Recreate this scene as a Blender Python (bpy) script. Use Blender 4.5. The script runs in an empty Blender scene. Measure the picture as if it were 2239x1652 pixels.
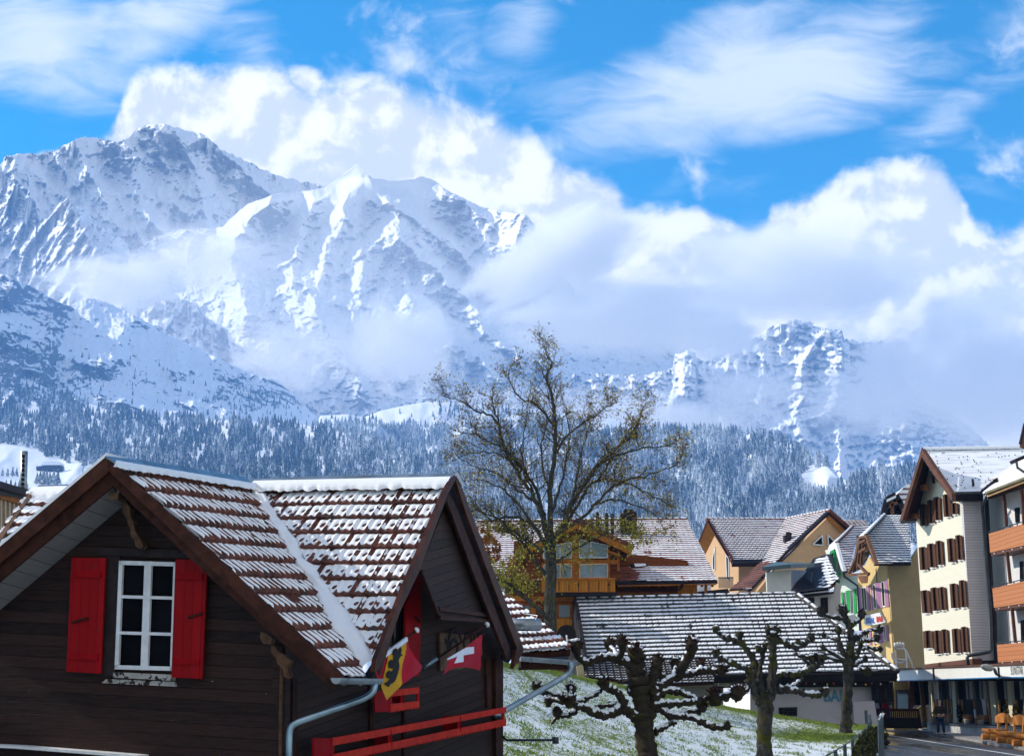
import bpy, bmesh, math, random
import numpy as np
from mathutils import Vector, Matrix
D = bpy.data
# ---------------------------------------------------------------- camera
F, CX, CY, HZ, W0 = 3540.0, 1119.0, 826.0, 1510.0, 2238.5     # focal length, centre and horizon, in units of 1/2238.5 of the picture width
TH = math.atan((HZ-CY)/F)
CS, SN = math.cos(TH), math.sin(TH)
CAMZ = 2.3
scene = bpy.context.scene
COL = scene.collection
cam_d = D.cameras.new("camera"); cam = D.objects.new("camera", cam_d); COL.objects.link(cam)
cam.location = (0, 0, CAMZ); cam.rotation_euler = (math.pi/2+TH, 0, 0)
cam_d.sensor_fit = 'HORIZONTAL'; cam_d.angle = 2*math.atan(W0/2/F)
cam_d.clip_start = 0.5; cam_d.clip_end = 60000
scene.camera = cam
# ---------------------------------------------------------------- light
SUN_AZ, SUN_EL = math.radians(-76), math.radians(31)           # azimuth from the viewing direction (+Y), negative = left
SUND = Vector((math.sin(SUN_AZ)*math.cos(SUN_EL), math.cos(SUN_AZ)*math.cos(SUN_EL), math.sin(SUN_EL)))
sd = D.lights.new("sun", 'SUN'); sd.energy = 2.9; sd.angle = math.radians(0.5); sd.color = (1.0, 0.93, 0.82)
so = D.objects.new("sun", sd); COL.objects.link(so)
so.rotation_euler = SUND.to_track_quat('Z', 'Y').to_euler()
scene.view_settings.view_transform = 'Standard'; scene.view_settings.look = 'None'
scene.view_settings.exposure = 0.92; scene.view_settings.gamma = 1.0
scene.cycles.use_denoising = True
scene.cycles.max_bounces = 12; scene.cycles.diffuse_bounces = 3; scene.cycles.transparent_max_bounces = 12
scene.cycles.volume_bounces = 12; scene.cycles.volume_step_rate = 1.0; scene.cycles.volume_max_steps = 64
scene.cycles.use_adaptive_sampling = True; scene.cycles.adaptive_threshold = 0.02

def ray(px, py):
    xc, yc = (px-CX)/F, (CY-py)/F
    return (xc, CS-yc*SN, SN+yc*CS)
def P(px, py, Y):                         # the point seen at (px,py) at distance Y in front of the camera
    x, y, z = ray(px, py); t = Y/y
    return Vector((x*t, Y, CAMZ+z*t))
def UV(px, py):
    x, y, z = ray(px, py); return x/y, z/y

# ---------------------------------------------------------------- node helper
class NT:
    def __init__(s, tree): s.t = tree; s.n = tree.nodes; s.l = tree.links
    def new(s, typ, **kw):
        n = s.n.new(typ)
        for k, v in kw.items():
            if k.startswith('i_'):
                key = k[2:]
                if key.isdigit(): key = int(key)
                else: key = key.replace('_', ' ')
                s.set(n, key, v)
            else: setattr(n, k, v)
        return n
    def set(s, n, key, v):
        i = n.inputs[key]
        if isinstance(v, bpy.types.NodeSocket): s.l.new(v, i)
        else:
            if hasattr(i, 'default_value') and hasattr(i.default_value, '__len__') and hasattr(v, '__len__') and len(i.default_value) == 4 and len(v) == 3: v = (*v, 1)
            i.default_value = v
    def math(s, op, a, b=0.0, c=0.0, clamp=False):
        n = s.n.new('ShaderNodeMath'); n.operation = op; n.use_clamp = clamp
        s.set(n, 0, a); s.set(n, 1, b); s.set(n, 2, c); return n.outputs[0]
    def mix(s, f, a, b, typ='RGBA', blend='MIX'):
        n = s.n.new('ShaderNodeMix'); n.data_type = typ; n.blend_type = blend
        A, B = (6, 7) if typ == 'RGBA' else (2, 3)
        s.set(n, 0, f); s.set(n, A, a); s.set(n, B, b)
        return n.outputs[2 if typ == 'RGBA' else 0]
    def noise(s, vec, scale, detail=4, rough=0.55, dist=0.0, dim='3D'):
        n = s.n.new('ShaderNodeTexNoise'); n.noise_dimensions = dim
        if vec is not None: s.l.new(vec, n.inputs['Vector'])
        n.inputs['Scale'].default_value = scale; n.inputs['Detail'].default_value = detail
        n.inputs['Roughness'].default_value = rough; n.inputs['Distortion'].default_value = dist
        return n.outputs[0]
    def ramp(s, f, lo, hi, a=0.0, b=1.0):
        n = s.n.new('ShaderNodeMapRange'); n.interpolation_type = 'SMOOTHSTEP'
        for k, v in zip((0, 1, 2, 3, 4), (f, lo, hi, a, b)): s.set(n, k, v)
        return n.outputs[0]
    def mapping(s, vec, loc=(0,0,0), rot=(0,0,0), scale=(1,1,1), typ='POINT'):
        n = s.n.new('ShaderNodeMapping'); n.vector_type = typ
        s.l.new(vec, n.inputs[0]); n.inputs[1].default_value = loc; n.inputs[2].default_value = rot; n.inputs[3].default_value = scale
        return n.outputs[0]
    def comb(s, x, y, z=0.0):
        n = s.n.new('ShaderNodeCombineXYZ'); s.set(n, 0, x); s.set(n, 1, y); s.set(n, 2, z); return n.outputs[0]
    def sep(s, v):
        n = s.n.new('ShaderNodeSeparateXYZ'); s.l.new(v, n.inputs[0]); return n.outputs
# ---------------------------------------------------------------- sky
world = D.worlds.new("World"); scene.world = world; world.use_nodes = True
w = NT(world.node_tree); w.n.clear()
tc = w.new('ShaderNodeTexCoord').outputs['Generated']
sky = w.new('ShaderNodeTexSky', sky_type='NISHITA', sun_disc=False, sun_elevation=SUN_EL, sun_rotation=SUN_AZ, altitude=1300, air_density=1.0, dust_density=0.3, ozone_density=4.0)
hs = w.new('ShaderNodeHueSaturation', i_Saturation=1.95, i_Value=0.9, i_Color=sky.outputs[0]); hs.inputs['Hue'].default_value = 0.487
sx, sy, sz = w.sep(tc)
ysafe = w.math('MAXIMUM', sy, 0.05)
uv = w.comb(w.math('DIVIDE', sx, ysafe), w.math('DIVIDE', sz, ysafe), 0.0)
def ellipse(px, py, rx, ry, rot=0.0, power=1.0):
    u, v = UV(px, py); k = 1/F
    m = w.mapping(uv, loc=(u, v, 0), rot=(0, 0, math.radians(rot)), scale=(rx*k*1.05, ry*k*1.12, 1), typ='TEXTURE')
    g = w.new('ShaderNodeTexGradient', gradient_type='SPHERICAL'); w.l.new(m, g.inputs[0])
    return w.math('MULTIPLY', w.math('POWER', g.outputs['Fac'], 0.8), power)
def union(es):
    o = es[0]
    for e in es[1:]: o = w.math('MAXIMUM', o, e)
    return o
warp = w.new('ShaderNodeTexNoise', noise_dimensions='3D'); w.l.new(uv, warp.inputs['Vector']); warp.inputs['Scale'].default_value = 9; warp.inputs['Detail'].default_value = 3
wv = w.new('ShaderNodeVectorMath', operation='MULTIPLY_ADD'); w.l.new(warp.outputs['Color'], wv.inputs[0]); wv.inputs[1].default_value = (0.05, 0.05, 0.05); w.l.new(uv, wv.inputs[2])
wuv = wv.outputs[0]
# heaped clouds behind the summits
TOPC = [(-60,420),(120,335),(235,300),(270,225),(320,182),(420,176),(600,178),(690,212),(790,196),(890,222),(990,258),(1080,284),(1160,315),(1235,395),(1300,392),(1345,402),(1370,445),(1450,465),(1540,492),(1640,512),(1690,462),(1780,415),(1880,394),(1960,380),(2030,374),(2080,398),(2112,440),(2145,488),(2200,500),(2300,488)]
fcn = w.new('ShaderNodeFloatCurve'); u_a, v_a = UV(-60, 420)[0]*1.02, UV(1119, 700)[1]; u_b, v_b = UV(2300, 490)[0]*1.02, UV(1119, 60)[1]
cvm = fcn.mapping; cv = cvm.curves[0]
cpts = [((UV(x, y)[0]-u_a)/(u_b-u_a), (UV(x, y)[1]-v_a)/(v_b-v_a)) for x, y in TOPC]
cv.points[0].location = cpts[0]; cv.points[1].location = cpts[-1]
for c_ in cpts[1:-1]: cv.points.new(*c_)
cvm.update()
su_, sv_, _ = w.sep(uv)
w.l.new(w.math('DIVIDE', w.math('SUBTRACT', su_, u_a), u_b-u_a, clamp=True), fcn.inputs['Value'])
vtop = w.math('ADD', w.math('MULTIPLY', fcn.outputs[0], v_b-v_a), v_a)
heap = w.math('ADD', w.math('MULTIPLY', w.math('SUBTRACT', vtop, sv_), F/125), .40)
heap = w.math('MINIMUM', heap, 1.15)
heap = w.math('MAXIMUM', heap, ellipse(668, 180, 60, 40, -20, .55))
n1 = w.noise(wuv, 15, 10, .58); n1b = w.noise(w.mapping(wuv, loc=(-0.010, 0.014, 0)), 15, 8, .58)
dh = w.math('ADD', heap, w.math('MULTIPLY', w.math('SUBTRACT', n1, 0.5), 1.75))
lf = w.noise(w.mapping(uv, loc=(3.3, 1.1, 0)), 6.5, 3)
dhm = w.math('MULTIPLY', w.ramp(dh, w.math('SUBTRACT', .36, w.math('MULTIPLY', lf, .45)), w.math('ADD', .34, w.math('MULTIPLY', lf, .42))), w.ramp(dh, .1, .9, .84, 1.0))
# thin high clouds
cir = union([ellipse(*e) for e in [(1650, 190, 480, 150, 8, 1.15), (1480, 170, 420, 130, 30, .8), (1800, 110, 330, 100, 20, .7), (1250, 215, 380, 100, 0, .45), (80, 90, 330, 170, -20, .95), (330, 60, 330, 120, 35, .8), (560, 120, 250, 120, -50, .5),
 (1155, 60, 110, 90, 40, .55), (210, 40, 80, 80, 60, .6), (2100, 240, 420, 60, 30, .42), (870, 135, 90, 65, -30, .5), (850, 180, 80, 40, 40, .4), (1590, 500, 330, 40, 8, .5), (1750, 60, 60, 30, 0, .4), (1900, 200, 500, 60, 25, .35)]])
wisp = w.noise(w.mapping(wuv, rot=(0, 0, math.radians(-24)), scale=(7, 26, 1)), 1.6, 9, .6, .4)
fine = w.noise(wuv, 11, 7, .5)
dc = w.math('ADD', cir, w.math('ADD', w.math('MULTIPLY', w.math('SUBTRACT', wisp, 0.5), 1.3), w.math('MULTIPLY', w.math('SUBTRACT', fine, 0.5), 0.7)))
dcm = w.math('MULTIPLY', w.ramp(dc, 0.04, 0.95), 0.86)
front = w.ramp(sy, 0.05, 0.3)
lit = w.ramp(w.math('ADD', w.math('MULTIPLY', w.math('SUBTRACT', n1, n1b), 2.2), w.math('MULTIPLY', w.noise(uv, 4.5, 4), .25)), -0.04, 0.24)
ccol = w.mix(lit, (3.9, 4.15, 4.6), (6.0, 5.9, 5.75))
c0 = w.mix(w.math('MULTIPLY', dcm, front), hs.outputs[0], (4.6, 4.9, 5.3))
c1 = w.mix(w.math('MULTIPLY', dhm, front), c0, ccol)
veil = w.math('MULTIPLY', w.ramp(sy, 0.25, -0.1), w.ramp(w.noise(w.mapping(tc, scale=(1, 1, 2.2)), 1.6, 5, .6), .36, .60, .25, .85))  # unseen white cloud veil behind the camera, added to raise neutral fill light
c1 = w.mix(veil, c1, (4.7, 4.35, 4.0))
bg = w.new('ShaderNodeBackground', i_Color=c1, i_Strength=0.12)
wo = w.new('ShaderNodeOutputWorld'); w.l.new(bg.outputs[0], wo.inputs[0])

# ---------------------------------------------------------------- numpy noise
_rs = np.random.RandomState(7); _perm = np.concatenate([_rs.permutation(256)]*3)
_g = _rs.normal(size=(256, 2)); _g /= np.linalg.norm(_g, axis=1)[:, None]
def pn(x, y):
    xi = np.floor(x).astype(int); yi = np.floor(y).astype(int); xf = x-xi; yf = y-yi
    u = xf*xf*xf*(xf*(xf*6-15)+10); v = yf*yf*yf*(yf*(yf*6-15)+10)
    def g(a, b):
        h = _perm[(_perm[(xi+a) & 255]+yi+b) & 255]; gr = _g[h]
        return gr[..., 0]*(xf-a)+gr[..., 1]*(yf-b)
    return 1.6*((g(0,0)*(1-u)+g(1,0)*u)*(1-v)+(g(0,1)*(1-u)+g(1,1)*u)*v)
def fbm(x, y, o=5, r=.5, l=2.03):
    s = 0; a = 1.0; t = 0
    for i in range(o): s = s+a*pn(x+17.3*i, y-9.1*i); t += a; a *= r; x = x*l; y = y*l
    return s/t
def ridged(x, y, o=6, r=.55, l=2.05):
    s = 0; a = 1.0; t = 0; wgt = 1.0
    for i in range(o):
        n = 1-np.abs(pn(x+11.7*i, y+5.3*i))*1.6; n = np.clip(n, 0, 1)**2*wgt
        wgt = np.clip(n*1.8, 0, 1); s = s+a*n; t += a; a *= r; x = x*l; y = y*l
    return s/t
def sst(x, a, b): t = np.clip((x-a)/(b-a), 0, 1); return t*t*(3-2*t)
def interp(x, pts):
    pts = np.array(pts, float); return np.interp(x, pts[:, 0], pts[:, 1])
def Pn(px, py, Y):
    xc, yc = (px-CX)/F, (CY-py)/F; t = Y/(CS-yc*SN)
    return np.stack([xc*t, Y+0*xc, CAMZ+(SN+yc*CS)*t], -1)

# ---------------------------------------------------------------- object helpers
def tag(o, label=None, cat=None, group=None, kind=None):
    if label: o['label'] = label
    if cat: o['category'] = cat
    if group: o['group'] = group
    if kind: o['kind'] = kind
    return o
def mesh_np(name, V, Fq, mat, smooth=True, attrs=None, parent=None):
    V = np.asarray(V, np.float32); Fq = np.asarray(Fq, np.int32); k = Fq.shape[1]
    me = D.meshes.new(name); me.vertices.add(len(V)); me.vertices.foreach_set('co', V.ravel())
    me.loops.add(Fq.size); me.loops.foreach_set('vertex_index', Fq.ravel())
    me.polygons.add(len(Fq)); me.polygons.foreach_set('loop_start', np.arange(0, Fq.size, k, dtype=np.int32))
    me.polygons.foreach_set('use_smooth', np.full(len(Fq), smooth)); me.update(calc_edges=True)
    for kk, a in (attrs or {}).items():
        at = me.attributes.new(kk, 'FLOAT', 'POINT'); at.data.foreach_set('value', np.asarray(a, np.float32).ravel())
    if mat: me.materials.append(mat)
    o = D.objects.new(name, me); COL.objects.link(o)
    if parent: o.parent = parent
    return o
def grid_faces(nr, nc):
    i = np.arange(nr-1)[:, None]*nc+np.arange(nc-1)[None, :]
    return np.stack([i, i+1, i+nc+1, i+nc], -1).reshape(-1, 4)
def material(name):
    m = D.materials.new(name); m.use_nodes = True; t = NT(m.node_tree); t.n.clear()
    out = t.new('ShaderNodeOutputMaterial'); return m, t, out
def bsdf(t, out, color, rough=.8, bump=None, bstr=.3, bdist=.02, spec=.3, metal=0.0, trans=0.0):
    b = t.new('ShaderNodeBsdfPrincipled'); t.set(b, 'Base Color', color); t.set(b, 'Roughness', rough); t.set(b, 'Metallic', metal)
    t.set(b, 'Specular IOR Level', spec)
    if bump is not None:
        bm_ = t.new('ShaderNodeBump'); t.set(bm_, 'Height', bump); bm_.inputs['Strength'].default_value = bstr; bm_.inputs['Distance'].default_value = bdist
        t.l.new(bm_.outputs[0], b.inputs['Normal'])
    t.l.new(b.outputs[0], out.inputs[0]); return b
# ---------------------------------------------------------------- mountains
def mat_mountain(name, rock=(.17,.17,.19), rock2=(.30,.25,.21), sc=.004, thr=.5, bands=.35):
    m, t, out = material(name)
    geo = t.new('ShaderNodeNewGeometry'); pos = geo.outputs['Position']; nz = t.sep(geo.outputs['Normal'])[2]
    at = t.new('ShaderNodeAttribute', attribute_name='rock').outputs['Fac']
    n1 = t.noise(pos, sc, 8, .62); strata = t.noise(t.mapping(pos, rot=(.12, .1, 0), scale=(.25, .25, 2.4)), sc*1.6, 6, .6)
    st = t.noise(t.mapping(pos, scale=(1, .4, .35)), sc*3.2, 6, .65)
    f = t.math('ADD', at, t.math('MULTIPLY', t.math('SUBTRACT', .62, nz), .9))
    f = t.math('ADD', f, t.math('MULTIPLY', t.math('SUBTRACT', n1, .5), 1.3))
    f = t.math('ADD', f, t.math('MULTIPLY', t.math('SUBTRACT', strata, .5), bands*3))
    f = t.math('ADD', f, t.math('MULTIPLY', t.math('SUBTRACT', st, .5), .9))
    f = t.ramp(f, thr-.08, thr+.12)
    rc = t.mix(t.ramp(t.noise(pos, sc*.8, 4), .4, .65), rock, rock2)
    rc = t.mix(t.noise(pos, sc*14, 5), rc, (.42, .43, .46))
    col = t.mix(f, (.86, .88, .91), rc)
    bsdf(t, out, col, .8, t.noise(pos, sc*6, 6, .6), .45, 14, .1)
    return m
def relief(name, sil, base, depth_fn, rock_fn, mat, step=2.0, tstep=None, label=None, back=900, rag=(0, 1)):
    """terrain: sil(px) top outline, base(px) lowest line; depth_fn(px,py,t) distance of the ground seen there"""
    x0, x1 = sil[0][0], sil[-1][0]
    xs = np.arange(x0, x1+step, step); top = interp(xs, sil)+rag[0]*fbm(xs/rag[1], xs*0+3.1, 4, .6); bot = interp(xs, base)
    nr = int((bot-top).max()/(tstep or step))+2
    t = np.linspace(0, 1, nr)[:, None]; px = xs[None, :]+0*t; py = bot+(top-bot)*t
    Y = depth_fn(px, py, t+0*px); V = Pn(px, py, Y)
    rk = rock_fn(px, py, t+0*px)
    # far side of the ridge, falling away
    last = V[-1]; n2 = 6; bk = []
    for i in range(1, n2): q = last.copy(); q[:, 1] += back*i/n2; q[:, 0] *= 1+.02*i; q[:, 2] -= back*.75*i/n2; bk.append(q)
    V = np.concatenate([V, np.stack(bk)], 0); rk = np.concatenate([rk, np.repeat(rk[-1:], n2-1, 0)], 0)
    o = mesh_np(name, V.reshape(-1, 3), grid_faces(V.shape[0], V.shape[1]), mat, True, {'rock': rk.reshape(-1)})
    tag(o, kind='structure'); return o, (xs, top, bot, Y)
def gauss(px, py, cx, cy, rx, ry): return np.exp(-((px-cx)/rx)**2-((py-cy)/ry)**2)

def crest(px, py, lines):
    out = 0*px
    for amp, wd, pts in lines:
        best = np.full(px.shape, 1e9); 
        for (x0, y0), (x1, y1) in zip(pts, pts[1:]):
            dx, dy = x1-x0, y1-y0; t_ = np.clip(((px-x0)*dx+(py-y0)*dy)/(dx*dx+dy*dy), 0, 1)
            best = np.minimum(best, np.hypot(px-x0-t_*dx, py-y0-t_*dy))
        out = out+amp*np.clip(1-best/wd, 0, 1)**1.25
    return out
# rear summit with its shaded face
def d_summit(px, py, t):
    Y = 8600+1500*sst(t, 0, 1)*.9+(px-350)*1.9
    wx = px+14*fbm(px*.02, py*.02, 4); wy = py+14*fbm(px*.02+7, py*.02, 4)
    Y -= 115*(ridged(wx*.034, wy*.009, 6)-.4)*sst(py, 285, 380)+130*(ridged(wx*.013+3, wy*.013, 6)-.4)
    Y += 45*fbm(px*.06, py*.05, 5, .65)
    Y -= crest(wx, wy, [(420, 75, [(350,262),(400,310),(430,370),(445,430),(450,500)]), (330, 60, [(265,300),(295,350),(305,420),(330,490)]), (260, 55, [(160,305),(190,370),(225,430),(260,500)]), (260, 50, [(455,296),(505,350),(560,400),(640,440)]), (200, 45, [(30,340),(60,400),(60,470)]), (180, 40, [(350,300),(360,380),(380,450)]), (160, 35, [(500,340),(510,400),(500,450)])])
    return Y
M_summit = mat_mountain('summit rock and snow', (.26,.30,.36), (.30,.30,.32), .0042, .96, .3)
def r_summit(px, py, t):
    r = .42*gauss(px, py, 360, 330, 190, 60)+.30*gauss(px, py, 450, 430, 60, 90)+.18*gauss(px, py, 560, 395, 120, 50)+.26*gauss(px, py, 250, 400, 60, 40)+.2*gauss(px, py, 20, 350, 50, 40)-.25*gauss(px, py, 120, 440, 100, 60)-.1*gauss(px, py, 350, 480, 90, 60)
    return r+.05
relief('mountain', [(-900,700),(-500,560),(-250,440),(-60,380),(0,358),(14,340),(60,335),(85,338),(120,330),(150,312),(175,300),(220,303),(262,312),(275,302),(290,292),(305,278),(330,272),(360,272),(400,283),(432,291),(455,300),(480,325),(530,348),(570,368),(600,382),(650,395),(700,405),(800,420)],
       [(-900,900),(800,800)], d_summit, r_summit, M_summit, 2.0, rag=(7, 18))
# left jagged buttress
def d_left(px, py, t):
    Y = 7700+900*t-(px-100)*.9
    Y -= 520*np.clip(1-np.abs(px-(145+(py-435)*.55))/90, -1, 1)
    u = px+.55*py
    Y -= 260*(ridged(u*.028, (py-.4*px)*.008, 6)-.4)+0*px
    return Y+60*fbm(px*.09, py*.09, 4)
M_left = mat_mountain('buttress rock and snow', (.24,.25,.28), (.34,.29,.25), .006, .84, .1)
def r_left(px, py, t): return .34*gauss(px, py, 150, 470, 60, 60)+.38*gauss(px, py, 245, 540, 50, 55)+.12*gauss(px, py, 30, 440, 60, 60)+.05
relief('mountain', [(-500,520),(-250,400),(-60,350),(0,372),(30,400),(55,425),(78,440),(80,468),(95,480),(105,478),(125,450),(145,433),(160,448),(185,460),(205,480),(222,495),(240,500),(262,520),(278,535),(290,565),(300,640)],
       [(-500,800),(300,700)], d_left, r_left, M_left, 1.6, rag=(6, 9))
# white pointed summit and its broad lower faces
def ridge_x(py): return np.interp(py, [355,400,450,500,560,610,700,900], [790,812,842,866,878,872,900,960])
def d_horn(px, py, t):
    Y = 6350+1500*sst(t, 0, 1)**1.0
    rx = ridge_x(py); d = px-rx
    Y += np.where(d < 0, 190*(1-np.exp(np.minimum(d, 0)/200)), d*2.1*(1-.5*sst(d, 120, 320)))-250
    Y += np.where(d < 0, -d*1.5, 0)*gauss(px, py, 765, 392, 70, 42)
    k = sst(py+.35*np.maximum(px-760, -70), 415, 520)*(1-.85*gauss(px,py,930,450,60,60))*(1-.7*gauss(px,py,400,580,130,70))
    wx = px+16*fbm(px*.018, py*.018, 4); wy = py+16*fbm(px*.018+7, py*.018, 4)
    Y -= crest(wx, wy, [(260, 60, [(800,385),(755,440),(735,520),(700,600),(690,690)]), (330, 60, [(600,428),(560,470),(520,520),(505,590),(540,680)]), (200, 40, [(860,500),(800,560),(790,620)]), (200, 45, [(700,430),(660,500),(640,580),(650,660)]),
        (280, 45, [(872,520),(930,570),(990,620),(1040,680)]), (240, 40, [(855,440),(930,500),(1000,550),(1060,600)]), (300, 55, [(960,400),(1020,450),(1060,520),(1080,600)]), (260, 45, [(1150,470),(1130,540),(1150,620)]), (240, 50, [(900,680),(980,740),(1060,790),(1120,860)]), (200, 45, [(700,690),(740,780),(800,850)]), (260, 50, [(1040,700),(1100,760),(1200,800)])])*sst(py, 385, 440)
    Y -= 115*k*(ridged(wx*.016+.3*wy*.016, wy*.013-.2*wx*.01, 6)-.45)
    Y -= 58*sst(py, 400, 520)*np.where(d > 0, 1.0, .5)*(ridged(wx*.03-.02*wy, wy*.034+.012*wx, 5)-.5)
    Y += 40*k*fbm(px*.05, py*.09, 5, .65)+40*k*fbm(px*.012+5, py*.012, 3)
    Y += 260*sst(560-px, 0, 260)
    # spur on the right with its cliff
    Y -= 700*gauss(px, py, 1140, 500, 70, 120)
    return Y
def r_horn(px, py, t):
    d = px-ridge_x(py)
    r = .02+.24*sst(d, 0, 30)*(1-sst(d, 110, 210))*sst(py, 400, 470)*(1-sst(py, 660, 760))
    r += .34*gauss(px, py, 1100, 480, 90, 45)+.2*gauss(px, py, 1000, 440, 60, 30)+.22*gauss(px, py, 830, 470, 25, 60)+.12*gauss(px, py, 800, 560, 70, 60)
    r += .3*gauss(px, py, 690, 600, 45, 22)+.32*gauss(px, py, 660, 700, 45, 30)+.2*gauss(px, py, 560, 490, 60, 40)+.25*gauss(px, py, 1120, 760, 60, 60)+.2*gauss(px, py, 760, 840, 120, 40)
    r -= .5*gauss(px, py, 760, 400, 70, 40)+.35*gauss(px, py, 720, 640, 60, 50)+.3*gauss(px, py, 950, 440, 70, 60)
    return r
M_horn = mat_mountain('snow peak and rock', (.22,.26,.32), (.30,.28,.27), .0055, 1.0, .5)
relief('mountain', [(280,560),(330,524),(380,503),(440,499),(488,495),(512,470),(545,444),(600,425),(640,420),(690,415),(715,408),(735,392),(752,380),(770,366),(782,358),(790,360),(798,382),(815,390),(860,396),(900,392),(925,386),(950,395),(975,415),(1010,432),(1050,452),(1100,462),(1150,470),(1168,490),(1175,520),(1200,560),(1260,640),(1400,720),(1560,800)],
       [(280,960),(1560,960)], d_horn, r_horn, M_horn, 1.9, rag=(3, 14))
# lit rock step under the glacier
def d_step(px, py, t): return 6000+500*t-220*(ridged(px*.03, py*.012, 5)-.4)+np.abs(px-440)*3+60*fbm(px*.08, py*.08, 4)
relief('mountain', [(200,720),(300,690),(332,668),(345,655),(400,655),(432,665),(445,690),(470,705),(495,715),(510,745),(560,790),(640,850),(720,930)], [(200,960),(720,960)], d_step,
       lambda px, py, t: .1+.4*gauss(px, py, 480, 745, 50, 35)+.15*gauss(px, py, 400, 690, 60, 40), M_left, 2.0, rag=(6, 12))
# rock walls on the right, among the clouds
def d_right(px, py, t):
    Y = 5900+900*t-190*(ridged(px*.012+2, py*.006, 6)-.4)+70*fbm(px*.06, py*.07, 5)
    Y -= 200*gauss(px, py, 1500, 800, 25, 80)+220*gauss(px, py, 1830, 770, 45, 120)+260*gauss(px, py, 2000, 960, 60, 100)
    return Y
def r_right(px, py, t):
    r = .05+.75*gauss(px, py, 1497, 785, 26, 28)+.3*gauss(px, py, 1400, 830, 110, 14)+.45*gauss(px, py, 1720, 740, 70, 34)+.75*gauss(px, py, 1815, 745, 34, 38)+.5*gauss(px, py, 1745, 860, 18, 32)
    r += .4*gauss(px, py, 1950, 780, 50, 50)+.62*gauss(px, py, 1990, 965, 55, 60)+.5*gauss(px, py, 2060, 930, 50, 40)+.3*gauss(px, py, 2130, 960, 60, 40)+.3*gauss(px, py, 1900, 930, 50, 40)+.25*gauss(px, py, 1800, 830, 60, 60)
    return r
M_right = mat_mountain('cliff rock and snow', (.17,.20,.26), (.36,.30,.25), .0065, .84, .4)
relief('mountain', [(1180,840),(1270,815),(1360,820),(1440,812),(1470,805),(1475,770),(1497,762),(1520,770),(1526,800),(1580,770),(1640,745),(1665,728),(1690,712),(1740,698),(1775,705),(1800,718),(1840,722),(1845,740),(1900,750),(1925,742),(1950,760),(1956,790),(1990,850),(2030,885),(2080,905),(2120,930),(2165,975),(2250,1010),(2330,1040),(2900,1200)],
       [(1180,1060),(2900,1300)], d_right, r_right, M_right, 1.8, rag=(7, 12))
# ---------------------------------------------------------------- nearer hills
def mat_hill(name, thr, sc=.02, rock=(.055,.065,.075)):
    m, t, out = material(name)
    geo = t.new('ShaderNodeNewGeometry'); pos = geo.outputs['Position']; nz = t.sep(geo.outputs['Normal'])[2]
    at = t.new('ShaderNodeAttribute', attribute_name='rock').outputs['Fac']
    f = t.math('ADD', at, t.math('MULTIPLY', t.math('SUBTRACT', t.noise(pos, sc, 8, .68), .5), 1.5))
    f = t.math('ADD', f, t.math('MULTIPLY', t.math('SUBTRACT', t.noise(t.mapping(pos, rot=(0, .55, 0), scale=(.35, .4, 1.6)), sc*1.3, 5, .6), .5), 1.2))
    f = t.math('ADD', f, t.math('MULTIPLY', t.math('SUBTRACT', .72, nz), .6))
    f = t.ramp(f, thr, thr+.16)
    rc = t.mix(t.noise(pos, sc*3, 4), rock, (.16, .155, .15))
    bsdf(t, out, t.mix(f, (.84, .87, .91), rc), .8, t.noise(pos, sc*4, 6, .6), .5, 3, .1)
    return m
def d_hillL(px, py, t):
    Y = 3300+1500*t+(px-300)*1.0
    Y -= 230*(ridged((px*1.0-py*.9)*.006, (px+py)*.005, 6)-.4)*(1-.6*gauss(px, py, 330, 740, 130, 60))
    return Y+45*fbm(px*.04, py*.04, 5, .6)
def r_hillL(px, py, t):
    r = .22+.35*gauss(px, py, 130, 680, 70, 40)+.35*gauss(px, py, 40, 800, 110, 60)+.12*gauss(px, py, 230, 830, 110, 50)+.28*gauss(px, py, 580, 860, 90, 60)+.35*gauss(px, py, 30, 640, 60, 30)+.15*gauss(px,py,300,700,60,18)
    r -= .35*gauss(px, py, 300, 740, 130, 55)+.3*gauss(px, py, 190, 665, 30, 14)+.3*gauss(px, py, 420, 800, 60, 30)+.35*gauss(px, py, 600, 915, 150, 18)
    return r
o_hillL, G_hillL = relief('hill', [(-900,400),(-400,480),(-80,575),(0,598),(30,612),(60,622),(100,645),(125,660),(150,668),(180,655),(205,652),(235,662),(270,678),(310,698),(345,718),(400,748),(450,770),(500,795),(545,815),(580,828),(610,838),(640,858),(665,885),(690,912),(720,950)], [(-900,1100),(720,1000)],
       d_hillL, r_hillL, mat_hill('rocky hillside under snow', .36, .02, (.04,.048,.055)), 2.0, back=300, rag=(3, 10))
M_snow_slope = mat_hill('snowy forest floor', .95, .01, (.10,.11,.11))
def flat0(px, py, t): return 0*px
def d_dome(px, py, t): return 3900+500*t+.2*np.abs(px-900)+25*fbm(px*.02, py*.02, 3)
o_dome, G_dome = relief('hill', [(690,935),(700,908),(760,905),(795,912),(830,898),(880,887),(920,880),(960,877),(1000,882),(1060,884),(1130,890),(1250,905),(1400,925),(1500,950)], [(690,1000),(1500,1000)], d_dome,
       lambda px, py, t: .1+.3*gauss(px, py, 900, 905, 60, 14), mat_hill('snowy dome', .75, .02), 3.0, back=300)
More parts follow.
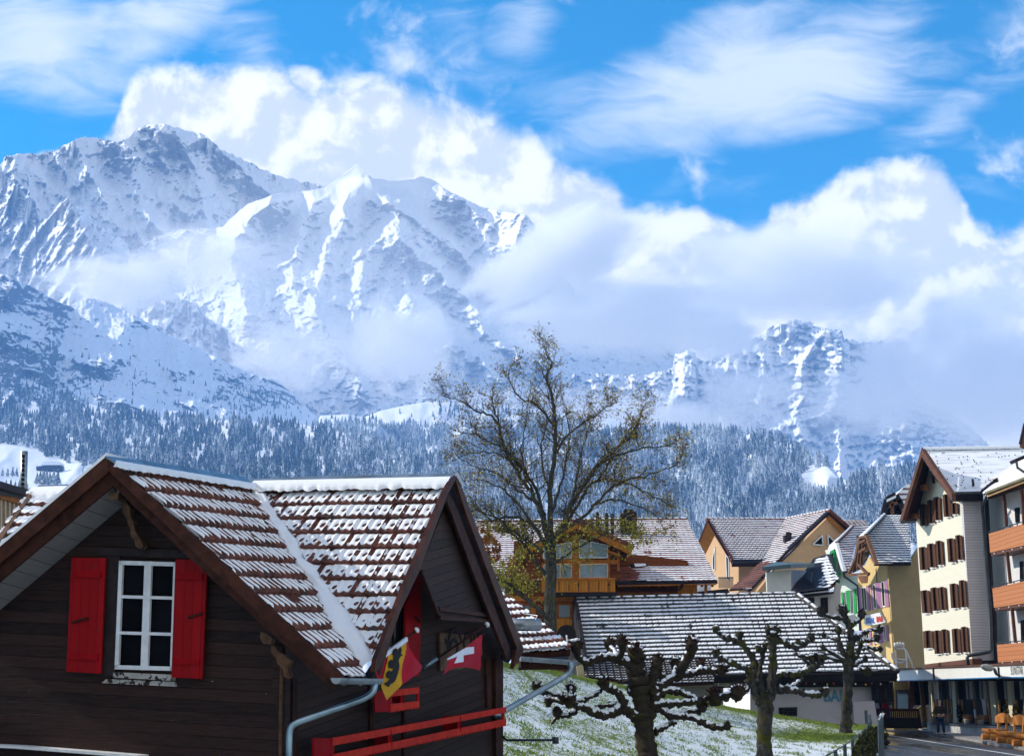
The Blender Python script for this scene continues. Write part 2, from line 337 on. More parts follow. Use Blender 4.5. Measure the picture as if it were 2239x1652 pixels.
# wooded slopes: depth grows upward, gentle gullies
def d_f1(px, py, t):
    return 1750+1750*np.clip((1110-py)/200, 0, 1.3)-2.3*np.maximum(0, py-1110)+60*fbm(px*.012, py*.012, 3)-170*(ridged(px*.0045+py*.003, py*.006+.7, 3)-.4)+(px-400)*.35
F1TOP = [(-900,760),(-80,800),(0,822),(60,835),(150,868),(230,890),(300,908),(420,912),(560,922),(700,930),(800,952),(900,985),(1000,1020),(1100,1060),(1200,1100)]
o_f1, G_f1 = relief('hill', F1TOP, [(-900,1500),(1200,1500)], d_f1, flat0, M_snow_slope, 5.0, back=200)
def d_f2(px, py, t):
    return 2500+1400*np.clip((1180-py)/240, 0, 1.3)-3.6*np.maximum(0, py-1180)+80*fbm(px*.012+4, py*.012, 3)-240*(ridged(px*.004+py*.002+5, py*.004, 3)-.4)-(px-1100)*.2
F2TOP = [(640,960),(700,930),(780,928),(900,930),(1000,935),(1060,925),(1130,905),(1200,915),(1300,940),(1400,955),(1500,975)]
o_f2, G_f2 = relief('hill', F2TOP, [(640,1500),(1500,1500)], d_f2, flat0, M_snow_slope, 5.0, back=200)
def d_f3(px, py, t):
    return 1900+1500*np.clip((1180-py)/240, 0, 1.4)-2.4*np.maximum(0, py-1180)+70*fbm(px*.012+9, py*.012, 3)-330*(ridged(px*.0042-py*.002+1.5, py*.0035, 3)-.4)-(px-1600)*.1
F3TOP = [(1150,1000),(1250,960),(1340,945),(1420,940),(1500,938),(1600,945),(1660,950),(1710,958),(1760,985),(1800,1010),(1830,1040),(1850,1055),(1900,1040),(1960,1035),(2010,1030),(2100,1035),(2320,1060),(2900,1080)]
o_f3, G_f3 = relief('hill', F3TOP, [(1150,1500),(2900,1500)], d_f3, flat0, M_snow_slope, 5.0, back=200)
# ---------------------------------------------------------------- spruces
m_spruce, t, out = material('frosted spruce')
geo = t.new('ShaderNodeNewGeometry'); pos = geo.outputs['Position']; nz = t.sep(geo.outputs['Normal'])[2]
fr = t.new('ShaderNodeAttribute', attribute_name='frost').outputs['Fac']
f = t.math('ADD', t.math('MULTIPLY', nz, .55), t.math('MULTIPLY', t.math('SUBTRACT', t.noise(pos, .35, 3, .7), .5), 1.6))
f = t.ramp(t.math('ADD', f, fr), .02, .62)
bsdf(t, out, t.mix(f, (.022, .038, .036), (.60, .65, .68)), .9, None, spec=.05)
def spruce_np(rng, tiers=7, seg=9):
    V = []; T = []
    ph = rng.rand()*6
    for i in range(tiers):
        a = i/tiers; z0 = .06+.80*a; z1 = min(1.0, z0+.28*(1-.35*a)); r = .17*(1-a)**.85+.015
        b = len(V); V.append((0, 0, z1))
        for k in range(seg):
            an = ph+i*1.3+k*2*math.pi/seg; rr = r*(1.15 if k % 2 else .62)*(1+.25*(rng.rand()-.5)); V.append((rr*math.cos(an), rr*math.sin(an), z0-(.035 if k % 2 else -.02)+.02*(rng.rand()-.5)))
        for k in range(seg): T.append((b, b+1+k, b+1+(k+1) % seg))
    b = len(V)
    for k in range(4): V.append((.012*math.cos(k*1.57), .012*math.sin(k*1.57), -.06)); 
    V.append((0, 0, .3))
    for k in range(4): T.append((b+4, b+k, b+(k+1) % 4))
    return np.array(V), np.array(T)
_rng = np.random.RandomState(3)
SPR = [spruce_np(_rng) for _ in range(6)]
def seen(G, px, py):      # ground point under a pixel of a relief sheet
    xs, top, bot, Y = G
    tt = np.interp(px, xs, top); bb = np.interp(px, xs, bot); t = np.clip((py-bb)/(tt-bb), 0, 1)
    ci = np.clip((px-xs[0])/(xs[1]-xs[0]), 0, len(xs)-1).astype(int); ri = (t*(Y.shape[0]-1)).astype(int)
    return Pn(px, py, Y[ri, ci])
def forest(name, G, pts, hmin, hmax, label, frost=0.0, patch=None):
    px, py = pts[:, 0], pts[:, 1]; base = seen(G, px, py); n = len(px)
    h = (hmin+(hmax-hmin)*_rng.rand(n)**.8)*(1+.28*fbm(px*.03, py*.04, 3)); kind = _rng.randint(0, 6, n); an = _rng.rand(n)*6.28
    Vs = []; Ts = []; Fr = []; off = 0
    for k in range(6):
        idx = np.where(kind == k)[0]; v, T = SPR[k]; c, s = np.cos(an[idx]), np.sin(an[idx]); wd = .8+.45*_rng.rand(len(idx))
        X = (v[None, :, 0]*c[:, None]-v[None, :, 1]*s[:, None])*(h[idx]*wd)[:, None]; Yv = (v[None, :, 0]*s[:, None]+v[None, :, 1]*c[:, None])*(h[idx]*wd)[:, None]; Z = v[None, :, 2]*h[idx][:, None]
        Vs.append(np.stack([X+base[idx, 0][:, None], Yv+base[idx, 1][:, None], Z+base[idx, 2][:, None]], -1).reshape(-1, 3))
        Ts.append((T[None]+(np.arange(len(idx))*len(v))[:, None, None]+off).reshape(-1, 3)); off += len(idx)*len(v)
        fq = frost+.42*(_rng.rand(len(idx))-.5)+ (1.5*patch(px[idx], py[idx]) if patch else 0)
        Fr.append(np.repeat(fq, len(v)))
    o = mesh_np(name, np.concatenate(Vs), np.concatenate(Ts), m_spruce, False, {'frost': np.concatenate(Fr)})
    tag(o, label, 'forest', kind='stuff'); return o
def scatter(n, x0, x1, y0, y1, dens, seed):
    r = np.random.RandomState(seed); p = r.rand(n, 2)*[x1-x0, y1-y0]+[x0, y0]
    return p[r.rand(n) < dens(p[:, 0], p[:, 1])]
def inside(px, py, top, lo, m=0): return (py > interp(px, top)+m) & (py < lo)
def meadowL(px, py):  # open snowfields on the left
    a = (py > interp(px, [(-80,966),(0,970),(60,974),(75,978),(100,1000),(120,1004),(150,1010),(197,1022),(215,1016),(240,1040)])) & (px < 240) & (px > -300)
    return a
d1 = lambda px, py: inside(px, py, F1TOP, 1150)*(~meadowL(px, py))*(.22+.78*sst(fbm(px*.022, py*.03, 4), -.30, .05))
forest('forest', G_f1, scatter(24000, -420, 1190, 815, 1150, d1, 1), 14, 24, 'dense blue shaded spruce forest on the left slope', .0, lambda px, py: .16*fbm(px*.015, py*.02, 3)+.10*sst(px, 600, 900))
def open2(px, py): # clearings behind the bare tree
    return gauss(px, py, 1130, 1110, 110, 60) > .42
d2 = lambda px, py: inside(px, py, F2TOP, 1170)*(~open2(px, py))*(.20+.80*sst(fbm(px*.022+7, py*.03, 4), -.28, .08))
forest('forest', G_f2, scatter(18000, 650, 1490, 905, 1170, d2, 2), 14, 24, 'frosty sunlit spruce forest behind the bare tree', .22, lambda px, py: .2*fbm(px*.012, py*.02+5, 3))
def open3(px, py): return (gauss(px, py, 1795, 1050, 52, 32) > .45)
d3 = lambda px, py: inside(px, py, F3TOP, 1190)*(~open3(px, py))*(.20+.80*sst(fbm(px*.02+3, py*.03, 4), -.28, .08))
forest('forest', G_f3, scatter(21000, 1160, 2500, 935, 1190, d3, 3), 15, 25, 'frosty spruce forest on the right hill under the cliffs', .15, lambda px, py: .25*fbm(px*.012+2, py*.015, 3))
d4 = lambda px, py: (.05+.9*gauss(px, py, 770, 925, 30, 12)+.8*gauss(px, py, 1000, 905, 40, 12)+.2*gauss(px, py, 1100, 900, 60, 20))*(py > interp(px, [(690,915),(760,908),(795,916),(880,891),(960,881),(1130,894),(1500,955)]))
forest('forest', G_dome, scatter(1800, 700, 1300, 880, 960, d4, 4), 14, 24, 'scattered spruces on the white snow dome', .0)
dL = lambda px, py: (.35*gauss(px, py, 560, 890, 120, 26)+.30*gauss(px, py, 60, 850, 120, 30)+.25*gauss(px, py, 620, 840, 60, 40)+.05)*(py > interp(px, [(-80,690),(200,760),(500,830),(640,868),(720,960)]))
forest('forest', G_hillL, scatter(5000, -40, 690, 700, 930, dL, 5), 10, 19, 'thin line of spruces on the rocky left hillside', -.05)
# ================================================================ building helpers
def zf(ox, oy, s):                                # local picture measurements -> picture units
    return lambda *a: [((ox+x/s)/1.71550, (oy+y/s)/1.71550) for x, y in a] if len(a) > 1 else ((ox+a[0][0]/s)/1.71550, (oy+a[0][1]/s)/1.71550)
class Plane:
    def __init__(s, a, b, c=None, n=None):
        s.p = Vector(a)
        s.n = Vector(n) if n is not None else (Vector(b)-s.p).cross(Vector(c)-s.p)
        s.n.normalize()
        if s.n.dot(Vector((0, 0, CAMZ))-s.p) < 0: s.n = -s.n
    def hit(s, px, py, off=0.0):
        d = Vector(ray(px, py)); o = Vector((0, 0, CAMZ)); q = s.p+s.n*off
        return o+d*((q-o).dot(s.n)/d.dot(s.n))
    def off(s, d): return Plane(s.p+s.n*d, None, n=s.n)
def vplane(x0, Y0, x1, Y1):                       # upright plane through two pixel columns at given distances
    a = P(x0, HZ, Y0); b = P(x1, HZ, Y1); return Plane(a, b, a+Vector((0, 0, 1)))
def pt(pl, q, off=0.0): return pl.hit(q[0], q[1], off)
class MB:
    def __init__(s): s.v = []; s.f = []
    def add(s, vs, fs):
        b = len(s.v); s.v += [tuple(v) for v in vs]; s.f += [tuple(b+i for i in f) for f in fs]
    def prism(s, front, vec):                     # polygon (list of Vectors) extruded by vec
        n = len(front); vec = Vector(vec); back = [p+vec for p in front]
        s.add(front+back, [tuple(range(n)), tuple(range(2*n-1, n-1, -1))]+[((i+1) % n, i, n+i, n+(i+1) % n) for i in range(n)])
    def slab(s, pl, px, t, off=0.0):              # pixel polygon on a plane; front face at off, t thick (going back)
        s.prism([pl.hit(x, y, off) for x, y in px], -pl.n*t)
    def strip(s, a, b, n, w, t):                  # board from a to b, width w across, thickness t along n (centred)
        a = Vector(a); b = Vector(b); n = Vector(n).normalized(); u = (b-a).normalized(); c = u.cross(n).normalized()*w/2; m = n*t/2
        s.prism([a-c+m, b-c+m, b+c+m, a+c+m], -n*t)
    def box(s, c, sx, sy, sz, rz=0.0):
        c = Vector(c); M = Matrix.Rotation(rz, 3, 'Z')
        q = [c+M @ Vector((x*sx/2, y*sy/2, z*sz/2)) for z in (-1, 1) for x, y in ((-1,-1),(1,-1),(1,1),(-1,1))]
        s.add(q, [(3,2,1,0),(4,5,6,7),(0,1,5,4),(1,2,6,5),(2,3,7,6),(3,0,4,7)])
    def tube(s, pts, r, seg=8, cap=True):
        pts = [Vector(p) for p in pts]; n = len(pts); rr = r if hasattr(r, '__len__') else [r]*n
        b = len(s.v); up = None
        for i, p in enumerate(pts):
            t = (pts[min(i+1, n-1)]-pts[max(i-1, 0)]).normalized()
            if up is None: up = t.orthogonal().normalized()
            up = (up-t*up.dot(t)).normalized(); sd = t.cross(up)
            for k in range(seg):
                an = 2*math.pi*k/seg; s.v.append(tuple(p+(up*math.cos(an)+sd*math.sin(an))*rr[i]))
        for i in range(n-1):
            for k in range(seg):
                k2 = (k+1) % seg; s.f.append((b+i*seg+k, b+i*seg+k2, b+(i+1)*seg+k2, b+(i+1)*seg+k))
        if cap: s.f.append(tuple(b+k for k in range(seg-1, -1, -1))); s.f.append(tuple(b+(n-1)*seg+k for k in range(seg)))
    def rough(s, amp, fr, seed=0):
        V = np.array(s.v); n = len(V)
        if n: d = np.stack([fbm(V[:, 0]*fr+V[:, 2]*fr*.7+k*13+seed, V[:, 1]*fr+V[:, 2]*fr*1.3-k*7, 3, .65) for k in range(3)], 1); s.v = [tuple(q) for q in V+d*amp]
        return s
    def ball(s, c, r, seg=8, rings=5, sc=(1,1,1)):
        c = Vector(c); b = len(s.v)
        for i in range(rings+1):
            th = math.pi*i/rings
            for k in range(seg):
                a = 2*math.pi*k/seg; s.v.append((c.x+r*sc[0]*math.sin(th)*math.cos(a), c.y+r*sc[1]*math.sin(th)*math.sin(a), c.z+r*sc[2]*math.cos(th)))
        for i in range(rings):
            for k in range(seg):
                k2 = (k+1) % seg; s.f.append((b+i*seg+k, b+(i+1)*seg+k, b+(i+1)*seg+k2, b+i*seg+k2))
    def build(s, name, mat, parent=None, smooth=False):
        me = D.meshes.new(name); me.from_pydata(s.v, [], s.f); me.validate(); me.update()
        if mat: me.materials.append(mat)
        if smooth: me.polygons.foreach_set('use_smooth', [True]*len(me.polygons))
        o = D.objects.new(name, me); COL.objects.link(o)
        if not smooth and len(s.v) < 60000:
            bm = bmesh.new(); bm.from_mesh(me); bmesh.ops.recalc_face_normals(bm, faces=bm.faces); bm.to_mesh(me); bm.free()
        if parent:
            o.parent = parent; o.matrix_parent_inverse = Matrix.Identity(4)
            pm = parent.matrix_world if False else world_of(parent); me.transform(pm.inverted())
        return o
def world_of(o):
    m = Matrix.Translation(o.location) if not o.get('_rz') else Matrix.Translation(o.location) @ Matrix.Rotation(o['_rz'], 4, 'Z')
    return world_of(o.parent) @ m if o.parent else m
def thing(name, label, cat, loc=(0,0,0), group=None):
    o = D.objects.new(name, None); COL.objects.link(o); o.location = loc; o.empty_display_size = .2
    return tag(o, label, cat, group)
# ---------------------------------------------------------------- materials
def obj_pos(t): return t.new('ShaderNodeNewGeometry').outputs['Position']
def mat_plain(name, col, rough=.7, var=.25, sc=6, bs=.25, metal=0.0, spec=.3, bd=.01, dirt=None):
    m, t, out = material(name); p = obj_pos(t)
    n = t.noise(p, sc, 6, .6); n2 = t.noise(p, sc*.2, 3)
    dk = tuple(c*(1-var) for c in col); lt = tuple(min(1, c*(1+var*.7)) for c in col)
    c = t.mix(t.ramp(t.math('ADD', t.math('MULTIPLY', n, .6), t.math('MULTIPLY', n2, .4)), .38, .62), dk, lt)
    if dirt: c = t.mix(t.ramp(t.noise(p, dirt[1], 6, .7), dirt[2], dirt[2]+.06), c, dirt[0])
    bsdf(t, out, c, rough, n, bs, bd, spec, metal); return m
def mat_boards(name, col, dirv, spacing, var=.35, rough=.75, gap=.06, col2=None, fleck=None, grain=(30, 4), along=None, bd=.012, spec=.2):
    """boards laid so that dirv (unit, world) crosses them"""
    m, t, out = material(name); p = obj_pos(t)
    dt = t.new('ShaderNodeVectorMath', operation='DOT_PRODUCT'); t.l.new(p, dt.inputs[0]); dt.inputs[1].default_value = dirv
    v = t.math('DIVIDE', dt.outputs['Value'], spacing); fl = t.math('FLOOR', v); fr = t.math('FRACT', v)
    wn = t.new('ShaderNodeTexWhiteNoise', noise_dimensions='1D'); t.l.new(fl, wn.inputs['W'])
    pn_ = t.new('ShaderNodeVectorMath', operation='MULTIPLY_ADD'); t.l.new(p, pn_.inputs[0]); pn_.inputs[1].default_value = along or (1, 1, 10); 
    cb = t.comb(wn.outputs['Value'], wn.outputs['Value'], 0.0); sc_ = t.new('ShaderNodeVectorMath', operation='SCALE'); t.l.new(cb, sc_.inputs[0]); sc_.inputs['Scale'].default_value = 30
    t.l.new(sc_.outputs[0], pn_.inputs[2])
    g = t.noise(pn_.outputs[0], grain[1], 6, .65)
    dk = tuple(c*(1-var) for c in col); lt = tuple(min(1, c*(1+var)) for c in (col2 or col))
    c = t.mix(t.math('ADD', t.math('MULTIPLY', wn.outputs['Value'], .5), t.math('MULTIPLY', t.ramp(g, .3, .7), .5)), dk, lt)
    edge = t.math('MULTIPLY', t.ramp(fr, 0.0, gap), t.ramp(fr, 1.0, 1-gap*.4))
    c = t.mix(edge, tuple(x*.25 for x in col), c)
    if fleck: c = t.mix(t.math('MULTIPLY', t.ramp(t.noise(t.mapping(p, scale=(1, 1, 2.5)), fleck[1], 4, .6), fleck[2], fleck[2]+.03), t.ramp(fr, .35, .0) if len(fleck) > 3 else 1.0), c, fleck[0])
    h = t.math('ADD', t.math('ADD', t.math('MULTIPLY', edge, 1.0), t.math('MULTIPLY', fr, .35)), t.math('MULTIPLY', g, .25))
    bsdf(t, out, c, rough, h, .8, bd, spec); return m
def mat_snow(name='snow'):
    m, t, out = material(name); p = obj_pos(t)
    b = bsdf(t, out, t.mix(t.noise(p, 3, 4), (.80, .83, .88), (.88, .90, .93)), .65, t.noise(p, 25, 6, .65), .4, .015, .25)
    return m
M_SNOW = mat_snow()
M_TILE = mat_plain('clay tile', (.125, .042, .027), .62, .55, 9, .5, dirt=((.05, .035, .03), 5, .56))
M_TILE2 = mat_plain('dark tile', (.05, .045, .045), .6, .4, 3, .3)
M_TILE3 = mat_plain('brown red tile', (.17, .075, .055), .65, .4, 1.5, .3)
M_TILER = mat_plain('bare red tile', (.33, .09, .035), .65, .35, 2.5, .3)
M_ZINC = mat_plain('zinc sheet', (.30, .34, .37), .38, .3, 4, .15, metal=.75, spec=.5)
M_ZINCP = mat_plain('zinc pipe', (.28, .38, .45), .30, .25, 5, .12, metal=.8, spec=.5)
M_DKWOOD = mat_plain('dark brown timber', (.040, .013, .008), .6, .5, 7, .4, spec=.1)
M_BARGE = mat_plain('brown barge board', (.058, .019, .011), .5, .45, 5, .35, spec=.1, dirt=((.03, .012, .01), 3, .6))
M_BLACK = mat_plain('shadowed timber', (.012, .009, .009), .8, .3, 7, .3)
M_RED = mat_plain('red paint', (.29, .0025, .005), .6, .22, 8, .25, spec=.08)
M_ORED = mat_plain('orange red paint', (.50, .022, .008), .55, .2, 8, .2, spec=.1)
M_WHITE = mat_plain('white paint', (.72, .74, .76), .5, .12, 9, .2)
M_GLASS = mat_plain('dark window glass', (.006, .006, .008), .12, .5, 1.0, .02, spec=.05)
M_LTWOOD = mat_plain('weathered carved wood', (.11, .052, .024), .7, .5, 9, .5)
M_PEEL = mat_plain('peeling sill', (.45, .43, .40), .8, .3, 9, .6, dirt=((.03, .018, .015), 9, .5))
M_DARKMETAL = mat_plain('dark metal', (.03, .04, .05), .45, .3, 5, .2, spec=.4)

def pip(u, v, poly):
    ins = np.zeros(u.shape, bool); n = len(poly)
    for i in range(n):
        x0, y0 = poly[i]; x1, y1 = poly[(i+1) % n]
        c = ((y0 > v) != (y1 > v)) & (u < (x1-x0)*(v-y0)/((y1-y0) if y1 != y0 else 1e-9)+x0); ins ^= c
    return ins
def tiled_roof(parent, pl, ridge, polypx, tw, gauge, mat=None, snow=True, nu=6, nv=8, lip=.045, roll=.03, sth=.02, bare=.2, seam=.16, boss=False, seed=0, shift=.5, name='roof', cover=None, smooth_snow=0.0, base=.09, bond=0.0):
    """ridge: two pixels giving the direction of the courses; polypx: outline of the visible roof in pixels"""
    mat = mat or M_TILE
    O = pl.hit(*ridge[0]); U = (pl.hit(*ridge[1])-O).normalized(); N = pl.n; Vd = N.cross(U)
    if Vd.z > 0: Vd = -Vd
    poly = [pl.hit(x, y) for x, y in polypx]; pu = [((q-O).dot(U), (q-O).dot(Vd)) for q in poly]
    u0, u1 = min(a for a, b in pu), max(a for a, b in pu); v0, v1 = min(b for a, b in pu), max(b for a, b in pu)
    nU = int((u1-u0)/tw*nu)+2; c0 = math.floor(v0/gauge); nC = int(math.ceil(v1/gauge)-c0)
    us = np.linspace(u0, u1, nU); fr = np.concatenate([np.linspace(0, .93, nv-1), [.995]]); vs = np.concatenate([(c0+i+fr)*gauge for i in range(nC)])
    uu, vv = np.meshgrid(us, vs); fv = (vv/gauge) % 1.0; ci = np.floor(vv/gauge)
    wob = (.012*np.sin(ci*12.9+uu*.7)+.01*fbm(uu*.9+seed, vv*.9, 3))*min(1, lip/.03)**2
    fu = (uu/tw+bond*ci) % 1.0; ti = np.floor(uu/tw+bond*ci)
    jit = np.sin(ti*12.9898+ci*78.233+seed)*43758.5453; jit = jit-np.floor(jit)
    r = np.exp(-((fu-.12)/.10)**2)+.45*np.exp(-((fu-.62)/.16)**2)
    h = lip*fv+roll*r+wob+.012*(jit-.5)*fv
    base_pt = np.array(O)[None, None]+uu[..., None]*np.array(U)+vv[..., None]*np.array(Vd)
    Vt = base_pt+h[..., None]*np.array(N)
    F4 = grid_faces(*uu.shape); cu = uu.reshape(-1)[F4].mean(1); cv = vv.reshape(-1)[F4].mean(1)
    keep = pip(cu, cv, pu); F4 = F4[keep][:, ::-1]
    used = np.unique(F4); rm = -np.ones(uu.size, int); rm[used] = np.arange(len(used))
    wi = world_of(parent).inverted() if parent else Matrix.Identity(4)
    def mk(nm, V, mt, par, sm):
        V = V.reshape(-1, 3)[used]; tr = world_of(par).inverted() if par else None
        if tr: V = V+np.array(tr.translation)
        return mesh_np(nm, V, rm[F4], mt, sm, parent=par)
    ro = mk(name, Vt, mat, parent, False)
    # roof deck below
    d = MB(); d.prism([q-N*.02 for q in poly], -N*base); d.build('roof_deck', M_DKWOOD, parent)
    if snow:
        n1 = fbm(uu*5+seed, vv*5, 3, .6); n2 = fbm(uu*1.3+seed*3, vv*1.3, 3)
        m = np.minimum(1.0, (1-bare+.10*n1+.05*n2-fv)*7)
        if bare > 0: m = np.minimum(m, .15+fv*9)
        m = np.minimum(m, (np.abs(fu-.30)-seam*.35+.05*n1)*9+.4) if seam > 0 else m
        if boss: m = np.minimum(m, (np.hypot((fu-.82+.25*(fv-.45))*tw/.02, (fv-.45)*gauge/.05)-1.0+.5*n1)*1.5)
        m = m+.35*n2+.3*(jit-.5)-.8*sst(-fbm(uu*.9+seed*2, vv*.9, 3), .34, .55)
        if cover is not None: m = np.minimum(m, cover(uu, vv, base_pt))
        hs = h-roll*.35*r+sth*np.clip(m, -1.8, 1)+.004*n1*min(1, lip/.02)
        mk('snow', base_pt+hs[..., None]*np.array(N), M_SNOW, ro, True)
    return ro, (O, U, Vd, N)
def snow_ridge(parent, A, B, w, h, seed=0, n=60, drop=None, mat=None):
    """a soft snow roll lying along A-B; drop = direction it spreads (downslope)"""
    A, B = Vector(A), Vector(B); u = (B-A).normalized(); dr = Vector(drop).normalized() if drop else Vector((0, 0, -1)); up = u.cross(dr).normalized()
    if up.z < 0: up = -up
    V = []; k = 9
    for i in range(n+1):
        s = i/n; c = A.lerp(B, s); ww = w*(1+.18*float(pn(np.array(s*n*.31+seed), np.array(seed*1.3)))+.1*float(pn(np.array(s*n*.9+seed), np.array(seed*2.3))))
        for j in range(k): q = j/(k-1); V.append(tuple(c+dr*(q*ww)+up*(h*math.sin(math.pi*min(1, .12+q*.88))**.6-.01)))
    return mesh_np('snow', np.array(V)-np.array(world_of(parent).translation), grid_faces(n+1, k), mat or M_SNOW, True, parent=parent)
def ridge_caps(parent, A, B, r, step, mat, snow=True, seed=0):
    A, B = Vector(A), Vector(B); L = (B-A).length; n = max(1, int(L/step)); u = (B-A)/n; mb = MB()
    for i in range(n): a = A+u*i; mb.tube([a, a+u*.12, a+u*.9, a+u*1.04], [r*1.25, r, r*.95, r*.9], 8)
    mb.build('ridge_tiles', mat, parent, True)
    if snow:
        sb = MB()
        for i in range(n): a = A+u*i+Vector((0, 0, r*.55)); sb.tube([a+u*.1, a+u*.2, a+u*.85, a+u*.97], [r*.4, r*.75, r*.75, r*.4], 8)
        sb.build('snow', M_SNOW, parent, True)
def window(parent, pl, q, frame_mat, fw=.06, nx=1, ny=1, t=.06, off=.03, glass=None, bar=None, gl_off=.012, mullion=None):
    """q: four pixels TL TR BR BL"""
    C = [pl.hit(x, y, off) for x, y in q]; mb = MB(); n = pl.n
    def L(u, v): return (C[0].lerp(C[1], u)).lerp(C[3].lerp(C[2], u), v)
    for a, b in ((0, 1), (1, 2), (2, 3), (3, 0)):
        u = (C[b]-C[a]).normalized(); ins = ((C[(b+1) % 4]-C[b]).normalized())*fw/2; mb.strip(C[a]+ins, C[b]+ins, n, fw, t)
    bw = bar or fw*.55
    for i in range(1, nx): mb.strip(L(i/nx, 0), L(i/nx, 1), n, (mullion or bw) if (i*2 == nx) else bw, t*.9+.002*i)
    for j in range(1, ny): mb.strip(L(0, j/ny), L(1, j/ny), n, bw, t*.8)
    f = mb.build('window', frame_mat, parent)
    g = MB(); g.prism([c-n*(off-gl_off) for c in C], -n*.01); g.build('pane', glass or M_GLASS, f)
    return f
def lerp2(q, u, v):
    a = (q[0][0]+(q[1][0]-q[0][0])*u, q[0][1]+(q[1][1]-q[0][1])*u); b = (q[3][0]+(q[2][0]-q[3][0])*u, q[3][1]+(q[2][1]-q[3][1])*u)
    return (a[0]+(b[0]-a[0])*v, a[1]+(b[1]-a[1])*v)
# ================================================================ the dark chalet in front
dch = Vector((.287, .958, 0)).normalized(); wch = Vector((.958, -.287, 0)).normalized()
A0 = P(232, 997, 21.5)
PB = Plane(A0, None, n=-dch)                       # front barge boards of the left gable
PW = PB.off(-.62)                                  # left gable wall
SW = vplane(617, 21.4, 1097, 27.6)                 # long side wall with the flags
GB = Plane(P(826, 1475, 21.3), None, n=Vector((.958, -.287, 0)))   # barge boards of the cross gable
CH = thing('chalet', 'dark brown timber chalet with red shutters and snow dusted clay tile roof in the foreground', 'house', P(600, 1900, 22))
vdL = (0.047*.958, -0.047*.287, .9989); 
M_WALLL = mat_boards('chalet front boards', (.026, .0115, .0085), (0.05, 0, .9988), .152, .75, .6, .05, fleck=((.5, .47, .45), 9, .735), bd=.03, spec=.2)
M_WALLS = mat_boards('chalet side boards', (.034, .0165, .011), (-.04, -.16, .986), .125, .45, .65, .06, fleck=((.35, .33, .32), 7, .745), bd=.03, spec=.2)
M_SOFFIT = mat_boards('chalet soffit boards', (.19, .18, .175), tuple((wch*.72+Vector((0, 0, .69)))), .26, .12, .8, .04, bd=.01)
mb = MB(); mb.slab(PW, [(-160, 1480), (-60, 1385), (262, 1080), (300, 1100), (480, 1262), (622, 1398), (626, 1440), (612, 2050), (-160, 2050)], .15); mb.build('front_wall', M_WALLL, CH)
mb = MB(); mb.slab(SW, [(617, 1412), (640, 1424), (742, 1488), (812, 1480), (838, 1440), (978, 1105), (1100, 1405), (1100, 1475), (1100, 1950), (612, 2050)], .15); mb.build('side_wall', M_WALLS, CH)
# roof planes
PL1 = Plane(P(232, 1003, 21.5), P(540, 1052, 25.5), P(749, 1480, 20.54))
PR = Plane(P(540, 1052, 25.5), P(1000, 1041, 24.5), P(826, 1475, 21.3))
z8 = zf(800, 1750, 2.04)
vl = z8((282, 185), (352, 300), (440, 440), (520, 570), (585, 690), (665, 800), (725, 880), (775, 960), (830, 1100), (900, 1240), (1030, 1400), (1140, 1560))
vr = z8((380, 190), (450, 330), (530, 440), (600, 520), (650, 590), (710, 740), (790, 780), (840, 880), (900, 960), (960, 1040), (1040, 1120), (1060, 1190), (1150, 1310), (1190, 1400), (1222, 1490))
cov = None
tiled_roof(CH, PL1, ((232, 1003), (540, 1052)), [(243, 1010)]+[(x-2, y) for x, y in vl]+[(796, 1478), (748, 1480), (466, 1216)], .17, .36, snow=True, nu=9, nv=10, boss=True, seed=1, bare=.13, seam=.38, roll=.05, lip=.038, sth=.015)
tiled_roof(CH, PR, ((540, 1052), (1000, 1041)), vr+[(826, 1466), (874, 1306), (971, 1079), (988, 1050), (560, 1060)], .222, .36, snow=True, nu=10, nv=12, boss=True, seed=5, bare=.14, seam=.20, roll=.042, lip=.042, sth=.015)
# valley filled with snow
rows = []
nV = 46
vlA = np.array(vl); vrA = np.array(vr)
for i in range(nV):
    s = i/(nV-1)
    a = (np.interp(s, np.linspace(0, 1, len(vlA)), vlA[:, 0]), np.interp(s, np.linspace(0, 1, len(vlA)), vlA[:, 1]))
    b = (np.interp(s, np.linspace(0, 1, len(vrA)), vrA[:, 0]), np.interp(s, np.linspace(0, 1, len(vrA)), vrA[:, 1]))
    pa = PL1.hit(a[0]-6, a[1], -.03); pb = PR.hit(b[0]+5, b[1], -.03); row = []
    for j in range(11):
        q = j/10; x = a[0]-6+(b[0]+5-a[0]+6)*q; y = a[1]+(b[1]-a[1])*q
        Yd = pa.y*(1-q)+pb.y*q; lift = .10*math.sin(math.pi*q)**.6*(1+.5*float(pn(np.array(i*.35), np.array(j*.35+5))))
        c = P(x, y, Yd); row.append(tuple(c+Vector((0, -.5, .6))*lift))
    rows += row
mesh_np('valley_snow', np.array(rows)-np.array(CH.location), grid_faces(nV, 11), M_SNOW, True, parent=CH)
# ridge flashing + snow along both ridges
mb = MB(); mb.slab(PL1, [(230, 996), (310, 1005), (540, 1043), (556, 1066), (450, 1045), (258, 1014)], .02, .13); mb.build('ridge_flashing', M_ZINC, CH)
mb = MB(); mb.slab(PR, [(540, 1047), (700, 1040), (1001, 1033), (988, 1052), (556, 1068)], .02, .14); mb.slab(GB, [(1001, 1033), (1016, 1060), (1010, 1062), (999, 1043)], .04, .03); mb.build('ridge_flashing', M_ZINC, CH)
snow_ridge(CH, PL1.hit(250, 1008, .12), PL1.hit(556, 1058, .12), .24, .05, 1, 90, PL1.hit(600, 1400)-PL1.hit(556, 1055))
snow_ridge(CH, PR.hit(556, 1052, .13), PR.hit(986, 1043, .13), .26, .05, 4, 90, PR.hit(826, 1475)-PR.hit(1000, 1041))
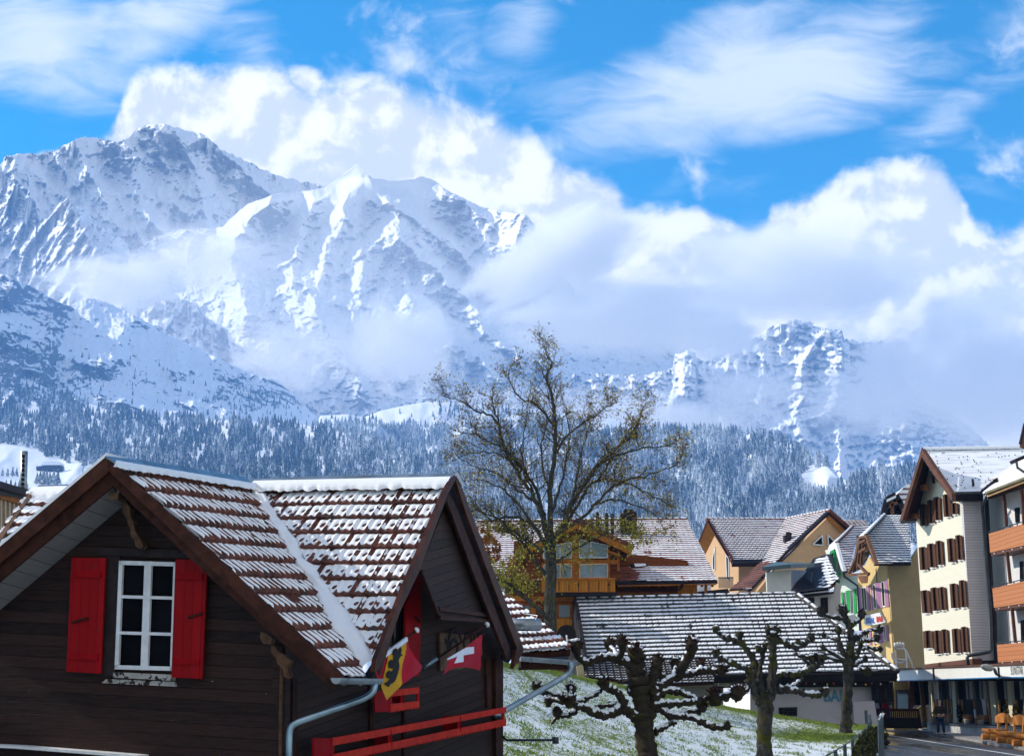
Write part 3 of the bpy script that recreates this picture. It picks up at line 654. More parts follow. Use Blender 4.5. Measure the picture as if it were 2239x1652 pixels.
# gable boards, left gable
mb = MB()
mb.slab(PB, [(232, 997), (466, 1210), (749, 1474), (744, 1490), (732, 1494), (455, 1236), (238, 1030)], .05); mb.slab(PB, [(232, 997), (238, 1030), (-70, 1290), (-70, 1253)], .05, .002)
mb.build('barge_board', M_BARGE, CH)
mb = MB()
mb.slab(PB, [(238, 1026), (455, 1232), (738, 1486), (735, 1508), (720, 1500), (641, 1427), (440, 1244), (246, 1062)], .04, -.06); mb.slab(PB, [(238, 1026), (246, 1062), (-70, 1328), (-70, 1286)], .04, -.062)
mb.build('barge_board', M_DKWOOD, CH)
mb = MB(); mb.prism([PB.hit(246, 1062, -.1), PB.hit(-70, 1328, -.1), PW.hit(-70, 1392), PW.hit(268, 1106)], Vector((.0, .0, .05))); mb.build('soffit', M_SOFFIT, CH)
mb = MB(); mb.prism([PB.hit(246, 1052, -.1), PB.hit(735, 1490, -.1), PW.hit(728, 1440), PW.hit(262, 1070)], Vector((.0, .0, .05))); mb.build('soffit', M_DKWOOD, CH)
mb = MB()   # unseen left slope of the front gable, snow on top
q = [PB.hit(232, 997, .0), PB.hit(-90, 1270, .0)]; q += [q[1]+dch*4.2, q[0]+dch*4.2]; mb.prism(q, Vector((0, 0, .05))); mb.build('roof', M_SNOW, CH)
# second roof plane further left
PL2 = Plane(P(70, 1074, 25.5), P(170, 1071, 25.2), P(-20, 1200, 23.6))
tiled_roof(CH, PL2, ((70, 1070), (180, 1068)), [(70, 1070), (176, 1068), (172, 1090), (20, 1215), (-60, 1270), (-60, 1262), (-2, 1176)], .222, .36, nu=10, nv=12, boss=True, seed=9, bare=.15, seam=.05, roll=.03, lip=.06, sth=.035)
snow_ridge(CH, PL2.hit(72, 1066, .12), PL2.hit(200, 1062, .12), .26, .06, 7, 30, Vector((0, -.7, -.7)))
mb = MB(); mb.slab(PL2, [(66, 1076), (84, 1060), (200, 1057), (200, 1072), (76, 1074)], .02, .12); mb.build('ridge_flashing', M_ZINC, CH)
mb = MB(); mb.slab(PL2, [(72, 1072), (62, 1090), (-30, 1226), (-40, 1220), (58, 1086), (68, 1070)], .16, .1); mb.build('verge_board', M_LTWOOD, CH)
# cross gable boards (right)
z5 = zf(1500, 1750, 2.416)
mb = MB(); mb.slab(GB, [(1000, 1038)]+z5((455, 140), (400, 235), (0, 1185))+[(822, 1440), (818, 1468), (827, 1464), (841, 1430)]+z5((5, 1300), (180, 935), (435, 240), (500, 125)), .06, .02); mb.build('barge_board', M_BARGE, CH)
mb = MB(); mb.slab(GB, [(1000, 1038)]+z5((640, 400), (835, 900), (1120, 1640))+[(1142, 1428), (1122, 1461), (1127, 1424)]+z5((1060, 1640), (780, 905), (590, 400), (505, 130)), .06, .02); mb.build('barge_board', M_BARGE, CH)
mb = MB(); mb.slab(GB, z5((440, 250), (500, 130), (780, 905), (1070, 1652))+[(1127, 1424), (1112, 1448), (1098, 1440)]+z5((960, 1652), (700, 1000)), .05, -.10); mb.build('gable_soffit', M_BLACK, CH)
mb = MB(); mb.slab(GB, z5((440, 245), (500, 330), (720, 900), (905, 1400), (1000, 1652))+[(1116, 1441), (1107, 1440)]+z5((935, 1652), (650, 925), (430, 320)), .05, -.04); mb.build('barge_board', M_DKWOOD, CH)
G1 = GB.off(-.16)
mb = MB(); mb.slab(G1, z5((430, 300), (180, 935), (205, 960), (345, 1290), (350, 1385), (835, 1405), (930, 1652), (700, 1000)), .05); mb.build('gable_cladding', M_WALLS, CH)
mb = MB()
for a, b in (((345, 1285), (800, 1345)), ((350, 1365), (835, 1398))): mb.strip(G1.hit(*z5(a), .03), G1.hit(*z5(b), .03), G1.n, .06, .06)
mb.strip(G1.hit(*z5((190, 945)), .02), G1.hit(*z5((345, 1340)), .02), G1.n, .05, .05)
mb.build('gable_moulding', M_DKWOOD, CH)
# corner posts and boards on the side wall
for q, t_ in (([(1083, 1440), (1097, 1440), (1100, 1950), (1087, 1950)], .08), ([(1063, 1440), (1072, 1440), (1075, 1545), (1066, 1545)], .06), ([(809, 1480), (816, 1480), (820, 1950), (811, 1950)], .05), ([(882, 1540), (887, 1540), (890, 1950), (884, 1950)], .045), ([(640, 1480), (650, 1482), (650, 1950), (640, 1950)], .05)):
    mb = MB(); mb.slab(SW, q, t_, t_-.01); mb.build('post', M_DKWOOD, CH)
mb = MB(); mb.tube([PW.hit(616, 1438, .12), PW.hit(613, 1560, .12), PW.hit(610, 1800, .12)], .022, 8); mb.build('lightning_rod', M_LTWOOD, CH, True)
mb = MB(); mb.slab(SW, [(962, 1383), (1051, 1388), (1056, 1430), (1010, 1462), (963, 1465)], .04, .05)
cp = mb.build('carved_panel', M_LTWOOD, CH)
mb = MB()
zz = zf(1150, 2250, 2.8)
def arc(c, r, a0, a1, w=.03, n=9, sq=1.0):
    cc = SW.hit(*zz(c), .056); u = (SW.hit(*zz((c[0]+100, c[1]))) - SW.hit(*zz(c))).normalized(); zv = Vector((0, 0, 1)); pts = []
    for i in range(n): a = math.radians(a0+(a1-a0)*i/(n-1)); pts.append(cc+u*math.cos(a)*r+zv*math.sin(a)*r*sq)
    for a, b in zip(pts, pts[1:]): mb.strip(a, b, SW.n, w, .012)
arc((1555, 470), .24, 20, 200, .05); arc((1545, 500), .13, -60, 180, .05); arc((1690, 440), .14, -30, 210, .05); arc((1640, 560), .12, 160, 400, .05); arc((1480, 400), .08, 180, 330, .05); arc((1780, 400), .08, 150, 400, .05)
mb.build('scroll_cutout', M_BLACK, cp)
# window with white bars
M_CASE = mat_plain('dark window casing', (.018, .010, .010), .7, .5, 8, .4, dirt=((.25, .22, .2), 12, .69))
mb = MB(); mb.slab(PW, [(229, 1206), (262, 1206), (250, 1478), (216, 1476)], .05, .05); mb.slab(PW, [(212, 1196), (455, 1206), (455, 1222), (212, 1212)], .06, .08); mb.build('window_casing', M_CASE, CH)
win = window(CH, PW, [(261.8, 1225), (389, 1228.6), (381, 1465.5), (252, 1462)], M_WHITE, .055, 2, 3, .05, .06, bar=.04, gl_off=.012, mullion=.105)
mb = MB(); mb.slab(PW, [(247, 1468), (376, 1474), (376, 1487), (247, 1480)], .12, .10); mb.slab(PW, [(232, 1483), (380, 1489), (384, 1500), (222, 1492)], .10, .05); mb.build('window_sill', M_PEEL, CH)
M_REDB = mat_boards('red shutter boards', (.29, .0025, .005), tuple(wch), .13, .22, .55, .035, bd=.006, spec=.12, fleck=((.12, .02, .02), 7, .66))
def shutter(q, stay):
    mb = MB(); mb.slab(PW, q, .035, .12); s = mb.build('shutter', M_REDB, CH)
    for v in (.145, .86):
        b = MB(); b.strip(PW.hit(*lerp2(q, .06, v), .135), PW.hit(*lerp2(q, .9, v), .135), PW.n, .085, .03); b.build('batten', M_RED, s)
    h = MB(); h.strip(PW.hit(*stay[0], .14), PW.hit(*stay[1], .14), PW.n, .028, .03); h.build('stay_bar', M_DKWOOD, s)
z6b = zf(200, 2000, 2.95)
shutter([(156, 1218), (230, 1219), (219.8, 1471.8), (144.2, 1467)], z6b((205, 985), (380, 935)))
shutter([(383.3, 1221.8), (452.5, 1223), (441.6, 1483), (374.4, 1480)], z6b((1490, 930), (1650, 880)))
# carved brackets
z7 = zf(0, 1700, 2.753)
def bracket(pl, pts, t, off):
    mb = MB(); mb.slab(pl, pts, t, off); return mb.build('carved_bracket', M_LTWOOD, CH)
bracket(PW, z7((1215, 400), (1290, 480), (1340, 560), (1340, 640), (1380, 720), (1390, 800), (1440, 880), (1480, 950), (1450, 985), (1400, 960), (1385, 890), (1350, 860), (1345, 780), (1320, 730), (1310, 680), (1285, 640), (1260, 600), (1250, 520), (1200, 460)), .12, .25)
bracket(PW, z7((1120, 420), (1160, 398), (1220, 410), (1215, 470), (1160, 475), (1125, 460)), .1, .5)
zL = zf(500, 2434, 3.7317)
bracket(PW, [(570, 1380), (584, 1385), (596, 1396), (592, 1408), (574, 1406), (568, 1392)], .1, .4)
bracket(PW, [(592, 1408), (600, 1412), (608, 1424), (622, 1432), (636, 1444), (632, 1452), (628, 1462), (634, 1474), (630, 1482), (620, 1478), (618, 1462), (606, 1450), (602, 1436), (592, 1424)], .1, .3)
# lower right roof beyond the cross gable
PA = Plane(P(1097, 1300, 31.5), P(1138, 1428, 28.2), P(1245, 1420, 28.4))
tiled_roof(CH, PA, ((1138, 1428), (1245, 1420)), [(1096, 1296), (1142, 1331), (1190, 1370), (1247, 1416), (1246, 1420), (1137, 1427), (1120, 1380)], .17, .40, nu=7, nv=10, seed=11, bare=.24, seam=.3, roll=.035, lip=.07, sth=.03)
mb = MB(); a = PA.hit(1108, 1365, .22); b = PA.hit(1181, 1365, .22); mb.tube([a, b, b+Vector((.03, 0, 0))], [.11, .11, .03], 14); mb.tube([b+Vector((-.1, -.1, .05)), b+Vector((-.05, -.02, .16)), b+Vector((-.3, .1, .2))], .012, 5); mb.build('pipe', M_ZINC, CH, True)
mb = MB(); mb.prism([P(1137, 1440, 28.0), P(1240, 1448, 28.2), P(1240, 1459, 28.2), P(1140, 1463, 28.0)], (0, .12, 0)); mb.prism([P(1133, 1460, 28.0), P(1240, 1458, 28.2), P(1244, 1420, 30), P(1140, 1428, 30)], (0, 0, -.03)); mb.build('eaves_board', M_DKWOOD, CH)
def gutter(A, B, r, name='gutter'):
    A, B = Vector(A), Vector(B); u = (B-A).normalized(); sd = u.cross(Vector((0, 0, 1))).normalized(); V = []; k = 9
    for i in range(2):
        for j in range(2*k):
            rr = r if j < k else r*.88; jj = j if j < k else 2*k-1-j; a = math.pi*jj/(k-1)
            V.append(tuple((A if i == 0 else B)+sd*math.cos(a)*rr-Vector((0, 0, 1))*math.sin(a)*rr))
    n = 2*k; Fs = [(j, (j+1) % n, n+(j+1) % n, n+j) for j in range(n)]
    m = MB(); m.add(V, Fs); m.add([V[j] for j in range(k)], [tuple(range(k))])
    for s in (.18, .55, .9): c = A.lerp(B, s); m.tube([c+sd*r*1.08, c+sd*r*.8-Vector((0,0,r*.8)), c-Vector((0,0,r*1.12)), c-sd*r*.8-Vector((0,0,r*.8)), c-sd*r*1.08], .008, 5)
    return m.build(name, M_ZINC, CH)
gutter(P(734, 1481, 20.3), P(829, 1483, 21.2), .075)
gutter(P(1137, 1434, 27.9), P(1259, 1443, 28.1), .085)
def smoothpath(pts, n=6):
    pts = [Vector(p) for p in pts]; out = [pts[0]]
    for i in range(1, len(pts)-1):
        a, b, c = pts[i-1], pts[i], pts[i+1]; s = b.lerp(a, min(.45, .12/(b-a).length)); e = b.lerp(c, min(.45, .12/(c-b).length))
        for k in range(n+1): t_ = k/n; out.append(s*(1-t_)**2+b*2*t_*(1-t_)+e*t_*t_)
    return out+[pts[-1]]
mb = MB(); mb.tube(smoothpath([P(820, 1488, 21.1), P(817, 1512, 21.1), P(797, 1526, 21.1), P(643, 1580, 21.1), P(632, 1594, 21.1), P(628, 1950, 21.1)]), .042, 10); mb.build('downpipe', M_ZINCP, CH, True)
mb = MB(); mb.tube(smoothpath([P(1249, 1446, 28.0), P(1247, 1468, 28.0), P(1231, 1480, 28.0), P(1103, 1553, 27.4), P(1080, 1565, 27.2)]), .05, 10); mb.build('downpipe', M_ZINCP, CH, True)
# flower boxes
SB = SW.off(.32)
def teeth(pl, a0, a1, b1, b0, n, off, t, mat, parent):
    """rail with a notched lower edge: a = top edge (left,right), b = bottom edge"""
    pts = [a0, a1]; 
    for i in range(n, -1, -1):
        u = i/n; x = b0[0]+(b1[0]-b0[0])*u; y = b0[1]+(b1[1]-b0[1])*u; w = abs(b1[0]-b0[0])/n
        if i == n: pts.append((x, y))
        else: pts += [(x+w*.62, y), (x+w*.5, y-3.0), (x+w*.28, y-3.0), (x+w*.12, y)]
    mb = MB(); mb.slab(pl, pts, t, off); return mb.build('rail', mat, parent)
def flower_box(top, low, endp, posts, nt, floorq, backs):
    mb = MB(); mb.slab(SB, endp, .03, -.015)
    o = mb.build('flower_box', M_RED, CH)
    for p in posts: mb = MB(); mb.slab(SB, [(p-2.4, top[0](p)), (p+2.4, top[0](p)), (p+2.4, low[0](p)+4), (p-2.4, low[0](p)+4)], .02, -.012); mb.build('post', M_RED, o)
    for b in backs: mb = MB(); mb.prism([SB.hit(b[0], b[1], -.02), SB.hit(b[2], b[3], -.02), SW.hit(b[2]-36, b[3]-1, .02), SW.hit(b[0]-36, b[1]-1, .02)], Vector((.03, -.01, 0))); mb.build('bracket', M_RED, o)
    m2 = MB(); x0, x1 = top[2], top[3]
    m2.slab(SB, [(x0, top[0](x0)), (x1, top[0](x1)), (x1, top[1](x1)), (x0, top[1](x0))], .03); m2.build('rail', M_ORED, o)
    teeth(SB, (x0, low[0](x0)), (x1, low[0](x1)), (x1, low[1](x1)), (x0, low[1](x0)), nt, 0.0, .03, M_ORED, o)
    m3 = MB(); m3.prism([SB.hit(floorq[0][0], floorq[0][1], -.03), SB.hit(floorq[1][0], floorq[1][1], -.03), SW.hit(floorq[1][0], floorq[1][1], .0), SW.hit(floorq[0][0], floorq[0][1], .0)], (0, 0, -.02)); m3.build('shelf', M_CASE, o)
ln = lambda x0, y0, x1, y1: (lambda x: y0+(y1-y0)*(x-x0)/(x1-x0))
flower_box((ln(727, 1612, 1106, 1544.3), ln(727, 1629, 1106, 1556.5), 727, 1106.6), (ln(727, 1648, 1106, 1570), ln(727, 1666, 1106, 1585)), [(686, 1612), (728, 1613), (730, 1760), (686, 1760)],
           [728, 851, 1003, 872+228], 58, ((690, 1660), (1104, 1578)), [(851, 1593, 853, 1632), (1003, 1565, 1004, 1598)])
flower_box((ln(854, 1508, 916, 1501), ln(854, 1522, 916, 1514.6), 853, 916.5), (ln(854, 1538, 916, 1531), ln(854, 1556, 916, 1546), 0), [(818, 1511), (856, 1508), (858, 1554), (820, 1556)],
           [853, 878, 914], 9, ((822, 1550), (914, 1540)), [(878, 1518, 879, 1536)])
# red shutter on the side wall and its dark window
mb = MB(); mb.slab(SW, [(862, 1330), (890, 1262), (890, 1478), (858, 1478)], .03, .02); mb.build('window', M_GLASS, CH)
mb = MB(); mb.slab(SW, [(887, 1325), (921, 1240), (921, 1311), (917, 1476), (884, 1480)], .035, .10); s_ = mb.build('shutter', M_RED, CH)
mb = MB(); mb.strip(SW.hit(907, 1347, .12), SW.hit(917, 1358, .12), SW.n, .025, .03); mb.build('stay_bar', M_DKWOOD, s_)
mb = MB(); mb.slab(PW, [(-60, 1625), (30, 1629), (300, 1650), (300, 1656), (30, 1635), (-60, 1631)], .3, .3); mb.build('window_ledge', M_WHITE, CH)
# ---- flags
def cloth(name, pl, outline, mat, parent, amp=.05, n=26, off=.0, th=.004):
    xs = [p[0] for p in outline]; ys = [p[1] for p in outline]; gx, gy = np.meshgrid(np.linspace(min(xs), max(xs), n), np.linspace(min(ys), max(ys), n))
    F4 = grid_faces(n, n); cx = gx.reshape(-1)[F4].mean(1); cy = gy.reshape(-1)[F4].mean(1); F4 = F4[pip(cx, cy, outline)]
    V = [pl.hit(float(a), float(b), off+amp*math.sin(a*.12+b*.03)) for a, b in zip(gx.ravel(), gy.ravel())]
    used = np.unique(F4); rm = -np.ones(n*n, int); rm[used] = np.arange(len(used)); V = np.array(V)[used]-np.array(world_of(parent).translation)
    return mesh_np(name, V, rm[F4], mat, True, parent=parent)
M_FRED = mat_plain('red flag cloth', (.42, .006, .022), .8, .15, 6, .2)
M_FYEL = mat_plain('yellow flag cloth', (.62, .32, .008), .8, .12, 6, .2)
M_FBLK = mat_plain('black flag print', (.012, .010, .010), .8, .2, 6, .2)
M_FWHT = mat_plain('white flag cloth', (.75, .76, .85), .8, .08, 6, .2)
def flagpole(parent, base, tip, r, collar=None):
    mb = MB(); b, t_ = Vector(base), Vector(tip); mb.tube([b, b.lerp(t_, .97)], r, 8); o = mb.build('pole', M_DKWOOD, parent, True)
    k = MB(); k.tube([b.lerp(t_, .965), b.lerp(t_, .975), t_, t_+(t_-b).normalized()*.02], [r*1.1, r*2.6, r*2.6, r*1.4], 12); k.build('knob', M_WHITE, parent, True)
    c = MB(); c.tube([b-(t_-b).normalized()*.02, b.lerp(t_, .2)], r*1.7, 8); c.build('pole_holder', M_ZINCP, parent, True)
FP = SW.off(.75)
FL1 = thing('flag', 'yellow and red flag with a black bear hanging beside the red shutter', 'flag', SW.hit(838, 1430))
flagpole(FL1, FP.hit(840, 1425, -.4), FP.hit(911.8, 1376, .1), .017)
fo = FP.off(.02)
cloth('cloth', fo, zz((800, 590), (860, 520), (1050, 410), (1080, 500), (1130, 590), (1215, 690), (1190, 750), (1000, 885), (838, 1045), (785, 905), (745, 830), (722, 750)), M_FRED, FL1, .025, 60)
cloth('yellow_band', fo, zz((858, 560), (1050, 405), (1045, 500), (1035, 560), (1010, 650), (993, 740), (1000, 885), (838, 1045), (782, 905), (830, 700), (848, 620)), M_FYEL, FL1, .025, 60, .012)
cloth('bear', fo, zz((905, 520), (935, 500), (960, 520), (985, 475), (1000, 520), (990, 560), (1012, 572), (985, 590), (965, 625), (975, 690), (960, 760), (942, 815), (925, 850), (900, 870), (880, 880), (862, 910), (835, 895), (810, 870), (850, 850), (870, 820), (835, 810), (835, 760), (860, 735), (895, 745), (905, 715), (862, 710), (858, 650), (880, 620), (905, 630), (915, 590), (898, 560)), M_FBLK, FL1, .025, 90, .024)
mb = MB(); mb.strip(fo.hit(*zz((805, 585)), .02), fo.hit(*zz((1050, 405)), .02), fo.n, .06, .03); mb.build('hem', M_FWHT, FL1)
FL2 = thing('flag', 'red flag with a white cross hanging from a pole by the carved panel', 'flag', SW.hit(*zz((1240, 700))))
flagpole(FL2, FP.hit(*zz((1235, 700)), -.7), FP.hit(*zz((1900, 250)), .0), .017)
cloth('cloth', fo, zz((1842, 355), (1835, 520), (1822, 738), (1750, 715), (1700, 705), (1620, 700), (1550, 705), (1500, 730), (1430, 780), (1470, 700), (1478, 620), (1640, 515), (1740, 430)), M_FRED, FL2, .02, 60)
cloth('cross', fo, zz((1475, 628), (1475, 610), (1610, 530), (1680, 492), (1757, 487), (1757, 557), (1648, 577), (1645, 645), (1550, 661), (1580, 588), (1530, 608)), M_FWHT, FL2, .02, 70, .012)
# ---- bracket lamp at the far corner
BL = thing('bracket_lamp', 'thin dark metal arm with a small lamp head sticking out of the chalet corner', 'lamp', P(1098, 1616, 27.4))
mb = MB(); z4 = zf(1500, 2434, 3.7317)
mb.tube([P(*z4((1435, 1215)), 27.4), P(*z4((1490, 1268)), 27.3), P(*z4((2160, 1266)), 27.0)], .022, 6); mb.build('arm', M_DARKMETAL, BL)
mb = MB(); mb.tube([P(*z4((2175, 1222)), 27.0), P(*z4((2175, 1318)), 27.0)], .055, 10); mb.build('lamp_head', M_DARKMETAL, BL, True)
# ================================================================ houses of the village
z3 = zf(1700, 1850, 1.679); z4v = zf(2500, 1800, 2.36); z5v = zf(2900, 2200, 2.382); z6v = zf(3100, 1550, 2.359); zc = zf(1900, 1950, 3.6717)
M_ORANGE = mat_boards('honey coloured boards', (.42, .155, .018), (1, 0, 0), .16, .25, .6, .10, bd=.01, spec=.1)
M_OWOOD = mat_plain('honey coloured timber', (.36, .115, .016), .6, .3, 4, .3, spec=.1)
M_RWOOD = mat_boards('red brown log wall', (.17, .050, .016), (0, 0, 1), .2, .3, .7, .10, bd=.02, spec=.1)
M_DKFAS = mat_plain('dark fascia', (.020, .014, .018), .6, .3, 2, .2, spec=.15)
M_REFL = mat_plain('pale reflecting glass', (.22, .32, .38), .18, .35, .8, .02, spec=.5)
M_CREAM = mat_plain('cream plaster', (.74, .70, .55), .8, .06, 2, .1)
M_ROOFR = mat_plain('reddish verge tile', (.13, .035, .020), .6, .35, 3, .4)
def slabpart(parent, name, pl, px, t, mat, off=0.0): m = MB(); m.slab(pl, px, t, off); return m.build(name, mat, parent)
def front(Y): return Plane(P(CX, HZ, Y), None, n=(0, -1, 0))
def roofplane(a, Ya, b, Yb, c, Yc): return Plane(P(*a, Ya), P(*b, Yb), P(*c, Yc))
# ---- timber chalet in the middle
CC = thing('chalet', 'honey coloured timber chalet with glazed gable and carved balcony behind the bare tree', 'house', P(1300, 1600, 96))
RP = roofplane(z3((150, 178))[0:2], 104, z3((1470, 165)), 104, z3((1660, 550)), 94)
def cover_cc(uu, vv, base):   # bare strips beside the dormer
    b1 = np.array(RP.hit(*zc((1500, 760)))); b2 = np.array(RP.hit(*zc((230, 690))))
    d1 = np.hypot((base[..., 0]-b1[0])/1.3, (base[..., 2]-b1[2])/.7); d2 = np.hypot((base[..., 0]-b2[0])/.9, (base[..., 2]-b2[2])/1.2)
    return 5*(np.minimum(d1, d2)-1)+.6*fbm(uu*2, vv*2, 3)
tiled_roof(CC, RP, (z3((150, 178)), z3((1470, 165))), z3((100, 182), (1470, 165), (1662, 552), (1030, 552), (270, 548), (150, 400)), .30, .355, mat_plain('terracotta tile', (.25, .075, .04), .65, .35, 2.5, .3), nu=3, nv=6, lip=.06, roll=.03, sth=.03, bare=.13, seam=.12, seed=20, cover=cover_cc)
ridge_caps(CC, RP.hit(*z3((150, 178)), .05), RP.hit(*z3((1472, 163)), .05), .12, .45, M_ROOFR, seed=3)
slabpart(CC, 'fascia', front(93.4), z3((1035, 553), (1662, 548), (1665, 565), (1035, 575)), .3, M_DKFAS)
slabpart(CC, 'fascia', front(93.3), z3((1035, 575), (1655, 568), (1655, 574), (1035, 585)), .2, M_OWOOD)
fc = front(95.5)
slabpart(CC, 'wall', front(96.2), z3((380, 300), (1470, 420), (1535, 570), (1535, 1200), (380, 1200)), .5, M_RWOOD)
slabpart(CC, 'beam', fc, z3((1030, 622), (1420, 618), (1420, 640), (1030, 650)), .3, M_OWOOD)
slabpart(CC, 'balcony', front(94), z3((1415, 585), (1533, 580), (1533, 640), (1415, 640)), .15, M_ORANGE)
slabpart(CC, 'post', front(93.6), z3((1583, 575), (1598, 575), (1598, 645), (1583, 645)), .25, M_OWOOD)
for x in (1110, 1150, 1185, 1225, 1290, 1340, 1500, 1560, 1625): slabpart(CC, 'rafter_end', front(93.5), z3((x, 574), (x+14, 574), (x+14, 586), (x, 587)), .3, M_OWOOD)
mb = MB(); mb.tube([P(*z3((1440, 568)), 93.2), P(*z3((1436, 590)), 93.3), P(*z3((1418, 608)), 94.2), P(*z3((1416, 645)), 94.4)], .07, 6); mb.build('downpipe', M_DKFAS, CC)
# dormer gable
fd = front(92.0)
slabpart(CC, 'gable_wall', fd, zc((270, 470), (500, 260), (960, 60), (1240, 200), (1560, 420), (1560, 800), (480, 800), (280, 800)), .3, M_RWOOD)
def conn(parent, name, a, b, depth, mat, t=.1, up=.0):   # roof sheet running back from a gable edge
    A, B = Vector(a), Vector(b); m = MB(); n = (B-A).cross(Vector((0, 1, 0))).normalized()
    if n.z < 0: n = -n
    m.prism([A, B, B+Vector((0, depth, 0)), A+Vector((0, depth, 0))], n*t); return m.build(name, mat, parent)
dA = P(*zc((960, 30)), 91.0); dB = P(*zc((1735, 400)), 91.0); dC = P(*zc((200, 440)), 91.0)
conn(CC, 'dormer_roof', dA, dB, 9, M_ROOFR, .14); conn(CC, 'dormer_roof', dC, dA, 9, M_ROOFR, .14)
for i in range(17): pass
mb = MB()
for i in range(16): c = dA.lerp(dB, (i+.5)/16)+Vector((0, .1, .16)); mb.tube([c+Vector((-.17, 0, .08)), c+Vector((.19, 0, -.09))], [.11, .13], 6)
mb.build('verge_tiles', M_ROOFR, CC)
slabpart(CC, 'barge_board', front(91.0), zc((960, 50), (1735, 395), (1720, 450), (1690, 470), (960, 110)), .12, M_OWOOD, .02)
slabpart(CC, 'barge_board', front(91.0), zc((960, 52), (960, 112), (215, 480), (200, 440)), .12, M_OWOOD, .023)
slabpart(CC, 'purlin', front(91.3), zc((1390, 410), (1560, 470), (1560, 500), (1390, 440)), .8, M_OWOOD)
f9 = front(91.9)
for q in (((480, 270), (505, 270), (505, 800), (480, 800)), ((890, 200), (1000, 200), (1000, 800), (890, 800)), ((1385, 380), (1420, 390), (1420, 800), (1385, 800)), ((1520, 420), (1555, 430), (1555, 690), (1520, 690)), ((480, 530), (1540, 545), (1540, 605), (480, 590))):
    slabpart(CC, 'beam', f9, zc(*q), .2, M_OWOOD, .05+.004*(q[0][0] % 7))
def glz(parent, pl, px, gmat, fmat, fw=.10, bars=()):
    m = MB(); C = [pl.hit(x, y, .04) for x, y in px]; n = len(C)
    for i in range(n): m.strip(C[i], C[(i+1) % n], pl.n, fw, .08)
    for a, b in bars: m.strip(pl.hit(*a, .04), pl.hit(*b, .04), pl.n, fw*.8, .07)
    w_ = m.build('window', fmat, parent); g = MB(); g.prism([c-pl.n*.02 for c in C], -pl.n*.02); g.build('pane', gmat, w_); return w_
M_LTW = mat_plain('light window frame', (.62, .44, .28), .6, .12, 4, .1)
glz(CC, f9, zc((1000, 265), (1385, 345), (1385, 515), (1000, 515)), M_REFL, M_WHITE, .05, [zc((1160, 300), (1160, 515))])
glz(CC, f9, zc((505, 380), (890, 300), (890, 520), (505, 525)), M_REFL, M_WHITE, .05, [zc((735, 320), (735, 522))])
glz(CC, f9, zc((1005, 610), (1385, 600), (1385, 790), (1005, 795)), M_REFL, M_LTW, .07, [zc((1160, 605), (1160, 792))])
glz(CC, f9, zc((510, 610), (890, 605), (890, 795), (510, 800)), M_REFL, M_LTW, .07, [zc((735, 605), (735, 797))])
fb_ = front(90.3)
bal = slabpart(CC, 'balcony', fb_, zc((480, 815), (1490, 810), (1495, 985), (480, 990)), .12, M_ORANGE)
slabpart(CC, 'handrail', fb_, zc((480, 795), (1500, 790), (1500, 816), (480, 820)), .3, M_OWOOD, .08)
m = MB()
for cx_ in (720, 855, 990, 1130, 1268, 1407):
    m.slab(fb_, zc((cx_-5, 840), (cx_+5, 840), (cx_+5, 975), (cx_-5, 975)), .02, .015)
m.build('board_gap', M_DKFAS, bal)
for cx_ in (990, 1407):
    m = MB(); m.slab(fb_, zc((cx_, 855), (cx_+8, 880), (cx_+22, 885), (cx_+8, 900), (cx_, 925), (cx_-8, 900), (cx_-22, 885), (cx_-8, 880)), .02, .02); m.build('heart_cutout', M_DKFAS, bal)
slabpart(CC, 'balcony_floor', front(90.4), zc((640, 995), (1530, 990), (1520, 1030), (640, 1045)), 1.6, M_DKFAS)
slabpart(CC, 'beam', front(91.5), zc((0, 1045), (900, 1050), (930, 1085), (900, 1110), (0, 1110)), .4, M_OWOOD)
slabpart(CC, 'lower_wall', front(92.4), zc((0, 900), (1000, 1050), (1000, 1652), (0, 1652)), .3, M_RWOOD)
glz(CC, front(92), zc((700, 1150), (890, 1150), (890, 1350), (700, 1355)), M_REFL, M_OWOOD, .14)
glz(CC, front(92), zc((130, 1150), (330, 1155), (330, 1350), (130, 1350)), M_REFL, M_OWOOD, .14, [zc((230, 1150), (230, 1350))])
slabpart(CC, 'balcony', front(91), zc((690, 1355), (895, 1350), (900, 1640), (700, 1640)), .12, M_ORANGE)
slabpart(CC, 'post', front(91.2), zc((330, 1110), (400, 1110), (400, 1500), (330, 1500)), .3, M_OWOOD)
m = MB(); m.slab(RP, zc((1640, 510), (1890, 515), (1940, 620), (1720, 640)), .1, .16); sk = m.build('skylight', M_DKFAS, CC); slabpart(sk, 'pane', RP, zc((1725, 520), (1880, 522), (1920, 622), (1770, 636)), .02, M_SNOW, .19)
for x, y0, y1 in ((1063, 140, 190), (1085, 110, 192), (1100, 130, 192), (1120, 112, 190), (1140, 125, 190), (965, 135, 170), (1001, 138, 170), (907, 128, 168)):
    a = P(*z3((x, y1)), 101.5); b = P(*z3((x, y0)), 101.5); m = MB(); w_ = .15 if x > 1050 else .11; m.tube([a-Vector((0,0,1.2)), b-Vector((0,0,.1)), b], [w_, w_, w_*1.25], 8); m.tube([b, b+Vector((0,0,.12))], w_*.8, 8); m.build('chimney_pot', M_DKFAS, CC)

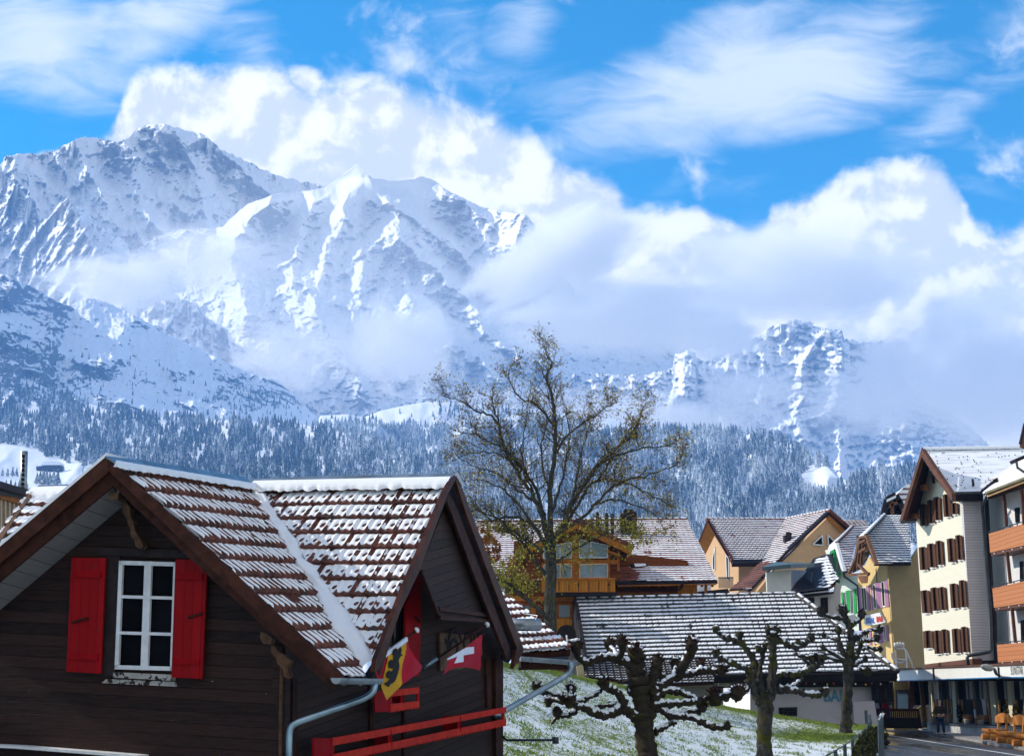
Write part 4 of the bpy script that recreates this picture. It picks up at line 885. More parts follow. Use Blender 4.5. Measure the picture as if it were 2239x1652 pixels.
# ---- bar building
M_BARWALL = mat_plain('pale grey pink plaster', (.47, .43, .47), .85, .06, 1.5, .15, dirt=((.38, .35, .37), 1.2, .62))
M_CONC = mat_plain('stained concrete', (.26, .23, .21), .85, .3, 2, .3)
BR = thing('bar_building', 'low pale bar building under a long steep snow dusted dark tile roof', 'building', P(1600, 1640, 84))
RB = roofplane((1255, 1312), 91, (1740, 1299), 91, (1960, 1468), 84.2)
RB2 = roofplane((1275, 1430), 86.6, (1480, 1425), 86.6, (1275, 1492), 83.2)
tiled_roof(BR, RB, ((1255, 1312), (1740, 1299)), [(1258, 1314), (1740, 1300), (1957, 1464), (1560, 1475), (1273, 1432)], .335, .40, M_TILE2, nu=6, nv=7, lip=.10, roll=.05, sth=.04, bare=.20, seam=.22, boss=False, seed=30)
tiled_roof(BR, RB2, ((1275, 1430), (1480, 1425)), [(1273, 1432), (1560, 1427), (1560, 1492), (1440, 1496), (1279, 1480)], .335, .30, M_TILE2, nu=6, nv=6, lip=.13, roll=.09, sth=.03, bare=.42, seam=.3, seed=31)
ridge_caps(BR, RB.hit(1256, 1310, .05), RB.hit(1740, 1298, .05), .12, .62, M_TILE2)
ridge_caps(BR, RB.hit(1742, 1300, .1), RB.hit(1962, 1467, .1), .15, .62, M_TILE2)
m = MB(); m.slab(RB, [(1253, 1308), (1260, 1310), (1276, 1432), (1270, 1434)], .35, .1); m.build('verge_board', M_DKFAS, BR)
m = MB(); m.prism([P(1741, 1302, 91), P(1960, 1478, 84.2), P(1962, 1478, 96), P(1741, 1302, 97)], (0, 0, -.1)); m.build('roof', M_TILE2, BR)
slabpart(BR, 'gable_wall', vplane(1255, 91, 1276, 84.6), [(1256, 1318), (1276, 1436), (1278, 1600), (1230, 1620), (1240, 1440)], .2, M_BLACK)
m = MB(); m.prism([P(1560, 1477, 84.0), P(1962, 1468, 84.0), P(1960, 1489, 84.2), P(1560, 1492, 84.2)], (0, .35, 0)); m.build('eaves_board', M_DKFAS, BR)
m = MB(); m.prism([P(1560, 1474, 83.9), P(1962, 1465, 83.9), P(1963, 1470, 83.9), P(1560, 1479, 83.9)], (0, -.16, 0)); m.build('gutter', M_DKFAS, BR)
m = MB(); m.prism([P(1560, 1490, 84.6), P(1945, 1487, 84.6), P(1940, 1500, 84.8), P(1560, 1503, 84.8)], (0, .6, 0)); m.build('eaves_beam', M_BLACK, BR)
fw_ = front(85.4)
slabpart(BR, 'wall', fw_, z5v((-200, 880), (875, 880), (905, 1000), (935, 1260), (700, 1400), (-200, 1400)), .3, M_BARWALL)
slabpart(BR, 'concrete_band', front(84.4), z3((1430, 1168), (1850, 1168), (1850, 1212), (1400, 1215)), .3, M_CONC)
slabpart(BR, 'wall', vplane(1290, 84.6, 1700, 87.5), z3((1290, 1216), (1700, 1212), (1700, 1500), (1290, 1500)), .3, M_BARWALL)
slabpart(BR, 'low_wall', front(84.8), z5v((710, 1020), (900, 1015), (935, 1250), (722, 1215)), .5, M_BARWALL)
slabpart(BR, 'corner_pillar', front(84.2), z3((775, 1085), (815, 1075), (830, 1160), (783, 1150)), .4, mat_plain('ochre plaster', (.42, .34, .20), .8, .15, 3, .2))
window(BR, fw_, z5v((47, 1075), (212, 1070), (212, 1150), (50, 1150)), M_DKFAS, .07, 4, 2, .05, .03)
for k, (x0, x1) in enumerate(((880, 925), (930, 990), (995, 1065))):
    window(BR, front(84.9), z5v((x0, 860), (x1, 858), (x1+3, 1008), (x0+4, 1012)), M_DKFAS, .07, 2, 1, .05, .05+.003*k)
slabpart(BR, 'dark_backing', front(85.3), z5v((872, 850), (1072, 845), (1078, 1030), (885, 1030)), .1, M_GLASS)  # dark backing sheet put behind the windows, hides the yellow wall beyond
def text3d(txt, pos, size, mat, parent, name, rot=(math.pi/2, 0, 0), ext=.02, squeeze=1.0, bold=0.0, shear=0.0):
    c = D.curves.new(name, 'FONT'); c.body = txt; c.size = size; c.extrude = ext; c.offset = bold; c.resolution_u = 2; c.shear = shear
    o = D.objects.new(name, c); COL.objects.link(o); o.location = pos; o.rotation_euler = rot; o.scale = (squeeze, 1, 1)
    bpy.context.view_layer.update(); me = D.meshes.new_from_object(o.evaluated_get(bpy.context.evaluated_depsgraph_get())); mw = o.matrix_world.copy(); D.objects.remove(o)
    me.materials.clear(); me.materials.append(mat); me.transform(mw)
    o = D.objects.new(name, me); COL.objects.link(o)
    if parent: o.parent = parent; me.transform(world_of(parent).inverted())
    return o
M_BLUET = mat_plain('faded blue letter paint', (.10, .25, .36), .8, .08, 3, .1)
a_ = fw_.hit(*z5v((448, 1020)), .03); b_ = fw_.hit(*z5v((548, 1020)), .03)
text3d("BAR", a_, (b_-a_).length*1.40, M_BLUET, BR, 'lettering', squeeze=.82, bold=.025, ext=.012)
M_BULBS = [mat_plain('white bulb', (.8, .8, .8), .4), mat_plain('yellow bulb', (.8, .6, .05), .4), mat_plain('red bulb', (.7, .05, .03), .4)]
LS = thing('light_string', 'string of small coloured bulbs under the bar building eaves', 'lights', P(1760, 1518, 84.3))
for i, x in enumerate((1570, 1590, 1610, 1630, 1655, 1690, 1722, 1737, 1762, 1780, 1808, 1822, 1870, 1892, 1905, 1925)):
    m = MB(); m.ball(P(x, 1494+1.5*math.sin(i*2.1), 84.3), .045, 6, 4); m.build('bulb', M_BULBS[i*7 % 3], LS, True)
m = MB(); m.tube([P(1562+i*12.5, 1493+1.5*math.sin(i), 84.32) for i in range(30)], .008, 4); m.build('cable', M_DKFAS, LS)
# satellite dish
SD = thing('satellite_dish', 'black round satellite dish on a bracket at the left end of the dark tiled roof', 'dish', P(1230, 1420, 82))
c = P(*z3((712, 885)), 82.4); m = MB(); R_ = .48; V = []; F_ = []
rg = 6; sg = 24
for i in range(rg+1):
    for k in range(sg): a = 2*math.pi*k/sg; r = R_*i/rg; V.append(c+Vector((r*math.cos(a), .12*(r/R_)**2*-1+.1, r*math.sin(a)*.98)))
for i in range(rg):
    for k in range(sg): k2 = (k+1) % sg; F_.append((i*sg+k, i*sg+k2, (i+1)*sg+k2, (i+1)*sg+k))
V2 = [v+Vector((0, .05, 0)) for v in V]; n0 = len(V); m.add(V+V2, F_+[tuple(n0+i for i in f[::-1]) for f in F_]); m.build('dish', M_DKFAS, SD, True)
m = MB(); m.tube([P(*z3((712, 890)), 81.6), P(*z3((715, 915)), 81.6), P(*z3((718, 1010)), 81.8)], .04, 8); m.tube([P(*z3((716, 922)), 81.6), P(*z3((772, 918)), 82.5)], .03, 6); m.build('bracket', M_WHITE, SD, True)

# ---- peach house with two snowy gables
M_PEACH = mat_plain('peach plaster', (.60, .37, .20), .85, .06, 2, .1)
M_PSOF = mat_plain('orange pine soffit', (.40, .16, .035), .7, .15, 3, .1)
PH = thing('house', 'peach plastered house with two snow dusted red tile gables', 'house', P(1680, 1560, 135))
p1 = roofplane(z4v((360, 348)), 138, z4v((1050, 350)), 141, z4v((580, 728)), 129)
tiled_roof(PH, p1, (z4v((360, 348)), z4v((1050, 350))), z4v((360, 348), (1050, 350), (865, 705), (580, 705)), .38, .42, M_TILE3, nu=4, nv=6, lip=.08, roll=.05, sth=.03, bare=.19, seam=.08, seed=40)
p2 = roofplane(z4v((1050, 350)), 141, z4v((1440, 272)), 134, z4v((750, 955)), 122)
def cover_ph(uu, vv, base):
    b1 = np.array(p2.hit(*z4v((720, 860)))); return 4*(np.hypot((base[..., 0]-b1[0])/2.6, (base[..., 2]-b1[2])/1.6)-1)+.8*fbm(uu, vv, 3)
tiled_roof(PH, p2, (z4v((1050, 350)), z4v((1440, 272))), z4v((1048, 352), (1440, 274), (1090, 600), (748, 955), (548, 972), (700, 850), (860, 705)), .38, .42, M_TILE3, nu=4, nv=6, lip=.08, roll=.05, sth=.03, bare=.19, seam=.08, seed=41, cover=cover_ph)
ridge_caps(PH, p1.hit(*z4v((360, 346))), p1.hit(*z4v((1048, 348))), .14, .5, M_ROOFR); ridge_caps(PH, p2.hit(*z4v((1050, 348))), p2.hit(*z4v((1440, 270))), .14, .5, M_ROOFR)
ridge_caps(PH, p1.hit(*z4v((358, 350)), .05), p1.hit(*z4v((582, 712)), .05), .15, .5, M_ROOFR, False)
m = MB(); m.slab(p1, z4v((575, 700), (870, 700), (855, 732), (582, 735)), .3, .05); m.build('gutter', M_DKFAS, PH)
gl_ = vplane(1583, 137, 1660, 131)
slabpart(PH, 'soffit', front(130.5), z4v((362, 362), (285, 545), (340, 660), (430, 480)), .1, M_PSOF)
slabpart(PH, 'barge_board', front(130), z4v((358, 345), (370, 360), (290, 560), (280, 545)), .2, M_ROOFR)
slabpart(PH, 'barge_board', front(130), z4v((362, 362), (372, 355), (585, 720), (575, 735)), .25, M_DKFAS)
slabpart(PH, 'wall', gl_, z4v((415, 480), (500, 612), (580, 735), (640, 740), (640, 1010), (330, 1010), (345, 650)), .4, M_PEACH)
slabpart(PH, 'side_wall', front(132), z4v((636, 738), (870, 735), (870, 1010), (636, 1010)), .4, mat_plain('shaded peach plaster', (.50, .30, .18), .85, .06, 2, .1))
for q in (((408, 690), (428, 590), (428, 795), (410, 790)), ((525, 660), (548, 690), (550, 880), (535, 880))): glz(PH, gl_, z4v(*q), M_GLASS, M_WHITE, .08)
slabpart(PH, 'terrace', front(128), z4v((275, 985), (540, 958), (560, 1000), (275, 1020)), 2, M_DKFAS); slabpart(PH, 'terrace_wall', front(128.5), z4v((270, 930), (390, 925), (390, 985), (270, 985)), .3, M_WHITE)
m = MB()
for i in range(14): x = 462+i*9.5; m.strip(P(*z4v((x, 862)), 128), P(*z4v((x, 955)), 128), (0, -1, 0), .05, .05)
m.strip(P(*z4v((455, 862)), 127.98), P(*z4v((590, 860)), 127.98), (0, -1, 0), .08, .08); m.build('railing', M_DARKMETAL, PH)
gr = vplane(1730, 128, 1870, 131)
slabpart(PH, 'gable_wall', gr, z4v((1435, 320), (1560, 470), (1620, 560), (1620, 900), (1300, 1010), (780, 1010), (870, 900), (1000, 745)), .4, M_PEACH, -.6)
slabpart(PH, 'barge_board', gr, z4v((1440, 272), (1445, 298), (1080, 640), (752, 975), (735, 985), (740, 960), (1070, 620)), .5, M_DKFAS, .1)
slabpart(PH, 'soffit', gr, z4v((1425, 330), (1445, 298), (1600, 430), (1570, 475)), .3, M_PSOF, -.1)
slabpart(PH, 'barge_board', gr, z4v((1438, 272), (1470, 290), (1615, 418), (1600, 440), (1445, 300)), .4, M_DKFAS, .15)
ridge_caps(PH, gr.hit(*z4v((1440, 268)), .3), gr.hit(*z4v((1612, 415)), .3), .15, .5, M_ROOFR, False)
for q in (((1292, 568), (1375, 488), (1380, 574)), ((1425, 483), (1480, 540), (1475, 570), (1430, 572))): glz(PH, gr.off(-.5), z4v(*q), M_GLASS, M_WHITE, .08)
p3_ = roofplane(z4v((1545, 355)), 150, z4v((1755, 355)), 150, z4v((1640, 420)), 147)
tiled_roof(PH, p3_, (z4v((1545, 355)), z4v((1755, 355))), z4v((1545, 355), (1755, 355), (1790, 420), (1600, 420)), .38, .42, M_TILE3, nu=3, nv=5, lip=.08, roll=.05, sth=.03, bare=.26, seam=.1, seed=42)
m = MB(); m.prism([P(*z4v((1042, 485)), 131), P(*z4v((1105, 470)), 131), P(*z4v((1105, 520)), 131), P(*z4v((1045, 575)), 131)], (0, .8, 0)); m.tube([P(*z4v((1080, 480)), 131.3), P(*z4v((1080, 462)), 131.3)], .25, 8); m.build('chimney', M_DKFAS, PH)
# ---- white dormer block and grey house
GH = thing('house', 'small white house with a flat roofed dormer and a snow covered sheet roof', 'house', P(1840, 1560, 112))
fg = front(113)
slabpart(GH, 'dormer_wall', fg, z4v((880, 815), (1100, 785), (1100, 1020), (890, 1020)), .3, mat_plain('white dormer plaster', (.66, .68, .64), .8, .05, 2, .1))
m = MB(); m.prism([P(*z4v((1100, 790)), 113), P(*z4v((1240, 800)), 117), P(*z4v((1104, 985)), 113.1)], (.05, .2, 0)); m.build('dormer_side', mat_plain('blue grey sheet', (.35, .42, .52), .6, .1, 2, .1), GH)
m = MB(); m.prism([P(*z4v((845, 800)), 112), P(*z4v((1095, 775)), 112), P(*z4v((1310, 765)), 118), P(*z4v((960, 752)), 119)], (0, 0, .25)); m.build('flat_roof', mat_plain('dark green sheet', (.07, .12, .13), .5, .2, 2, .1), GH)
m = MB(); m.prism([P(*z4v((1300, 690)), 122)]+[P(*z4v((1470, 640)), 122), P(*z4v((1500, 900)), 113), P(*z4v((1430, 955)), 111), P(*z4v((1150, 990)), 111), P(*z4v((1100, 970)), 112)], (0, 0, -.15)); m.build('roof', M_DKFAS, GH)
rp_ = roofplane(z4v((1300, 690)), 122, z4v((1470, 640)), 122, z4v((1430, 955)), 111)
tiled_roof(GH, rp_, (z4v((1150, 985)), z4v((1430, 955))), z4v((1295, 780), (1330, 700), (1420, 680), (1520, 880), (1430, 955), (1150, 985), (1240, 830)), .6, .9, M_DKFAS, nu=4, nv=8, lip=.05, roll=.05, sth=.06, bare=.10, seam=.16, seed=44)
m = MB(); m.slab(rp_, z4v((1240, 790), (1285, 800), (1275, 890), (1240, 880)), .2, .7); m.build('vent', M_DKFAS, GH)
slabpart(GH, 'fascia', front(111), z4v((1150, 990), (1440, 955), (1440, 985), (1160, 1010)), .3, mat_plain('grey white fascia', (.50, .52, .55), .7, .05, 2, .1))
slabpart(GH, 'wall', front(112), z4v((1160, 1000), (1480, 985), (1500, 900), (1540, 930), (1540, 1400), (1160, 1400)), .3, mat_plain('grey white plaster', (.60, .60, .58), .8, .05, 2, .1))
slabpart(GH, 'awning', front(111.4), z4v((1200, 1010), (1480, 985), (1480, 1000), (1210, 1040)), 1.0, M_DKFAS)
for x0, x1 in ((1250, 1305), (1360, 1425)): window(GH, front(111.95), z4v((x0, 1040), (x1, 1035), (x1+3, 1170), (x0+3, 1180)), M_DKFAS, .08, 2, 1, .05, .03)
# ---- house with green shutters
M_GREEN = mat_plain('bright green paint', (.02, .30, .07), .6, .2, 4, .1, spec=.1)
M_LWHITE = mat_plain('greenish white plaster', (.62, .66, .58), .8, .05, 2, .1)
NH = thing('house', 'white house with bright green shutters and green eaves brackets', 'house', P(1880, 1560, 122))
gn = vplane(1800, 130, 1878, 119)
slabpart(NH, 'wall', gn, z4v((1400, 620), (1500, 590), (1560, 800), (1690, 860), (1705, 1330), (1540, 1330), (1500, 900)), .3, M_LWHITE)
rn = roofplane(z4v((1650, 412)), 130, z4v((1850, 405)), 132, z4v((1600, 805)), 118)
tiled_roof(NH, rn, (z4v((1650, 412)), z4v((1850, 405))), z4v((1645, 412), (1800, 404), (1800, 470), (1680, 500), (1610, 800), (1565, 812), (1515, 650), (1500, 555)), .38, .42, M_TILE3, nu=4, nv=6, lip=.08, roll=.05, sth=.03, bare=.19, seam=.08, seed=46)
m = MB(); m.prism([P(*z4v((1645, 408)), 130), P(*z4v((1500, 552)), 123), P(*z4v((1435, 580)), 127), P(*z4v((1600, 430)), 131)], (0, 0, -.2)); m.build('roof', M_SNOW, NH)
ridge_caps(NH, P(*z4v((1645, 408)), 129.9), P(*z4v((1500, 552)), 122.8), .13, .5, M_ROOFR)
slabpart(NH, 'barge_board', vplane(1788, 128, 1850, 117.6), z4v((1430, 592), (1497, 552), (1565, 800), (1548, 810), (1490, 605), (1445, 630), (1410, 880), (1395, 890)), .2, M_WHITE)
gs = vplane(1792, 128.6, 1852, 118)
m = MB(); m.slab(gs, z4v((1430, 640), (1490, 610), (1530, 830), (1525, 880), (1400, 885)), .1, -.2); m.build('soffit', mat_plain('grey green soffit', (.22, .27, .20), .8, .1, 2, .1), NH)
for q in (((1448, 660), (1492, 618)), ((1440, 650), (1415, 880)), ((1492, 620), (1480, 830)), ((1420, 828), (1530, 830)), ((1455, 845), (1525, 900))):
    m = MB(); m.strip(gs.hit(*z4v(q[0]), .05), gs.hit(*z4v(q[1]), .05), gs.n, .18, .18); m.build('bracket', M_GREEN, NH)
zb = zf(3150, 2130, 6.12)
def shut(parent, pl, q, mat, t=.08, off=.06): m = MB(); m.slab(pl, q, t, off); return m.build('shutter', mat, parent)
for x0, x1, y0, y1 in ((20, 60, 555, 900), (135, 210, 515, 1000), (300, 355, 480, 1050)): shut(NH, gn, zb((x0, y0), (x1, y0-15), (x1+25, y1-20), (x0+22, y1)), M_GREEN)
for x0, x1, y0, y1 in ((68, 130, 535, 930), (230, 298, 490, 1060)): window(NH, gn, zb((x0, y0), (x1, y0-12), (x1+22, y1-12), (x0+20, y1)), M_WHITE, .07, 2, 1, .05, .03)
mb = MB(); mb.tube([P(*z4v((1565, 815)), 117.5), P(*z4v((1572, 850)), 117.5), P(*z4v((1690, 935)), 118), P(*z4v((1712, 1330)), 118)], .09, 7); mb.build('downpipe', M_DARKMETAL, NH, True)
m = MB(); m.slab(front(117.2), zb((190, 1080), (350, 1060), (400, 1140), (390, 1330), (160, 1330), (150, 1180)), .2); m.build('awning', M_WHITE, NH)
# ---- yellow house
M_YEL = mat_plain('yellow plaster', (.66, .47, .20), .8, .05, 2, .1)
M_YEL_SHADE = mat_plain('shaded yellow plaster', (.43, .32, .17), .85, .06, 1.5, .15)  # yellow plaster darkened: shade of the camera-facing side put into the colour
M_LILAC = mat_boards('lilac louvre', (.40, .20, .36), (0, 0, 1), .12, .1, .7, .15, spec=.1)
M_BRWN = mat_plain('brown timber', (.16, .07, .03), .65, .25, 3, .2)
YH = thing('house', 'yellow house with lilac shutters under a half hipped tile roof', 'house', P(1960, 1580, 110))
gy = vplane(1878, 117, 1957, 109.0)
slabpart(YH, 'wall', gy, z4v((1690, 860), (1790, 680), (1830, 740), (1955, 755), (1972, 1100))+[(1963, 1600), (1900, 1600), (1888, 1420)], .4, M_YEL)
slabpart(YH, 'side_wall', front(109.1), z4v((1955, 755), (2124, 750))+[(2030, 1160), (2030, 1600), (1963, 1600), (1955, 1420)], .4, M_YEL_SHADE)
ry = roofplane(z4v((1930, 312)), 114, z4v((2124, 312)), 114, z4v((1850, 742)), 106)
tiled_roof(YH, ry, (z4v((1930, 312)), z4v((2124, 312))), z4v((1928, 312), (2140, 312), (2160, 740), (1845, 742), (1790, 620), (1760, 490)), .36, .42, M_TILE2, nu=4, nv=7, lip=.08, roll=.06, sth=.035, bare=.18, seam=.16, seed=50)
m = MB(); m.prism([P(*z4v((1928, 310)), 114), P(*z4v((1760, 488)), 107.5), P(*z4v((1690, 505)), 112), P(*z4v((1880, 330)), 116)], (0, 0, -.2)); m.build('roof', M_SNOW, YH)
ridge_caps(YH, P(*z4v((1928, 308)), 113.9), P(*z4v((1760, 486)), 107.3), .13, .5, M_TILE2)
m = MB(); m.prism([P(*z4v((1845, 740)), 105.9), P(*z4v((2160, 738)), 105.9), P(*z4v((2160, 752)), 105.9), P(*z4v((1850, 752)), 105.9)], (0, .5, 0)); m.prism([P(*z4v((1850, 750)), 106), P(*z4v((2160, 750)), 106), P(*z4v((2160, 745)), 109.2), P(*z4v((1950, 748)), 109.2)], (0, 0, .08)); m.build('eaves', M_DKFAS, YH)
gv = vplane(1858, 114.5, 1905, 106.6)
slabpart(YH, 'barge_board', gv, z4v((1690, 500), (1760, 482), (1850, 742), (1838, 745), (1752, 505), (1705, 520), (1668, 700), (1600, 842), (1590, 835), (1655, 690)), .2, M_BRWN)
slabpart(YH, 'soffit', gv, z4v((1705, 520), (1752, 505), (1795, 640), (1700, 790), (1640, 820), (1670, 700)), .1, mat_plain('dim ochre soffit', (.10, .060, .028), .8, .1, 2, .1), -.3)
for q in (((1715, 540), (1690, 780)), ((1740, 560), (1720, 740)), ((1700, 560), (1760, 530)), ((1600, 838), (1790, 825)), ((1690, 740), (1785, 835)), ((1700, 640), (1765, 600))):
    m = MB(); m.strip(gv.hit(*z4v(q[0]), .02), gv.hit(*z4v(q[1]), .02), gv.n, .16, .16); m.build('bracket', M_BRWN, YH)
m = MB(); m.slab(gy, zb((395, 180), (470, 170), (640, 165), (620, 330), (480, 340)), .1, .03); m.build('brace_plate', M_BRWN, YH)
for x0, x1, y0, y1 in ((418, 470, 450, 1000), (600, 655, 405, 970), (692, 735, 380, 950), (810, 868, 335, 920), (870, 930, 320, 915), (1012, 1085, 280, 885)): shut(YH, gy, zb((x0, y0), (x1, y0-8), (x1+35, y1-5), (x0+38, y1)), M_LILAC)
for x0, x1, y0, y1 in ((480, 600, 430, 985), (745, 812, 360, 940), (940, 1015, 300, 895)): window(YH, gy, zb((x0, y0), (x1, y0-14), (x1+35, y1-10), (x0+38, y1)), M_CREAM, .10, 2 if x1-x0 > 90 else 1, 1, .06, .03)
for x0, x1, y0, y1 in ((500, 530, 1410, 1760), (660, 700, 1370, 1760), (760, 785, 1365, 1760), (875, 930, 1350, 1720), (935, 985, 1335, 1700), (1040, 1090, 1310, 1668)): shut(YH, gy, zb((x0, y0), (x1, y0-8), (x1+25, y1-5), (x0+28, y1)), M_LILAC)
for x0, x1, y0, y1 in ((535, 655, 1385, 1760), (790, 870, 1350, 1730), (990, 1040, 1318, 1680)): window(YH, gy, zb((x0, y0), (x1, y0-14), (x1+28, y1-10), (x0+28, y1)), M_CREAM, .10, 2 if x1-x0 > 90 else 1, 1, .06, .03)
m = MB(); m.tube([gy.hit(*zb((825, 0)), .1), gy.hit(*zb((840, 330)), .1)], .03, 6); m.build('cable', M_DARKMETAL, YH)
SG = thing('banner_sign', 'curved white banner with blue and red letters on the yellow facade', 'sign', gy.hit(*zb((800, 1160))))
sp = vplane(1892, 113, 1930, 110.5)
slabpart(SG, 'banner', sp, zb((585, 1080), (700, 1060), (800, 1035), (905, 1012), (950, 1110), (1035, 1235), (900, 1275), (760, 1300), (600, 1315), (540, 1250), (560, 1190)), .1, M_WHITE, .7)
M_BL = mat_plain('blue sign paint', (.06, .16, .52), .6, .1); M_RD = mat_plain('red sign paint', (.70, .05, .03), .6, .1)
for txt, q0, q1, mt_, sz in (("STAL", (590, 1265), (815, 1240), M_BL, .50), ("BAR", (835, 1232), (985, 1215), M_RD, .54), ("HOTEL", (605, 1140), (755, 1122), M_BL, .5), ("SNACK", (790, 1105), (915, 1085), M_RD, .5)):
    if txt in ("HOTEL", "SNACK"): continue
    a_ = sp.hit(*zb(q0), .74); b_ = sp.hit(*zb(q1), .74); u_ = b_-a_; ang = math.atan2(u_.y, u_.x)
    text3d(txt, a_, sz*1.0, mt_, SG, 'lettering', rot=(math.pi/2, 0, ang), squeeze=math.hypot(u_.x, u_.y)/(sz*.62*len(txt)), ext=.01, bold=.012)
# turret roof behind
TR = thing('house', 'dark gabled attic with a tile roof showing above the yellow house', 'house', P(1950, 1560, 126))
rt = roofplane(z4v((2110, 50)), 128, z4v((2200, 50)), 128, z4v((2060, 130)), 126)
tiled_roof(TR, front(126.5), (z4v((2060, 130)), z4v((2200, 130))), z4v((2124, 40), (2200, 40), (2200, 320), (2090, 300), (2030, 130)), .38, .42, M_TILE3, nu=4, nv=6, lip=.08, roll=.05, sth=.03, bare=.26, seam=.12, seed=55)
slabpart(TR, 'gable_wall', front(127), z4v((1935, 200), (2030, 140), (2100, 300), (2100, 700), (1920, 700)), .3, M_GLASS)
for a, b, w_ in (((2028, 132), (1950, 172), .5), ((1950, 170), (1918, 305), .45), ((2028, 135), (2092, 250), .4), ((1950, 240), (2080, 180), .25), ((1990, 170), (2000, 300), .2)):
    m = MB(); m.strip(P(*z4v(a), 126.2), P(*z4v(b), 126.2), (0, -1, 0), w_, .3); m.build('beam', M_BRWN if w_ < .3 else M_DKFAS, TR)
m = MB(); m.prism([P(*z4v((2028, 132)), 126), P(*z4v((1945, 172)), 126), P(*z4v((2060, 90)), 130), P(*z4v((2124, 40)), 130)], (0, 0, -.2)); m.build('roof', M_SNOW, TR)
# ================================================================ the hotel
HO = thing('hotel', 'tall white hotel with brown shutters, orange balconies and a ground floor arcade', 'hotel', P(2130, 1600, 96))
M_HOTW = mat_boards('white shingle wall', (.74, .70, .56), (0, 0, 1), .16, .03, .8, .02, bd=.003)
M_HOTG = mat_boards('grey brick wall', (.60, .57, .58), (0, 0, 1), .16, .08, .85, .14, bd=.01)
M_HSH = mat_boards('brown louvred shutter', (.105, .048, .024), (0, 0, 1), .10, .2, .6, .2, spec=.1)
M_HDK = mat_plain('dark brown shutter edge', (.045, .018, .012), .6, .2, 4, .1, spec=.1)
M_HSOF = mat_boards('dark brown soffit boards', (.055, .022, .014), (0, 1, 0), .3, .2, .8, .1, spec=.05)
M_BARGE2 = mat_plain('brown fascia', (.13, .060, .040), .6, .2, 3, .2, spec=.1)
M_PANEL = mat_boards('orange balcony boards', (.50, .20, .085), (0, 0, 1), .235, .08, .6, .06, bd=.015, spec=.1)
zh = zf(3560, 2380, 7.511); zr = zf(3600, 1580, 3.515)
HF = vplane(2005, 104, 2122, 96)
slabpart(HO, 'gable_wall', HF, z6v((905, 500), (1100, 760), (1205, 770), (1250, 1650))+z5v((1775, 640), (1775, 655), (1352, 700), (1310, 0))+z6v((790, 1000), (800, 830)), .5, M_HOTW)
HS = Plane(HF.hit(2117, 1300), None, n=(.05, -1, 0))
slabpart(HO, 'side_wall', HS, z6v((1203, 765), (1430, 760), (1480, 1650))+z5v((2005, 660), (1778, 668)), .4, M_HOTG)
slabpart(HO, 'base_band', HF, z5v((1350, 690), (1775, 640), (1778, 690), (1352, 712)), .6, M_BARGE2, .06)
slabpart(HO, 'base_band', HS, z5v((1776, 655), (2003, 652), (2005, 692), (1778, 700)), .5, M_DKFAS, .06)
# roof
RH = roofplane(z6v((840, 312)), 101.5, z6v((1746, 293)), 101.5, z6v((1108, 712)), 95.0)
tiled_roof(HO, RH, (z6v((840, 312)), z6v((1746, 293))), z6v((842, 316), (1900, 290), (1900, 560), (1746, 520), (1575, 560), (1380, 705), (1108, 712)), .6, .42, M_TILE2, nu=3, nv=4, lip=.001, roll=.0, sth=.03, bare=-.3, seam=0, seed=60)
m = MB(); rng = random.Random(5)
for i in range(95):
    x = 900+rng.random()*850; y = 330+rng.random()*330
    if y > 320+(x-840)*1.35: continue
    if y > 690-(x-1380)*.62: continue
    p = RH.hit(*z6v((x, y)), .05); m.ball(p, .045, 5, 3)
m.build('snow_guard', M_DKFAS, HO)
m = MB(); m.slab(RH, z6v((838, 300), (1746, 285), (1746, 296), (842, 314)), .15, .15); m.build('ridge', M_DKFAS, HO)
snow_ridge(HO, RH.hit(*z6v((845, 303)), .2), RH.hit(*z6v((1746, 288)), .2), .25, .12, 3, 80, Vector((0, -.7, -.7)))
m = MB(); m.prism([P(*z6v((1105, 708)), 94.8), P(*z6v((1385, 700)), 94.8), P(*z6v((1385, 768)), 95), P(*z6v((1108, 772)), 95)], (0, .5, 0)); m.build('eaves_fascia', M_DKFAS, HO)
m = MB(); m.tube([P(*z6v((1103, 706)), 94.7), P(*z6v((1385, 700)), 94.7)], .09, 8); m.build('gutter', M_DARKMETAL, HO)
HB = HF.off(1.5)
slabpart(HO, 'barge_board', HB, z6v((838, 312), (1105, 708), (1108, 772), (1085, 745), (840, 385), (832, 340)), .25, M_BARGE2)
slabpart(HO, 'barge_board', HB, z6v((838, 312), (838, 380), (668, 945), (648, 950), (655, 905)), .25, M_BARGE2, .01)
m = MB(); m.prism([HB.hit(*z6v((838, 380)), -.1), HB.hit(*z6v((668, 950)), -.1), HF.hit(*z6v((790, 950)), .01), HF.hit(*z6v((908, 490)), .01)], (0, 0, .06)); m.build('soffit', M_HSOF, HO)
m = MB(); m.prism([HB.hit(*z6v((838, 380)), -.1), HB.hit(*z6v((1085, 745)), -.1), HF.hit(*z6v((1100, 745)), .01), HF.hit(*z6v((908, 490)), .01)], (0, 0, .06)); m.build('soffit', M_HSOF, HO)
for q in (((762, 632), (855, 625), (868, 680), (835, 682), (800, 655), (765, 652)), ((688, 880), (775, 885), (785, 928), (740, 925), (720, 902), (690, 900))): slabpart(HO, 'purlin_end', HF.off(.7), z6v(*q), .3, mat_plain('orange brown beam', (.30, .12, .05), .6, .2, 3, .1))
m = MB(); m.prism([P(*z6v((838, 312)), 103.5), P(*z6v((648, 950)), 105.6), P(*z6v((790, 940)), 108), P(*z6v((900, 312)), 105)], (0, 0, -.2)); m.build('roof', M_TILE2, HO)
slabpart(HO, 'vent_pipe', front(95.5), z6v((1288, 575), (1300, 580), (1310, 640), (1293, 645)), .2, M_DKFAS)
